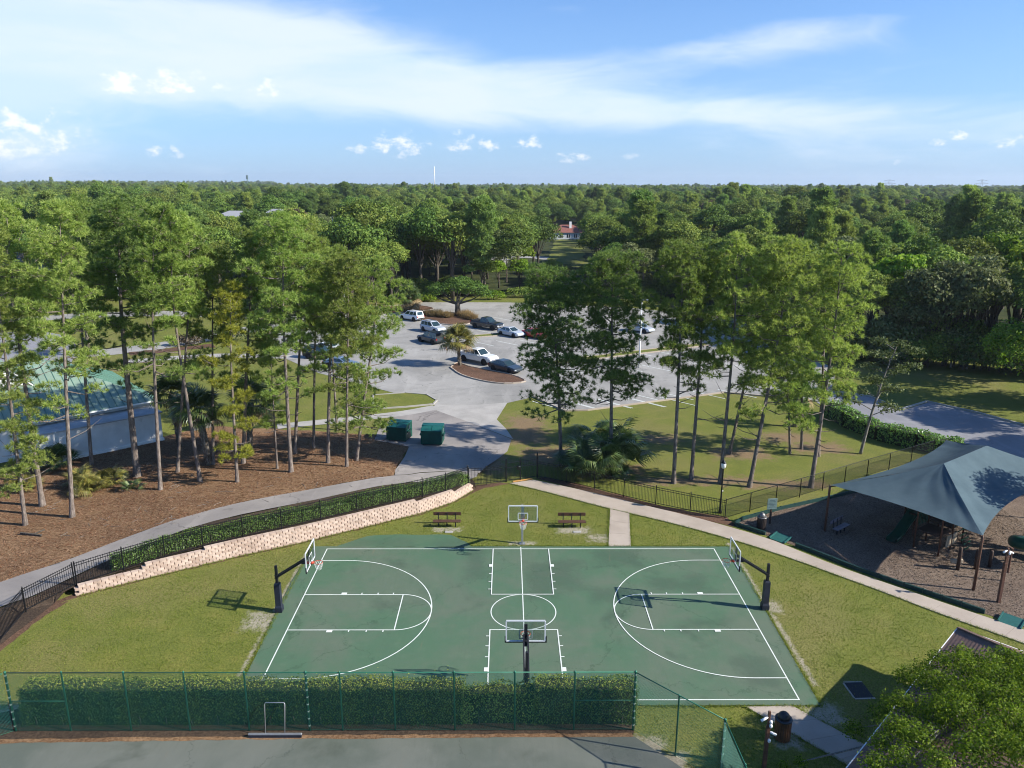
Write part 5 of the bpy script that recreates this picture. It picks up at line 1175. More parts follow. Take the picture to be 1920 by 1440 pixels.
def broad(name, label, loc, seed, H, cr, n, size, mat, bark_='oak_bark', group=None, cat='tree', **kw):
    t = thing(name, label, cat, loc, group=group); tr, V, F = broad_geo(seed, H, cr, n, size, **kw)
    tr.build('trunk', bark_, t, True); link('crown', np_mesh('crown', V, F), mat, t); return t
def ground_top(u, vb, vt):
    b = at(u, vb); return b, at_y(u, vt, b.y).z
# oak in the car park island
b_ = at(858, 592); t = thing('oak_tree', 'spreading dark oak on the car park island behind the palm', 'tree', b_)
rng = np.random.default_rng(41); lob = [(-3.4, 0, 4.6, 2.2, 2.2, 1.3), (0, 0, 5.3, 2.9, 2.6, 1.6), (3.0, -.2, 4.8, 2.6, 2.4, 1.5), (-5.0, .3, 3.9, 1.3, 1.4, .8), (5.0, 0, 4.0, 1.6, 1.5, 1.1), (1.0, 1.5, 5.6, 2.0, 2.0, 1.3)]
V, F = blob_leaves(lob, 7000, .32, rng); link('crown', np_mesh('crown', V, F), 'oak_leaf', t)
tb = MB().tube([(0, 0, -.1), (.05, 0, 1.4), (0, 0, 2.4)], [.62, .5, .42], 10)
for l_ in lob: tb.tube([(0, 0, 2.2), (l_[0]*.5, l_[1]*.5, l_[2]*.72), (l_[0]*.9, l_[1]*.9, l_[2])], [.26, .15, .05], 6, False)
tb.build('trunk', 'oak_bark', t, True)
# the airy tree at the corner of the side road and the bright one at the frame edge
b_ = at(1613, 851); t = thing('slender_tree', 'slender leaning tree with sparse greyish leaves by the side road', 'tree', b_)
rng = np.random.default_rng(7); tk = MB(); path = [Vector((0, 0, -.1)), Vector((.5, 0, 3.4)), Vector((1.2, .1, 6.8)), Vector((2.2, .2, 10.2))]; tk.tube(curve_pts(path, 6), [.15-.0062*i for i in range(19)], 8); lob = []
rg = random.Random(3)
for k in range(16):
    h = 3.6+k*.42; a = k*2.39; ln = rg.uniform(1.4, 3.4)*(1-.4*k/16); o = Vector((1.2*h/6.8 if h < 6.8 else 1.2+(h-6.8)*.29, .1, h)); e = o+Vector((math.cos(a)*ln, math.sin(a)*ln, ln*.3)); tk.tube([o, o.lerp(e, .5)+Vector((0, 0, .1)), e], [.05, .03, .01], 5, False); lob.append((e.x, e.y, e.z, .9, .9, .5)); lob.append((*(o.lerp(e, .6)), .6, .6, .4))
V, F = blob_leaves(lob, 3400, .23, rng, shell=.2); link('crown', np_mesh('crown', V, F), 'olive_leaf', t); tk.build('trunk', 'pale_bark', t, True)
broad('broadleaf_tree', 'tall tree outside the picture shading the canopy cloth', (38.5, 6.2, 0), 52, 10.5, 3.6, 5000, .26, 'mixed_leaf', trunk_h=.35)
broad('broadleaf_tree', 'bright green tree at the picture edge over the side lawn', at(1925, 760), 51, 9.5, 6.2, 9000, .32, 'bright_leaf', trunk_h=.22)
# foreground tree over the pavilion roof
t = thing('broadleaf_tree', 'sunlit bright green tree overhanging the pavilion roof', 'tree', (19.6, -9.4, 0)); rng = np.random.default_rng(77); lob = []
for (u, v, z, r_) in [(1800, 1262, 4.6, 1.0), (1745, 1290, 4.4, .95), (1865, 1285, 4.9, 1.1), (1690, 1330, 4.0, .9), (1790, 1345, 5.0, 1.15), (1890, 1370, 5.4, 1.1), (1720, 1395, 5.0, .9), (1850, 1255, 4.6, .9), (1930, 1290, 5.0, 1.1), (1820, 1420, 5.6, .9), (1960, 1400, 5.6, 1.2), (1700, 1275, 4.0, .7), (1905, 1250, 4.6, .8), (1650, 1400, 4.6, .55), (1760, 1240, 4.2, .6), (1805, 1236, 4.4, .7), (1880, 1240, 4.6, .75), (1735, 1262, 4.2, .7), (1925, 1262, 4.8, .8), (1780, 1300, 4.6, .9), (1835, 1315, 5.0, 1.0), (1745, 1345, 4.7, .9), (1905, 1330, 5.2, 1.1), (1860, 1400, 5.6, 1.0), (1680, 1375, 4.6, .8), (1925, 1430, 5.9, 1.0), (1640, 1440, 5.0, .6), (1760, 1435, 5.6, .6), (1690, 1430, 5.2, .6),
                      (1655, 1345, 1.9, .75), (1600, 1372, 1.6, .6), (1500, 1432, .6, .35), (1470, 1438, .5, .3)]:
    p = at(u, v, z); lob.append((p.x-19.6, p.y+9.4, p.z, r_*.92, r_*.92, r_*.85))
V, F = blob_leaves(lob, 42000, .105, rng, .5, .3); link('crown', np_mesh('crown', V, F), 'lime_leaf', t)
tb = MB().tube([(0, 0, -.1), (.15, -.2, 1.6), (.1, -.6, 2.8)], [.14, .12, .09], 8); rg = random.Random(9)
for l_ in lob[:33]: tb.tube([(.1, -.6, 2.5), (l_[0]*.55, l_[1]*.6-.2, l_[2]*.75+.4), (l_[0]*.95, l_[1], l_[2]+.2)], [.075, .05, .016], 5, False)
tb.build('trunk', 'pale_bark', t, True)

# ------------------------------------------------------------------ palms
def frond_mesh(pl, Rf, nseg, droop, seed, mat):
    rg = random.Random(seed); V = []; F = []
    def tri(a, b, c): o = len(V); V.extend([a, b, c]); F.append((o, o+1, o+2))
    tri((0, -.018, 0), (0, .018, 0), (pl, .012, .02)); tri((0, .018, 0), (pl, -.012, .02), (pl, .012, .02))
    for k in range(nseg):
        a = R(-105+210*k/(nseg-1))+rg.uniform(-.03, .03); L = Rf*(1-.18*abs(a)/1.9)*rg.uniform(.88, 1.08); d = Vector((math.cos(a), math.sin(a), 0)); n = Vector((-d.y, d.x, 0)); w = .045*Rf
        p0 = Vector((pl, 0, .02)); m_ = p0+d*L*.55+Vector((0, 0, -.05*L*(1 if k % 2 else .5))); e = p0+d*L+Vector((0, 0, -droop*L-rg.uniform(0, .12)*L))
        tri(p0, m_-n*w, m_+n*w); tri(m_-n*w, e, m_+n*w)
    me = bpy.data.meshes.new('frond'); me.from_pydata([tuple(v) for v in V], [], F); me.update(); me.materials.append(MATS[mat]); return me
FRO = {m_: [frond_mesh(.62, .68, 22, .30+.12*k, k, m_) for k in range(3)] for m_ in ('palm_leaf', 'palm_leaf_gold', 'dead_frond')}
def palm(name, label, loc, h, n, mat, seed, scale=1.0, lo=-35, hi=85, boots=True, tr=.17, cat='palm', group=None, spread=.12):
    rg = random.Random(seed); t = thing(name, label, cat, loc, group=group)
    if h > .25:
        lean = rg.uniform(-.12, .12)*h; tk = MB().tube([(0, 0, -.1), (lean*.3, 0, h*.4), (lean, 0, h)], [tr*1.25, tr, tr*1.05], 10)
        tk.build('trunk', 'palm_bark', t, True)
        if boots:
            bm_ = MB()
            for k in range(int(h*16)):
                z = .15+k*(h-.15)/(h*16); a = k*2.4; lx = lean*z/h; d = Vector((math.cos(a), math.sin(a), 0)); o = Vector((lx, 0, z))+d*tr*.85
                bm_.bar(o, o+d*.10+Vector((0, 0, .24)), .07, .035)
            bm_.build('leaf_bases', 'palm_bark', t)['kind'] = 'stuff'
    else: lean = 0
    for k in range(n):
        el = R(lo+(hi-lo)*((k+.5)/n)**.85+rg.uniform(-8, 8)); a = k*2.39996+rg.uniform(-.25, .25)
        m2 = 'dead_frond' if (el < R(-12) and rg.random() < .6) else mat
        o = bpy.data.objects.new('frond', rg.choice(FRO[m2])); COL.objects.link(o); o.parent = t; s = scale*rg.uniform(.8, 1.15); o.scale = (s, s, s)
        o.location = (lean+rg.uniform(-spread, spread), rg.uniform(-spread, spread), h); o.rotation_euler = (rg.uniform(-.4, .4), -el, a)
    return t
def shrubby(label, spots, n, mat, seed, scale, group='palmetto clumps', zs=.25):
    """several growing points make one palmetto clump"""
    b0 = at(*spots[0]); t = thing('saw_palmetto', label, 'palmetto', b0, group=group); rg = random.Random(seed)
    for (u, v) in spots:
        p = at(u, v)-b0
        for k in range(n):
            el = R(rg.uniform(8, 80)); a = k*2.39996+rg.uniform(-.3, .3); o = bpy.data.objects.new('frond', rg.choice(FRO[mat])); COL.objects.link(o); o.parent = t; s = scale*rg.uniform(.75, 1.2); o.scale = (s, s, s)
            o.location = (p.x+rg.uniform(-.25, .25), p.y+rg.uniform(-.25, .25), p.z+rg.uniform(0, zs)*(scale if zs < 1 else 1)); o.rotation_euler = (rg.uniform(-.4, .4), -el, a)
    return t
palm('cabbage_palm', 'cabbage palm with criss-cross trunk standing among the pines', at(392, 872), 4.6, 38, 'palm_leaf', 1, 2.0, tr=.27, group='cabbage palms')
palm('cabbage_palm', 'cabbage palm with heavy dark fronds behind the yellowish pine', at(468, 846), 4.4, 38, 'palm_leaf', 2, 2.05, tr=.24, group='cabbage palms')
palm('cabbage_palm', 'cabbage palm leaning over the board fence by the clubhouse', at(338, 838), 4.8, 34, 'palm_leaf', 3, 1.9, tr=.2, group='cabbage palms')
palm('cabbage_palm', 'golden green cabbage palm on the car park island', at(862, 686), 3.4, 48, 'palm_leaf_gold', 4, 2.1, tr=.22, group='cabbage palms')
palm('cabbage_palm', 'shaggy cabbage palm with brown skirt beside the car park road', at(769, 583), 2.6, 46, 'palm_leaf', 5, 2.3, lo=-70, tr=.25, group='cabbage palms')
palm('cabbage_palm', 'cabbage palm with brown lower fronds behind the clubhouse roof', at(166, 668), 5.5, 30, 'palm_leaf', 6, 1.7, lo=-60, tr=.2, group='cabbage palms')
palm('cabbage_palm', 'small cabbage palm in the shade beside the side road hedge', at(1490, 800), 3.0, 30, 'palm_leaf', 8, 1.5, tr=.2, group='cabbage palms')
shrubby('big dark palmetto clump under the second pine by the iron fence', [(1118, 886), (1085, 880), (1150, 888), (1170, 880), (1105, 862), (1140, 858), (1162, 862), (1095, 897), (1128, 898)], 16, 'palm_leaf', 11, 1.9, zs=2.0)
shrubby('palmetto clump with light green fans beside the clubhouse annex', [(180, 918), (150, 912), (205, 912), (165, 926)], 15, 'palm_leaf_gold', 12, 1.25)
shrubby('small palmetto at the foot of the thickest pine', [(245, 920)], 10, 'palm_leaf', 13, .75)
shrubby('dark palmetto clump against the clubhouse annex wall', [(95, 880), (112, 872)], 14, 'palm_leaf', 14, 1.5)
shrubby('palmetto clump beside the outermost pine', [(55, 920), (40, 915)], 13, 'palm_leaf_gold', 15, 1.0)

# ------------------------------------------------------------------ woods: kinds of trees shared by the whole forest
KINDS_ = []
def kind(seed, H, cr, n, size, mat, bark_='oak_bark', **kw):
    tr, V, F = broad_geo(seed, H, cr, n, size, **kw); a = tr.mesh('trunk'); a.materials.append(MATS[bark_]); a.polygons.foreach_set('use_smooth', [True]*len(a.polygons)); b = np_mesh('crown', V, F, mat); KINDS_.append((a, b, H))
kind(1, 14, 5.2, 7000, .42, 'oak_leaf', nl=11); kind(2, 13, 4.6, 6500, .40, 'mixed_leaf', nl=11); kind(3, 15, 5.0, 7000, .40, 'mixed_leaf', nl=13); kind(4, 12, 5.4, 7000, .42, 'oak_leaf', nl=14, trunk_h=.25)
kind(5, 11, 4.2, 6500, .36, 'olive_leaf', trunk_h=.2, nl=12); kind(6, 12, 4.4, 5600, .34, 'brown_leaf', 'pale_bark'); kind(7, 10, 4.0, 4400, .44, 'bright_leaf', trunk_h=.2)
NBROAD = len(KINDS_)
def bush_geo(seed, H, cr, n, size):
    rg = random.Random(seed); rng = np.random.default_rng(seed); lobes = []
    for k in range(9):
        a = k*2.4; rr = cr*.6*math.sqrt((k+.3)/9); s = cr*rg.uniform(.35, .55); z = H*rg.uniform(.22, .68)*(1-.35*rr/cr); lobes.append((rr*math.cos(a), rr*math.sin(a), z, s, s, max(.4, H*.33*rg.uniform(.8, 1.2))))
    V, F = blob_leaves(lobes, n, size, rng, shell=.6)
    tr = MB().tube([(0, 0, -.1), (.1, 0, H*.4)], [.12, .05], 6); return tr, V, F
BUSH = []
for k_, mt in enumerate(('oak_leaf', 'olive_leaf', 'mixed_leaf')):
    tr, V, F = bush_geo(80+k_, 5.5, 3.4, 3600, .34); a = tr.mesh('stem'); a.materials.append(MATS['oak_bark']); BUSH.append((a, np_mesh('foliage', V, F, mt)))
for k_, mt in ((0, 'needles'), (1, 'needles_dark'), (2, 'needles')):
    rg = random.Random(60+k_); path = [Vector((0, 0, 0)), Vector((rg.uniform(-.3, .3), 0, 6)), Vector((rg.uniform(-.4, .4), .2, 11)), Vector((0, 0, 17))]
    tr, lm, V, F = pine_geo(path, .17, .45, 2.7, 60+k_, 1.0, .3, 16); tr.add(lm.v, lm.f)
    V, F = tufts_np(V.reshape(-1, 3, 3)[::4, 2], np.tile([[0, 0, 1.]], (len(V[::3])//4+1, 1))[:len(V.reshape(-1, 3, 3)[::4])], 3, .6, .20, np.random.default_rng(k_), 1.0)
    a = tr.mesh('trunk'); a.materials.append(MATS['pine_bark']); KINDS_.append((a, np_mesh('crown', V, F, mt), 17))
LABK = ['dark rounded oak in the woods', 'mid green tree in the woods', 'tall green tree in the woods', 'broad dark oak in the woods', 'greyish olive tree in the woods', 'thin brownish tree in the woods', 'bright green tree in the woods', 'sunlit pine rising from the woods', 'dark pine rising from the woods', 'light green pine rising from the woods']
def wood_tree(k, loc, rz, s, where, lab=None):
    a, b, H = KINDS_[k]; pine_ = k >= NBROAD
    t = thing('pine_tree' if pine_ else 'broadleaf_tree', lab or f'{LABK[k]} {where}'.replace('in the woods in the woods', 'in the woods').replace('from the woods in the woods', 'from the woods'), 'tree', loc, rz, f'trees {where}'); t.scale = (s, s, s*random.Random(int(loc[0]*91+loc[1])).uniform(.9, 1.12))
    for nm, me in (('trunk', a), ('crown', b)): o = bpy.data.objects.new(nm, me); COL.objects.link(o); o.parent = t
    return t
rgw = random.Random(2024); placed = []
def put(u, vb, vt, k, where, lab=None, sc=None):
    b, H = ground_top(u, vb, vt); placed.append((b.x, b.y, 2.0)); return wood_tree(k, b, rgw.uniform(0, 6.28), max(.35, H/KINDS_[k][2]) if sc is None else sc, where, lab)
W1 = 'behind the car park'
for u, vb, vt, k in [(660, 575, 402, 0), (700, 566, 420, 3), (745, 560, 400, 0), (790, 556, 408, 2), (720, 548, 392, 3), (820, 552, 404, 1), (620, 566, 418, 2), (580, 560, 430, 4), (870, 548, 408, 2), (905, 552, 470, 1), (935, 540, 480, 6), (975, 548, 478, 6), (1010, 552, 490, 4),
                    (1035, 548, 486, 1), (1060, 552, 492, 4), (1096, 548, 490, 1), (1120, 540, 420, 2), (1150, 548, 425, 0), (885, 538, 412, 7), (950, 530, 418, 9), (1190, 545, 430, 3), (1230, 548, 430, 1), (1270, 545, 425, 4), (1310, 552, 430, 0), (1350, 560, 420, 2), (1400, 566, 430, 1), (1440, 575, 425, 3),
                    (550, 545, 410, 2), (510, 552, 425, 1), (470, 550, 420, 4), (430, 556, 440, 0), (390, 548, 420, 2), (1000, 505, 405, 0), (970, 512, 400, 3), (1008, 508, 410, 3), (1150, 505, 420, 1), (1150, 500, 415, 7), (845, 520, 400, 8), (560, 520, 385, 5), (600, 525, 395, 0)]: put(u, vb, vt, k, W1)
W2_ = 'at the edge of the side lawn'
for u, vb, vt, k in [(1590, 655, 470, 2), (1625, 668, 500, 1), (1660, 676, 490, 2), (1700, 682, 520, 4), (1735, 684, 480, 4), (1770, 686, 510, 4), (1805, 688, 470, 4), (1845, 690, 500, 2), (1885, 692, 480, 2), (1925, 694, 470, 1), (1965, 700, 470, 0), (1560, 640, 460, 1), (1525, 628, 450, 3), (1490, 615, 440, 0),
                    (1680, 660, 450, 6), (1750, 660, 460, 1), (1830, 662, 455, 4), (1900, 664, 440, 6), (1615, 640, 440, 8), (1720, 640, 430, 0), (1790, 640, 430, 2), (1860, 640, 420, 6), (1930, 645, 425, 3), (1640, 625, 425, 1), (1580, 615, 420, 4), (1475, 590, 425, 2), (1990, 720, 480, 3), (1975, 760, 520, 0)]: put(u, vb, vt, k, W2_)
W3 = 'beyond the entrance road'
for u, vb, vt, k in [(20, 560, 420, 0), (60, 548, 430, 2), (110, 556, 440, 1), (160, 560, 420, 3), (205, 552, 430, 0), (250, 560, 440, 4), (300, 552, 430, 2), (345, 548, 425, 3), (-30, 556, 420, 1), (90, 520, 415, 3), (180, 525, 405, 2), (280, 520, 410, 0), (370, 520, 400, 8), (450, 520, 405, 7), (-60, 580, 440, 0), (15, 590, 470, 4), (30, 606, 478, 1), (140, 580, 455, 2), (415, 574, 450, 1), (505, 588, 470, 2), (560, 596, 470, 4), (690, 590, 450, 1), (735, 572, 445, 2), (620, 585, 455, 2)]: put(u, vb, vt, k, W3)
def bush(u, vb, k, s, sz, lab):
    p = at(u, vb); t = thing('bush', lab, 'bush', p, rgw.uniform(0, 6.28), 'bushes along the wood edge'); t.scale = (s, s, s*sz)
    for nm, me in (('stem', BUSH[k][0]), ('foliage', BUSH[k][1])): o = bpy.data.objects.new(nm, me); COL.objects.link(o); o.parent = t
for i, u in enumerate(range(1480, 2000, 20)):
    vb = 606+(u-1480)*.60 if u < 1600 else (678+(u-1600)*.07 if u < 1740 else 688+(u-1740)*.09)
    bush(u+rgw.uniform(-8, 8), vb-2+rgw.uniform(-4, 3), (0, 1, 0, 2, 1)[i % 5], rgw.uniform(.9, 1.35), rgw.uniform(.8, 1.3), 'shadowy bush in the thicket along the side lawn')
for i, u in enumerate(range(1110, 1480, 22)): bush(u+rgw.uniform(-8, 8), 556+max(0, u-1300)*.18+rgw.uniform(-3, 3), i % 3, rgw.uniform(.8, 1.2), rgw.uniform(.6, 1.0), 'bush in the thicket behind the far car park rows')
for i, u in enumerate(range(560, 920, 24)): bush(u+rgw.uniform(-8, 8), 557+rgw.uniform(-4, 3), (2, 0, 1)[i % 3], rgw.uniform(.8, 1.2), rgw.uniform(.5, .9), 'bush in the thicket beyond the oak island')
for i, u in enumerate(range(-20, 560, 26)): bush(u+rgw.uniform(-8, 8), 556+rgw.uniform(-5, 3), (0, 2, 1)[i % 3], rgw.uniform(.8, 1.2), rgw.uniform(.5, .9), 'bush in the thicket beyond the entrance road')
for i, (x, y, k) in enumerate([(58, 3, 2), (61, 13, 1), (63, 23, 0), (66, 31, 2), (69, 40, 3), (72, 20, 1)]): wood_tree(k, (x, y, 0), i*1.3, 1.05, 'past the side road', 'tall tree past the side road whose shadow falls across it')
# wider woods, nearest trees as single trees, the far canopy as one mass
def clear(x, y):
    if y < 116 and x < 44: return True
    if x > 0 and y < 60+(.0 if x > 62 else 6): return True
    ang = (x-CAM_LOC[0])/(y-CAM_LOC[1]); u = 969+ang*1425*1.0
    hw = 20+6.5*1425/(y+38)
    if abs(u-1066) < hw and 120 < y < 335: return True
    if 880 < u < 1110 and 205 < y < 232: return True
    mg = 6.5*1425/(y+38)
    if 415-mg < u < 535+mg and 168 < y < 246: return True
    if 635-mg < u < 675+mg and 175 < y < 258: return True
    if 55 < u < 100 and 110 < y < 172: return True
    return False
def spot_ok(x, y, r): return not any((x-a)**2+(y-b)**2 < (r+c)**2 for a, b, c in placed)
near = []; tries = 0
while tries < 3800 and len(near) < 205:
    tries += 1; y = rgw.uniform(66, 225); x = rgw.uniform(-1, 1)*(y+42)*.74
    if clear(x, y) or (y < 118 and x < 48): continue
    if y < 100 and x < 58: continue
    if any((x-a)**2+(y-b)**2 < 30 for a, b in near) or not spot_ok(x, y, 3.2): continue
    near.append((x, y))
for x, y in near:
    k = rgw.choices(range(10), (4, 6, 6, 3, 3, 1, 3, 3, 2, 2))[0]; s = rgw.uniform(.75, 1.3)*(.92 if k >= NBROAD else 1)
    if x > 40: s *= 1.05
    wood_tree(k, (x, y, 0), rgw.uniform(0, 6.28), s, 'in the woods around the park')
# far canopy
src = bpy.data.collections.new('tree_sources')
for k, (a, b, H) in enumerate(KINDS_):
    bm = bmesh.new(); bm.from_mesh(b); o = bpy.data.objects.new(f'source_{k:02d}', b); src.objects.link(o)
pts = []
def scatter(y0, y1, cell, s0, s1, jit=.9):
    y = y0
    while y < y1:
        hw = (y+42)*.78+20; x = -hw
        while x < hw:
            px_, py_ = x+rgw.uniform(-.5, .5)*cell*jit, y+rgw.uniform(-.5, .5)*cell*jit; x += cell
            if clear(px_, py_) or not spot_ok(px_, py_, 1.5): continue
            if y < 228 and any((px_-a)**2+(py_-b)**2 < 16 for a, b in near): continue
            big_ = .5+.5*math.sin(px_*.011+1.3)*math.sin(py_*.009+px_*.004)
            k = rgw.choices(range(10), (3+3*big_, 6, 5, 3, 2+2*big_, 1.0, 2.0, 2.5*(1-big_)+.6, 1.6, 2*(1-big_)))[0]
            uu = 969+1425*(px_-CAM_LOC[0])/(py_-CAM_LOC[1]); stand = .34*math.exp(-((uu-660)/110)**2-((py_-480)/130)**2)+.20*math.exp(-((uu-1420)/160)**2-((py_-420)/110)**2)+.15*math.exp(-((uu-250)/140)**2-((py_-900)/200)**2)
            wave = (.15*math.sin(px_*.021+py_*.013+.7)+.12*math.sin(px_*.047-py_*.031))*(1.0 if py_ < 800 else .55)
            pts.append((px_, py_, k, rgw.uniform(s0, s1)*(1.0+.12*(big_-.5)+wave+stand)*(.80 if k >= NBROAD else 1.0)))
        y += cell
scatter(120, 330, 7.2, .72, 1.22); scatter(330, 800, 8.8, .75, 1.35); scatter(800, 1800, 14.5, .9, 1.5); scatter(1800, 4200, 30, 1.3, 2.1)
def forest():
    n = len(pts); me = bpy.data.meshes.new('forest'); me.vertices.add(n)
    A = np.array(pts); co = np.zeros((n, 3), np.float32); co[:, :2] = A[:, :2]
    d = A[:, 1]; co[:, 2] = np.where(d > 1500, (d-1500)*.0005, 0)+np.where((A[:, 0] < -.3*d) & (d > 900), (d-900)*.004, 0)*1.0-np.where(d > 1800, 8, 0)
    me.vertices.foreach_set('co', co.ravel())
    for nm, ty, dat in (('kind_index', 'INT', A[:, 2].astype(np.int32)), ('size', 'FLOAT', A[:, 3].astype(np.float32)), ('turn', 'FLOAT', np.random.default_rng(3).uniform(0, 6.28, n).astype(np.float32))):
        at_ = me.attributes.new(nm, ty, 'POINT'); at_.data.foreach_set('value', dat)
    o = bpy.data.objects.new('forest', me); COL.objects.link(o); tag(o, 'dense green woods reaching to the horizon', 'woods', kind='stuff')
    ng = bpy.data.node_groups.new('forest_nodes', 'GeometryNodeTree'); ng.interface.new_socket('Geometry', in_out='INPUT', socket_type='NodeSocketGeometry'); ng.interface.new_socket('Geometry', in_out='OUTPUT', socket_type='NodeSocketGeometry')
    N = ng.nodes; gi = N.new('NodeGroupInput'); go = N.new('NodeGroupOutput'); ip = N.new('GeometryNodeInstanceOnPoints'); ci = N.new('GeometryNodeCollectionInfo')
    ci.inputs['Collection'].default_value = src; ci.inputs['Separate Children'].default_value = True; ci.inputs['Reset Children'].default_value = True
    def attr(nm, ty): a = N.new('GeometryNodeInputNamedAttribute'); a.data_type = ty; a.inputs['Name'].default_value = nm; return a.outputs['Attribute']
    cx = N.new('ShaderNodeCombineXYZ'); ng.links.new(attr('turn', 'FLOAT'), cx.inputs[2]); ip.inputs['Pick Instance'].default_value = True
    ng.links.new(gi.outputs[0], ip.inputs['Points']); ng.links.new(ci.outputs[0], ip.inputs['Instance']); ng.links.new(attr('kind_index', 'INT'), ip.inputs['Instance Index'])
    ng.links.new(cx.outputs[0], ip.inputs['Rotation']); ng.links.new(attr('size', 'FLOAT'), ip.inputs['Scale']); ng.links.new(ip.outputs[0], go.inputs[0])
    md = o.modifiers.new('forest', 'NODES'); md.node_group = ng
forest()
# ================================================================== vehicles
def wheel(t, x, y, r, w):
    ty = MB(); sg = 1 if y > 0 else -1
    ring = [(r*.62, -w/2), (r*.96, -w/2), (r, -w*.35), (r, w*.35), (r*.96, w/2), (r*.62, w/2)]
    V = []; n = 18
    for rr, yy in ring:
        for k in range(n): a = 2*math.pi*k/n; V.append((x+rr*math.cos(a), y+yy, r+rr*math.sin(a)))
    F = [(i*n+k, i*n+(k+1) % n, (i+1)*n+(k+1) % n, (i+1)*n+k) for i in range(5) for k in range(n)]
    o = ty.add(V, F).build('tyre', 'tyre', t, True)
    rm = MB(); V = [(x, y+sg*w*.40, r)]+[(x+r*.64*math.cos(2*math.pi*k/10)*(1 if k % 2 else .9), y+sg*w*.46, r+r*.64*math.sin(2*math.pi*k/10)*(1 if k % 2 else .9)) for k in range(10)]+[(x+r*.64*math.cos(2*math.pi*k/10), y-sg*w*.3, r+r*.64*math.sin(2*math.pi*k/10)) for k in range(10)]
    F = [(0, 1+k, 1+(k+1) % 10) for k in range(10)]+[(1+k, 11+k, 11+(k+1) % 10, 1+(k+1) % 10) for k in range(10)]
    rm.add(V, F).build('wheel_rim', 'rim_metal', o)
def car(name, kind_, paint_, loc, heading, label, cat, hatch=False, group='vehicles in the car park'):
    """x forward. body lofted from stations, windows proud of the cabin"""
    t = thing(name, label, cat, (loc[0], loc[1], .03), heading, group)
    spec = {'suv': dict(L=4.8, W=1.9, H=1.75, r=.36, prof=[(-2.38, .45, .98), (-2.3, .32, 1.05), (-1.2, .28, 1.06), (.9, .28, 1.06), (1.2, .28, 1.02), (2.1, .30, .92), (2.36, .38, .78), (2.42, .45, .62)], cab=(-2.25, -2.05, .30, 1.15), wb=(-1.45, 1.5)),
            'sedan': dict(L=4.7, W=1.82, H=1.45, r=.33, prof=[(-2.35, .42, .88), (-2.25, .30, .98), (-1.3, .26, .98), (.9, .26, .94), (1.3, .26, .90), (2.1, .28, .78), (2.32, .36, .64), (2.38, .42, .55)], cab=(-1.95, -1.05, .20, 1.10), wb=(-1.40, 1.45)),
            'pickup': dict(L=5.8, W=2.02, H=1.92, r=.41, prof=[(-2.9, .60, 1.18), (-2.85, .48, 1.20), (-.75, .42, 1.20), (.8, .42, 1.20), (1.15, .42, 1.20), (2.5, .45, 1.14), (2.85, .50, 1.02), (2.92, .58, .80)], cab=(-.80, -.68, .45, 1.25), wb=(-1.85, 1.85))}[kind_]
    W = spec['W']; hw = W/2; V = []; n = len(spec['prof'])
    for x, z0, z1 in spec['prof']:
        nar = .90 if abs(x) > spec['L']/2-.12 else (.97 if abs(x) > spec['L']/2-.5 else 1.0); w = hw*nar
        V += [(x, -w*.94, z0), (x, -w, z0+.12), (x, -w, z1-.16), (x, -w*.90, z1), (x, w*.90, z1), (x, w, z1-.16), (x, w, z0+.12), (x, w*.94, z0)]
    F = [(i*8+k, i*8+(k+1) % 8, (i+1)*8+(k+1) % 8, (i+1)*8+k) for i in range(n-1) for k in range(8)]+[tuple(range(7, -1, -1)), tuple((n-1)*8+k for k in range(8))]
    body = MB().add(V, F)
    belt = 1.20 if kind_ == 'pickup' else (1.04 if kind_ == 'suv' else .93); H = spec['H']; xb0, xb1, xf1, xf0 = spec['cab']; wl, wt_ = hw*.90, hw*.74
    # cabin
    c = [(xb0, -wl, belt-.03), (xf0, -wl, belt-.03), (xf0, wl, belt-.03), (xb0, wl, belt-.03), (xb1, -wt_, H-.05), (xf1, -wt_, H-.05), (xf1, wt_, H-.05), (xb1, wt_, H-.05), (xb1+.12, -wt_*.86, H), (xf1-.12, -wt_*.86, H), (xf1-.12, wt_*.86, H), (xb1+.12, wt_*.86, H)]
    MB().add(c, [(0, 1, 5, 4), (1, 2, 6, 5), (2, 3, 7, 6), (3, 0, 4, 7), (4, 5, 9, 8), (5, 6, 10, 9), (6, 7, 11, 10), (7, 4, 8, 11), (8, 9, 10, 11)]).build('cabin', paint_, t)
    body.build('body', paint_, t)
    C = [Vector(p) for p in c]
    def win(name_, a, b, cc, d, m0=.10, m1=.12, out=.012, split=None):
        """glass quad inset from cabin face a b (bottom) c d (top)"""
        def q(u, v): return a.lerp(b, u).lerp(d.lerp(cc, u), v)
        nrm = (b-a).cross(d-a).normalized(); rngs = [(m0, 1-m0)] if not split else split
        for u0, u1 in rngs:
            MB().quad(*[q(u, v)+nrm*out for u, v in ((u0, m1), (u1, m1), (u1, 1-m1*.7), (u0, 1-m1*.7))]).build(name_, 'car_glass', t)
    sp = [(.07, .47), (.52, .93)] if kind_ != 'suv' else [(.05, .28), (.32, .60), (.64, .94)]
    win('windscreen', C[1], C[2], C[6], C[5], .07, .08)
    if not hatch: win('rear_window', C[3], C[0], C[4], C[7], .10, .12)
    win('side_window', C[0], C[1], C[5], C[4], split=sp); win('side_window', C[2], C[3], C[7], C[6], split=[(1-b_, 1-a_) for a_, b_ in sp][::-1])
    for x in spec['wb']:
        for sy in (-1, 1):
            wheel(t, x, sy*(hw-.10), spec['r'], .22)
            MB().lathe([(spec['r']+.07, -.115), (spec['r']+.07, .115)], 18).build('wheel_arch', 'tyre', t).matrix_local = Matrix.Translation((x, sy*(hw-.11), spec['r']+.02)) @ Matrix.Rotation(R(90), 4, 'X')
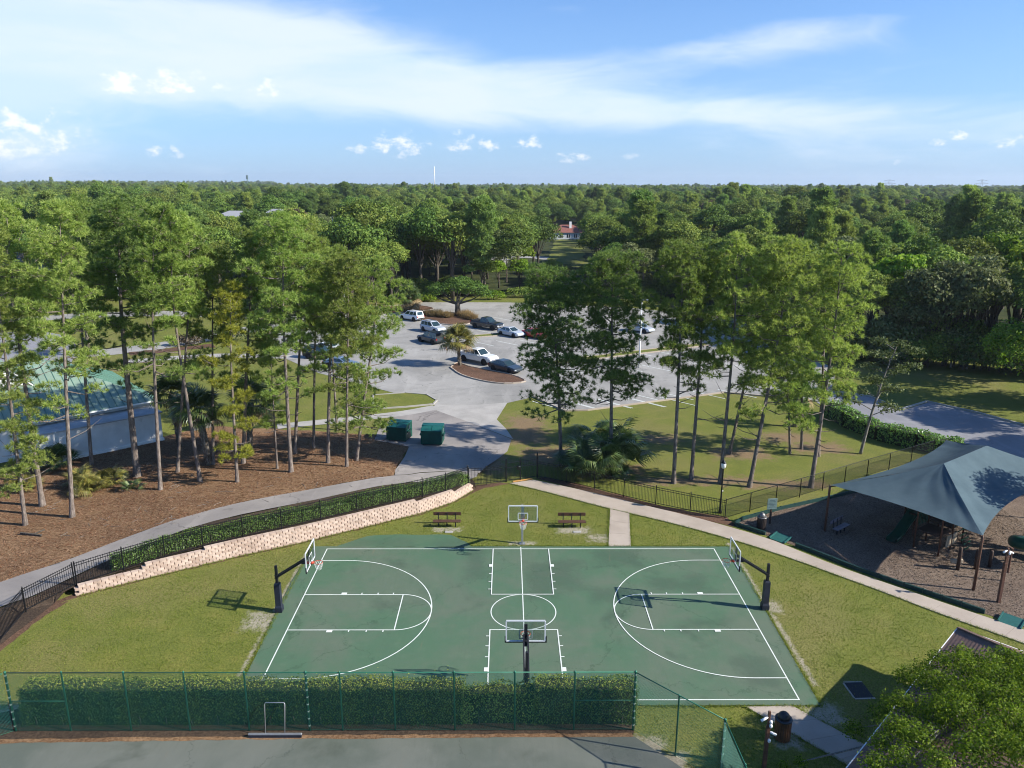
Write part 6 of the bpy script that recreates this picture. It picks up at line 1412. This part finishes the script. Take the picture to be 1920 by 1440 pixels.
    xf = spec['prof'][-1][0]; zf = spec['prof'][-1][2]; xr = spec['prof'][0][0]; zr = spec['prof'][0][2]
    for sy in (-1, 1):
        MB().rbox((xf-.10, sy*hw*.72, zf-.02), (.24, .34, .15), .03).build('headlight', 'head_light', t); MB().rbox((xr+.06, sy*hw*.80, zr-.14), (.14, .22, .26), .03).build('tail_light', 'tail_red', t)
        MB().rbox((xf0-.35, sy*(hw+.08), belt+.06), (.14, .20, .14), .03).build('mirror', paint_, t)
    MB().rbox((xf-.02, 0, zf-.12), (.10, hw*.95, .22), .02).build('grille', 'chrome' if kind_ == 'pickup' else 'lid_black', t)
    MB().rbox((xf-.02, 0, spec['prof'][-1][1]+.06), (.16, W*.86, .20), .04).build('front_bumper', 'chrome' if kind_ == 'pickup' else paint_, t); MB().rbox((xr+.02, 0, spec['prof'][0][1]+.06), (.16, W*.86, .20), .04).build('rear_bumper', 'chrome' if kind_ == 'pickup' else 'lid_black', t)
    if kind_ == 'pickup':
        MB().box((-1.83, 0, 1.215), (1.85, 1.62, .03)).build('bed_liner', 'tyre', t)
        for sy in (-1, 1): MB().rbox((-1.83, sy*.90, 1.24), (2.05, .13, .10), .02).build('bed_rail', paint_, t)
        MB().rbox((-2.84, 0, 1.10), (.08, 1.6, .34), .02).build('tailgate', paint_, t)
    if kind_ == 'suv':
        for sy in (-1, 1): MB().bar((xb1+.2, sy*wt_*.8, H+.03), (xf1-.2, sy*wt_*.8, H+.03), .04, .04).build('roof_rail', 'lid_black', t)
    if hatch:
        MB().quad(C[3]+Vector((-.012, -.1, .05)), C[0]+Vector((-.012, .1, .05)), C[4]+Vector((-.012, .1, -.03)), C[7]+Vector((-.012, -.1, -.03))).build('boot_opening', 'tyre', t); MB().rbox((xb1-.55, 0, H+.28), (1.15, W*.74, .07), .03).build('tailgate', paint_, t)
    return t
HD = math.atan2(-.72, .69)
def spot(u, v): p = at(u, v); return (p.x, p.y)
car('pickup_truck', 'pickup', 'paint_white', spot(897, 679), HD+.10, 'white crew cab pickup truck beside the palm island', 'truck')
car('pickup_truck', 'pickup', 'paint_black', spot(913, 616), HD+.16, 'black crew cab pickup truck parked behind the white one', 'truck')
car('parked_car', 'suv', 'paint_silver', spot(812, 622), HD, 'silver sport utility car facing out behind the palm', 'car')
car('parked_car', 'suv', 'paint_dark', spot(808, 642), HD+math.pi, 'dark sport utility car with its rear hatch raised', 'car', True)
car('parked_car', 'suv', 'paint_white', spot(772, 600), HD+math.pi+.1, 'white hatchback seen from behind near the oak island', 'car')
car('parked_car', 'sedan', 'paint_silver', spot(958, 630), HD, 'pale sedan showing past the edge of the first lawn pine', 'car')
car('parked_car', 'sedan', 'paint_red', spot(1004, 633), HD, 'bright red car glimpsed through the first lawn pine', 'car')
car('parked_car', 'sedan', 'paint_dark', spot(948, 696), HD+.06, 'dark green sedan at the tip of the palm island', 'car')
car('parked_car', 'suv', 'paint_black', spot(602, 672), HD+.5, 'black car parked behind the pine trunks', 'car')
car('parked_car', 'sedan', 'paint_blue', spot(640, 690), HD+.5, 'blue grey sedan parked behind the pine trunks', 'car')
car('parked_car', 'sedan', 'paint_white', spot(618, 660), HD+.5, 'white sedan behind the black car among the trunks', 'car')
car('parked_car', 'sedan', 'paint_silver', spot(1200, 622), HD, 'silver sedan alone in the far car park rows', 'car')
car('parked_car', 'sedan', 'paint_white', spot(470, 545), HD+.4, 'white car on the far road behind the pines', 'car')
# person loading the dark car, and a cart beside
pb = at(836, 657)
def skinned(name, joints, edges, rad, mat, parent):
    me = bpy.data.meshes.new(name); me.from_pydata(joints, edges, []); o = bpy.data.objects.new(name, me); COL.objects.link(o); o.parent = parent
    md = o.modifiers.new('skin', 'SKIN')
    for i, r_ in enumerate(rad): me.skin_vertices[0].data[i].radius = (r_, r_) if isinstance(r_, float) else r_
    me.skin_vertices[0].data[0].use_root = True
    o.modifiers.new('sub', 'SUBSURF').levels = 1; o.modifiers['sub'].render_levels = 2; me.materials.append(MATS[mat]); return o
pr = thing('person', 'person in white top and grey shorts standing behind the dark car', 'person', pb, HD+2.2)
J = [(0, 0, .95), (0, 0, 1.15), (.03, 0, 1.38), (.05, 0, 1.50), (.07, 0, 1.64), (.03, .18, 1.40), (.14, .25, 1.16), (.34, .20, 1.02), (.03, -.18, 1.40), (.14, -.25, 1.16), (.34, -.20, 1.02), (0, .10, .90), (.05, .12, .50), (-.02, .13, .08), (.12, .13, .04), (0, -.10, .90), (-.04, -.12, .50), (-.10, -.13, .08), (.04, -.13, .04)]
me = skinned('body', J, [(0, 1), (1, 2), (2, 3), (3, 4), (2, 5), (5, 6), (6, 7), (2, 8), (8, 9), (9, 10), (0, 11), (11, 12), (12, 13), (13, 14), (0, 15), (15, 16), (16, 17), (17, 18)], [.13, .13, .14, .055, .095, .06, .045, .038, .06, .045, .038, .085, .06, .04, .035, .085, .06, .04, .035], 'skin', pr)
skinned('shirt', [(0, 0, .96), (0, 0, 1.15), (.03, 0, 1.40), (.03, .19, 1.41), (.10, .24, 1.25), (.03, -.19, 1.41), (.10, -.24, 1.25)], [(0, 1), (1, 2), (2, 3), (3, 4), (2, 5), (5, 6)], [.16, .155, .16, .08, .07, .08, .07], 'shirt_white', pr)
skinned('shorts', [(0, 0, .95), (0, .10, .86), (.04, .12, .60), (0, -.10, .86), (-.02, -.12, .60)], [(0, 1), (1, 2), (0, 3), (3, 4)], [.15, .11, .10, .11, .10], 'shorts_grey', pr)
MB().lathe([(.02, 1.585), (.105, 1.63), (.118, 1.69), (.10, 1.75), (.05, 1.785), (.005, 1.79)], 12, (.055, 0, 0)).build('hair', 'hair_dark', pr, True)
MB().rbox((.172, 0, 1.635), (.03, .03, .045), .008).build('nose', 'skin', pr)
ct = at(853, 655); k = thing('motorcycle', 'dark motorcycle standing beside the person in white', 'motorcycle', ct, HD+.3)
for x in (-.68, .70):
    w_ = MB(); n = 16; V = []
    for rr, yy in ((.20, -.05), (.31, -.06), (.33, 0), (.31, .06), (.20, .05)):
        for i in range(n): a = 2*math.pi*i/n; V.append((x+rr*math.cos(a), yy, .33+rr*math.sin(a)))
    o = w_.add(V, [(i*n+j, i*n+(j+1) % n, (i+1)*n+(j+1) % n, (i+1)*n+j) for i in range(4) for j in range(n)]).build('tyre', 'tyre', k, True); MB().box((x, 0, .33), (.38, .04, .06)).box((x, 0, .33), (.06, .041, .38)).build('wheel_rim', 'chrome', o)
MB().rbox((0, 0, .48), (.62, .26, .36), .06).build('engine', 'steel_grey', k); MB().rbox((.18, 0, .80), (.55, .28, .24), .08).build('fuel_tank', 'paint_black', k); MB().rbox((-.42, 0, .78), (.75, .28, .12), .05).build('seat', 'tyre', k)
MB().bar((.70, .09, .33), (.42, .09, 1.02), .05).bar((.70, -.09, .33), (.42, -.09, 1.02), .05).build('fork', 'chrome', k); MB().tube([(.28, -.40, 1.06), (.42, -.14, 1.06), (.42, .14, 1.06), (.28, .40, 1.06)], .02, 6).build('handlebar', 'pole_black', k, True)
MB().lathe([(.09, 0), (.10, .06), (.04, .12)], 12, (.55, 0, .86)).build('headlight', 'head_light', k, True); MB().tube([(-.1, -.16, .30), (-.95, -.17, .36)], .05, 8).build('exhaust', 'chrome', k, True); MB().rbox((-.62, .0, .62), (.5, .22, .10), .04).rbox((-.72, 0, .98), (.12, .26, .34), .04).build('rear_rack', 'paint_black', k)

# ------------------------------------------------------------------ car park islands, kerbs and stall lines
def kerb(t, poly, z, name='kerb', mat='concrete', w=.16):
    n = len(poly)
    for i in range(n):
        a, b = Vector((*poly[i], 0)), Vector((*poly[(i+1) % n], 0)); d = (b-a).normalized()*w*.3
        MB().bar(a-d+Vector((0, 0, z)), b+d+Vector((0, 0, z)), w, .16).build(name, mat, t, False, True)
def island(label, pts, mat, seed, closed=True, z=.10):
    poly = [(p.x, p.y) for p in curve_pts([(q[0], q[1], 0) for q in pts+[pts[0]]], 3)][:-1]; c = Vector((pts[0][0], pts[0][1], 0))
    t = thing('traffic_island', label, 'traffic island', c, group='car park islands'); MB().prism(poly, .0, z).build('bed', mat, t, False, True); kerb(t, poly, .09); return t
island('mulched island with the golden palm before the white truck', [spot(845, 690), spot(866, 704), spot(905, 715), spot(945, 720), spot(985, 716), spot(960, 704), spot(905, 693), spot(880, 688), spot(858, 681)], 'bark_mulch', 1)
island('mulched island under the spreading oak with dry grasses', [spot(745, 588), spot(800, 603), spot(850, 610), spot(885, 606), spot(893, 595), spot(860, 588), spot(800, 585)], 'bark_mulch', 2)
island('long grassy strip behind the black pickup', [spot(880, 634), spot(950, 629), spot(1060, 618), spot(1062, 615), spot(950, 625), spot(882, 630)], 'lawn', 3)
island('long grassy strip across the middle of the car park', [spot(1040, 684), spot(1150, 670), spot(1330, 648), spot(1332, 643), spot(1150, 664), spot(1042, 678)], 'lawn', 4)
island('kerbed shoulder with the shaggy palm by the road', [spot(690, 590), spot(740, 588), spot(805, 582), spot(808, 577), spot(770, 573), spot(690, 578)], 'bark_mulch', 5)
gi = thing('green_shoulder', 'small kerbed grass wedge beside the service drive', 'verge', at(750, 750)); pw = [(p.x, p.y) for p in (at(700, 742), at(760, 738), at(800, 741), at(819, 752), at(812, 759), at(760, 764), at(700, 768))]
MB().prism(pw, 0, .085).build('turf', 'lawn', gi, False, True); kerb(gi, pw, .07, mat='concrete_grey')
lot = bpy.data.objects['parking_lot']
def stall(a, b, z=.030): 
    a = Vector((a[0], a[1], 0)); b = Vector((b[0], b[1], 0)); n = Vector((-(b-a).y, (b-a).x, 0)).normalized()*.06
    MB().add([(a.x-n.x, a.y-n.y, z), (b.x-n.x, b.y-n.y, z), (b.x+n.x, b.y+n.y, z), (a.x+n.x, a.y+n.y, z)], [(0, 1, 2, 3)]).build('stall_line', 'line_white', lot)
dv = Vector((.69, -.72, 0)); ev = Vector((.72, .69, 0))
def row(u, v, n, flip=1):
    o = at(u, v)
    for i in range(n):
        p = o+Vector(((at(u+40, v).x-o.x), 0, 0))*0+Vector((1, .12, 0)).normalized()*2.75*1.35*i; q = p+dv*5.0*flip; stall((p.x, p.y), (q.x, q.y))
row(1045, 688, 9); row(1042, 676, 9, -1); row(885, 640, 6); row(770, 598, 5); row(1060, 770, 4, -1); row(1120, 768, 4, -1); row(1240, 752, 4, -1); row(890, 628, 6, -1)
for pth in ([(2.0, 44.7), (5.2, 39.2), (7.6, 39.4), (24.2, 46.6), (30, 44.5), (33.4, 43)],):
    kt = thing('kerb_line', 'pale concrete kerb between the pine lawn and the car park', 'kerb', (*pth[0], 0))
    for a, b in zip(pth, pth[1:]): MB().bar((a[0], a[1], .08), (b[0], b[1], .08), .18, .16).build('kerb', 'concrete', kt, False, True)
kt = thing('kerb_line', 'grey concrete kerb along the side lawn and road', 'kerb', (37, 47.3, 0)); pth = [(37, 47.3), (40.4, 45.0), (41.5, 39.9), (45.8, 42.9), (48.9, 38.7), (51.0, 34.4), (62, 27.2)]
for a, b in zip(pth, pth[1:]): MB().bar((a[0], a[1], .08), (b[0], b[1], .08), .18, .16).build('kerb', 'concrete_grey', kt, False, True)
for i, (u, v) in enumerate([(1782, 690), (1812, 692)]):
    p = at(u, v); o = MB().lathe([(.12, 0), (.12, 1.1), (.08, 1.16)], 8).build('bollard', 'pale_bark'); o.location = p; tag(o, 'pale wooden bollard at the wood edge, the one '+('nearer the road' if i == 0 else 'farther from the road'), 'bollard', 'wooden bollards')
for (u, v, lab) in [(1198, 690, 'pale light pole rising from the car park between the lawn pines'), (650, 640, 'pale light pole rising behind the bushy pine'), (228, 598, 'white flagpole behind the thickest pine')]:
    p = at(u, v); t = thing('light_pole', lab, 'light pole', p); MB().lathe([(.12, 0), (.10, 4), (.06, 9.0)], 8).build('pole', 'trim_white', t, True); MB().rbox((.45, 0, 9.0), (.9, .3, .12), .02).build('lamp_head', 'steel_grey', t)
# dry ornamental grasses on the oak island and low shrubs beyond the lot
for i, (u, v, s_) in enumerate([(806, 592, 1.0), (822, 594, 1.1), (838, 596, 1.0), (878, 597, 1.1), (886, 600, .9), (870, 594, 1.0), (780, 590, .9)]):
    p = at(u, v); rng = np.random.default_rng(500+i); V, F = tufts_np(np.column_stack([rng.normal(0, .45, 60), rng.normal(0, .35, 60), np.full(60, .12)]), np.tile([[0, 0, 1.0]], (60, 1)), 14, 1.25*s_, .05, rng, .30)
    o = link('ornamental_grass', np_mesh('ornamental_grass', V, F), 'dry_grass'); o.location = p; tag(o, 'tuft of dry tan ornamental grass on the oak island', 'grass tuft', 'ornamental grasses on the oak island')
for i, (u, v, w_, h_, mt) in enumerate([(925, 562, 3.2, 1.8, 'bright_leaf'), (980, 558, 4, 2.2, 'mixed_leaf'), (800, 566, 2.6, 1.5, 'bright_leaf'), (590, 590, 4, 2.2, 'olive_leaf'), (430, 640, 4, 1.8, 'olive_leaf'), (350, 648, 3, 1.5, 'brown_leaf'), (700, 600, 4, 2.5, 'mixed_leaf'), (1680, 690, 3, 2, 'olive_leaf'), (1100, 556, 5, 2.2, 'mixed_leaf')]):
    p = at(u, v); rng = np.random.default_rng(700+i); V, F = blob_leaves([(-w_*.4, 0, h_*.4, w_*.5, w_*.4, h_*.55), (w_*.35, .2, h_*.4, w_*.5, w_*.4, h_*.6), (0, .1, h_*.55, w_*.5, w_*.4, h_*.5)], 1400, .3, rng)
    t = thing('shrub', ['bright low shrub before the woods behind the car park', 'green shrub beside the bright one behind the car park', 'bright low shrub past the shaggy palm', 'olive shrub among the road verges behind the pines', 'olive shrub beside the concrete footway behind the pines', 'brownish shrub on the flower bed behind the pines', 'rounded shrub behind the bushy pine', 'olive shrub at the wood edge by the side lawn', 'wide green shrub behind the far car park rows'][i], 'shrub', p)
    link('foliage', np_mesh('foliage', V, F), mt, t); MB().tube([(0, 0, -.05), (.1, 0, h_*.5)], [.08, .03], 6).build('stem', 'oak_bark', t)
# fallen twigs and debris on the pine straw
rg = random.Random(88); tw = MB()
for k in range(150):
    u, v = rg.uniform(60, 720), rg.uniform(880, 1010); p = at(u, v)
    if terrain(p.x, p.y) < .12 or wall_near(p.x, p.y)[0] < 5.2 or p.x > -11: continue
    a = rg.uniform(0, 6.28); L = rg.uniform(.15, .9); tw.bar((p.x, p.y, p.z+.05), (p.x+math.cos(a)*L, p.y+math.sin(a)*L, terrain(p.x+math.cos(a)*L, p.y+math.sin(a)*L)+.05), .025, .02)
tag(tw.build('twig_litter', 'pale_bark'), 'scattered pale twigs lying on the pine straw', 'twigs', kind='stuff')
b_ = at(62, 1003); o = MB().bar((-.9, .1, .09), (.8, -.35, .12), .14, .12).bar((.1, -.1, .1), (.5, .5, .15), .07).build('fallen_log', 'oak_bark'); o.location = b_; tag(o, 'dark broken branch at the foot of the outermost pine', 'fallen branch')

# ------------------------------------------------------------------ turf: blades standing over the lawn and its ragged edges
def inside(poly, X, Y):
    r = np.zeros(len(X), bool); n = len(poly)
    for i in range(n):
        x0, y0 = poly[i][0], poly[i][1]; x1, y1 = poly[(i+1) % n][0], poly[(i+1) % n][1]
        c = ((y0 > Y) != (y1 > Y)) & (X < (x1-x0)*(Y-y0)/(y1-y0+1e-12)+x0); r ^= c
    return r
def turf():
    rng = np.random.default_rng(17); X = rng.uniform(-27, 27, 150000); Y = rng.uniform(-12.5, 19.5, 150000)
    ed = []                                                       # extra growth hugging the hard edges
    for (a, b) in [((-13.85, 8), (-13.75, -8)), ((13.9, 8), (13.7, -8)), ((-3.3, 8.05), (13.9, 8.02)), ((5.0, -8.08), (13.7, -8.08))]+list(zip(walk_near, walk_near[1:]))+[((6.7, 14), (5.8, 8)), ((8.1, 13.2), (7.4, 8)), ((10.1, -8.1), (14, -12.6)), ((12.35, -8.1), (15.6, -11.8))]+[((p[0], p[1]-.12), (q[0], q[1]-.12)) for p, q in zip(WALL, WALL[1:])]:
        L = math.hypot(b[0]-a[0], b[1]-a[1]); n = int(L*70); t = rng.uniform(0, 1, n); ed.append(np.column_stack([a[0]+(b[0]-a[0])*t+rng.normal(0, .05, n), a[1]+(b[1]-a[1])*t+rng.normal(0, .05, n)]))
    ed = np.concatenate(ed); E0 = len(ed)
    lawn_poly = [(-26.8, -8.2), (-26.6, .3), (-25.6, 1.7)]+[(w[0]+.1, w[1]-.25) for w in WALL]+[(-2.4, 18.0), (-.8, 18.9)]+walk_near[:-1]+[(22, -6), (15, -12), (13, -12.4), (9.5, -12.4), (5.2, -10.2), (4.9, -8.2)]
    ok = inside(lawn_poly, X, Y) & ~inside([(-14.0, 8.0), (13.95, 8.0), (13.7, -8.05), (-13.75, -8.05)], X, Y) & ~inside([(6.75, 14.0), (5.85, 8.0), (7.35, 8.0), (8.05, 13.2)], X, Y) & ~inside([(10.15, -8.1), (14.0, -12.6), (15.6, -11.8), (12.3, -8.05)], X, Y) & ~inside([(-12.2, 8.0), (-10.4, 9.7), (-4.8, 9.8), (-3.4, 8.0)], X, Y) & ~((Y < -8.2) & (X < 5.0))
    P = np.column_stack([X[ok], Y[ok]])
    n0 = np.sin(P[:, 0]*1.7+np.sin(P[:, 1]*1.1)*2)*np.sin(P[:, 1]*1.9+np.sin(P[:, 0]*.8)*2); P = P[rng.uniform(-1.2, 1, len(P)) < n0+.35]
    P = np.concatenate([ed, P]); n = len(P); C = np.column_stack([P, np.full(n, .0)]); hgt = np.where(np.arange(n) < E0, .085, .06)
    D = np.tile([[0, 0, 1.0]], (n, 1)); k = 2; c = np.repeat(C, k, 0); d = np.repeat(D, k, 0)+rng.normal(0, .75, (n*k, 3)); d[:, 2] = np.abs(d[:, 2])+.25; d /= np.linalg.norm(d, axis=1, keepdims=True)
    s = np.cross(d, rng.normal(size=(n*k, 3))); s /= np.linalg.norm(s, axis=1, keepdims=True); h = (np.repeat(hgt, k)*rng.uniform(.6, 1.5, n*k))[:, None]
    V = np.stack([c-s*.011, c+s*.011, c+d*h*1.4], 1).reshape(-1, 3)
    tag(link('grass', np_mesh('grass', V, np.arange(n*k*3).reshape(-1, 3)), 'grass_blade'), 'short mown turf around the basketball court', 'grass', kind='stuff')
turf()

# ------------------------------------------------------------------ loose litter on the beds
def flakes(name, label, X, Y, z, size, asp, mat, seed, cat):
    rng = np.random.default_rng(seed); n = len(X); P = np.column_stack([X, Y, z]); N = np.tile([[0, 0, 1.0]], (n, 1))+rng.normal(0, .35, (n, 3)); V, F = leaves_np(P, N, size, rng, asp)
    tag(link(name, np_mesh(name, V, F), mat), label, cat, kind='stuff')
def litter_beds():
    rng = np.random.default_rng(5); X = rng.uniform(-46, -9.5, 60000); Y = rng.uniform(3, 32, 60000)
    bed = pathL_far+[(-10.2, 20.7), (-10.0, 24), (-9.9, 27.5), (-13, 31), (-20, 32.5), (-31, 33.5), (-39.6, 24), (-46, 16), (-50, 10), (-40, -3)]
    ok = inside(bed, X, Y); X, Y = X[ok], Y[ok]; Z = np.array([terrain(a, b) for a, b in zip(X, Y)])+.035
    flakes('needle_litter', 'loose pine needles and bark lying on the straw bed', X, Y, Z, .22, .16, 'straw', 6, 'litter')
    X = rng.uniform(15, 36, 60000); Y = rng.uniform(-6, 22, 60000); ok = inside(PLAY, X, Y); X, Y = X[ok], Y[ok]
    flakes('mulch_chips', 'loose wood chips covering the playground surface', X, Y, np.full(len(X), .035), .105, .45, 'chip', 7, 'wood chips')
litter_beds()

# ================================================================== air
def haze():
    m, nt, out = new_mat('haze_air'); v = nt.n.new('ShaderNodeVolumePrincipled')
    v.inputs['Color'].default_value = (.80, .88, 1.0, 1); v.inputs['Density'].default_value = HAZE; v.inputs['Anisotropy'].default_value = .2
    nt.l.new(v.outputs[0], out.inputs['Volume'])
    o = MB().box((0, 2900, 44), (10600, 6400, 90)).build('haze', m)
    tag(o, 'thin bluish summer haze over the far woods', 'haze', kind='stuff')
HAZE = 0.85e-4
haze()
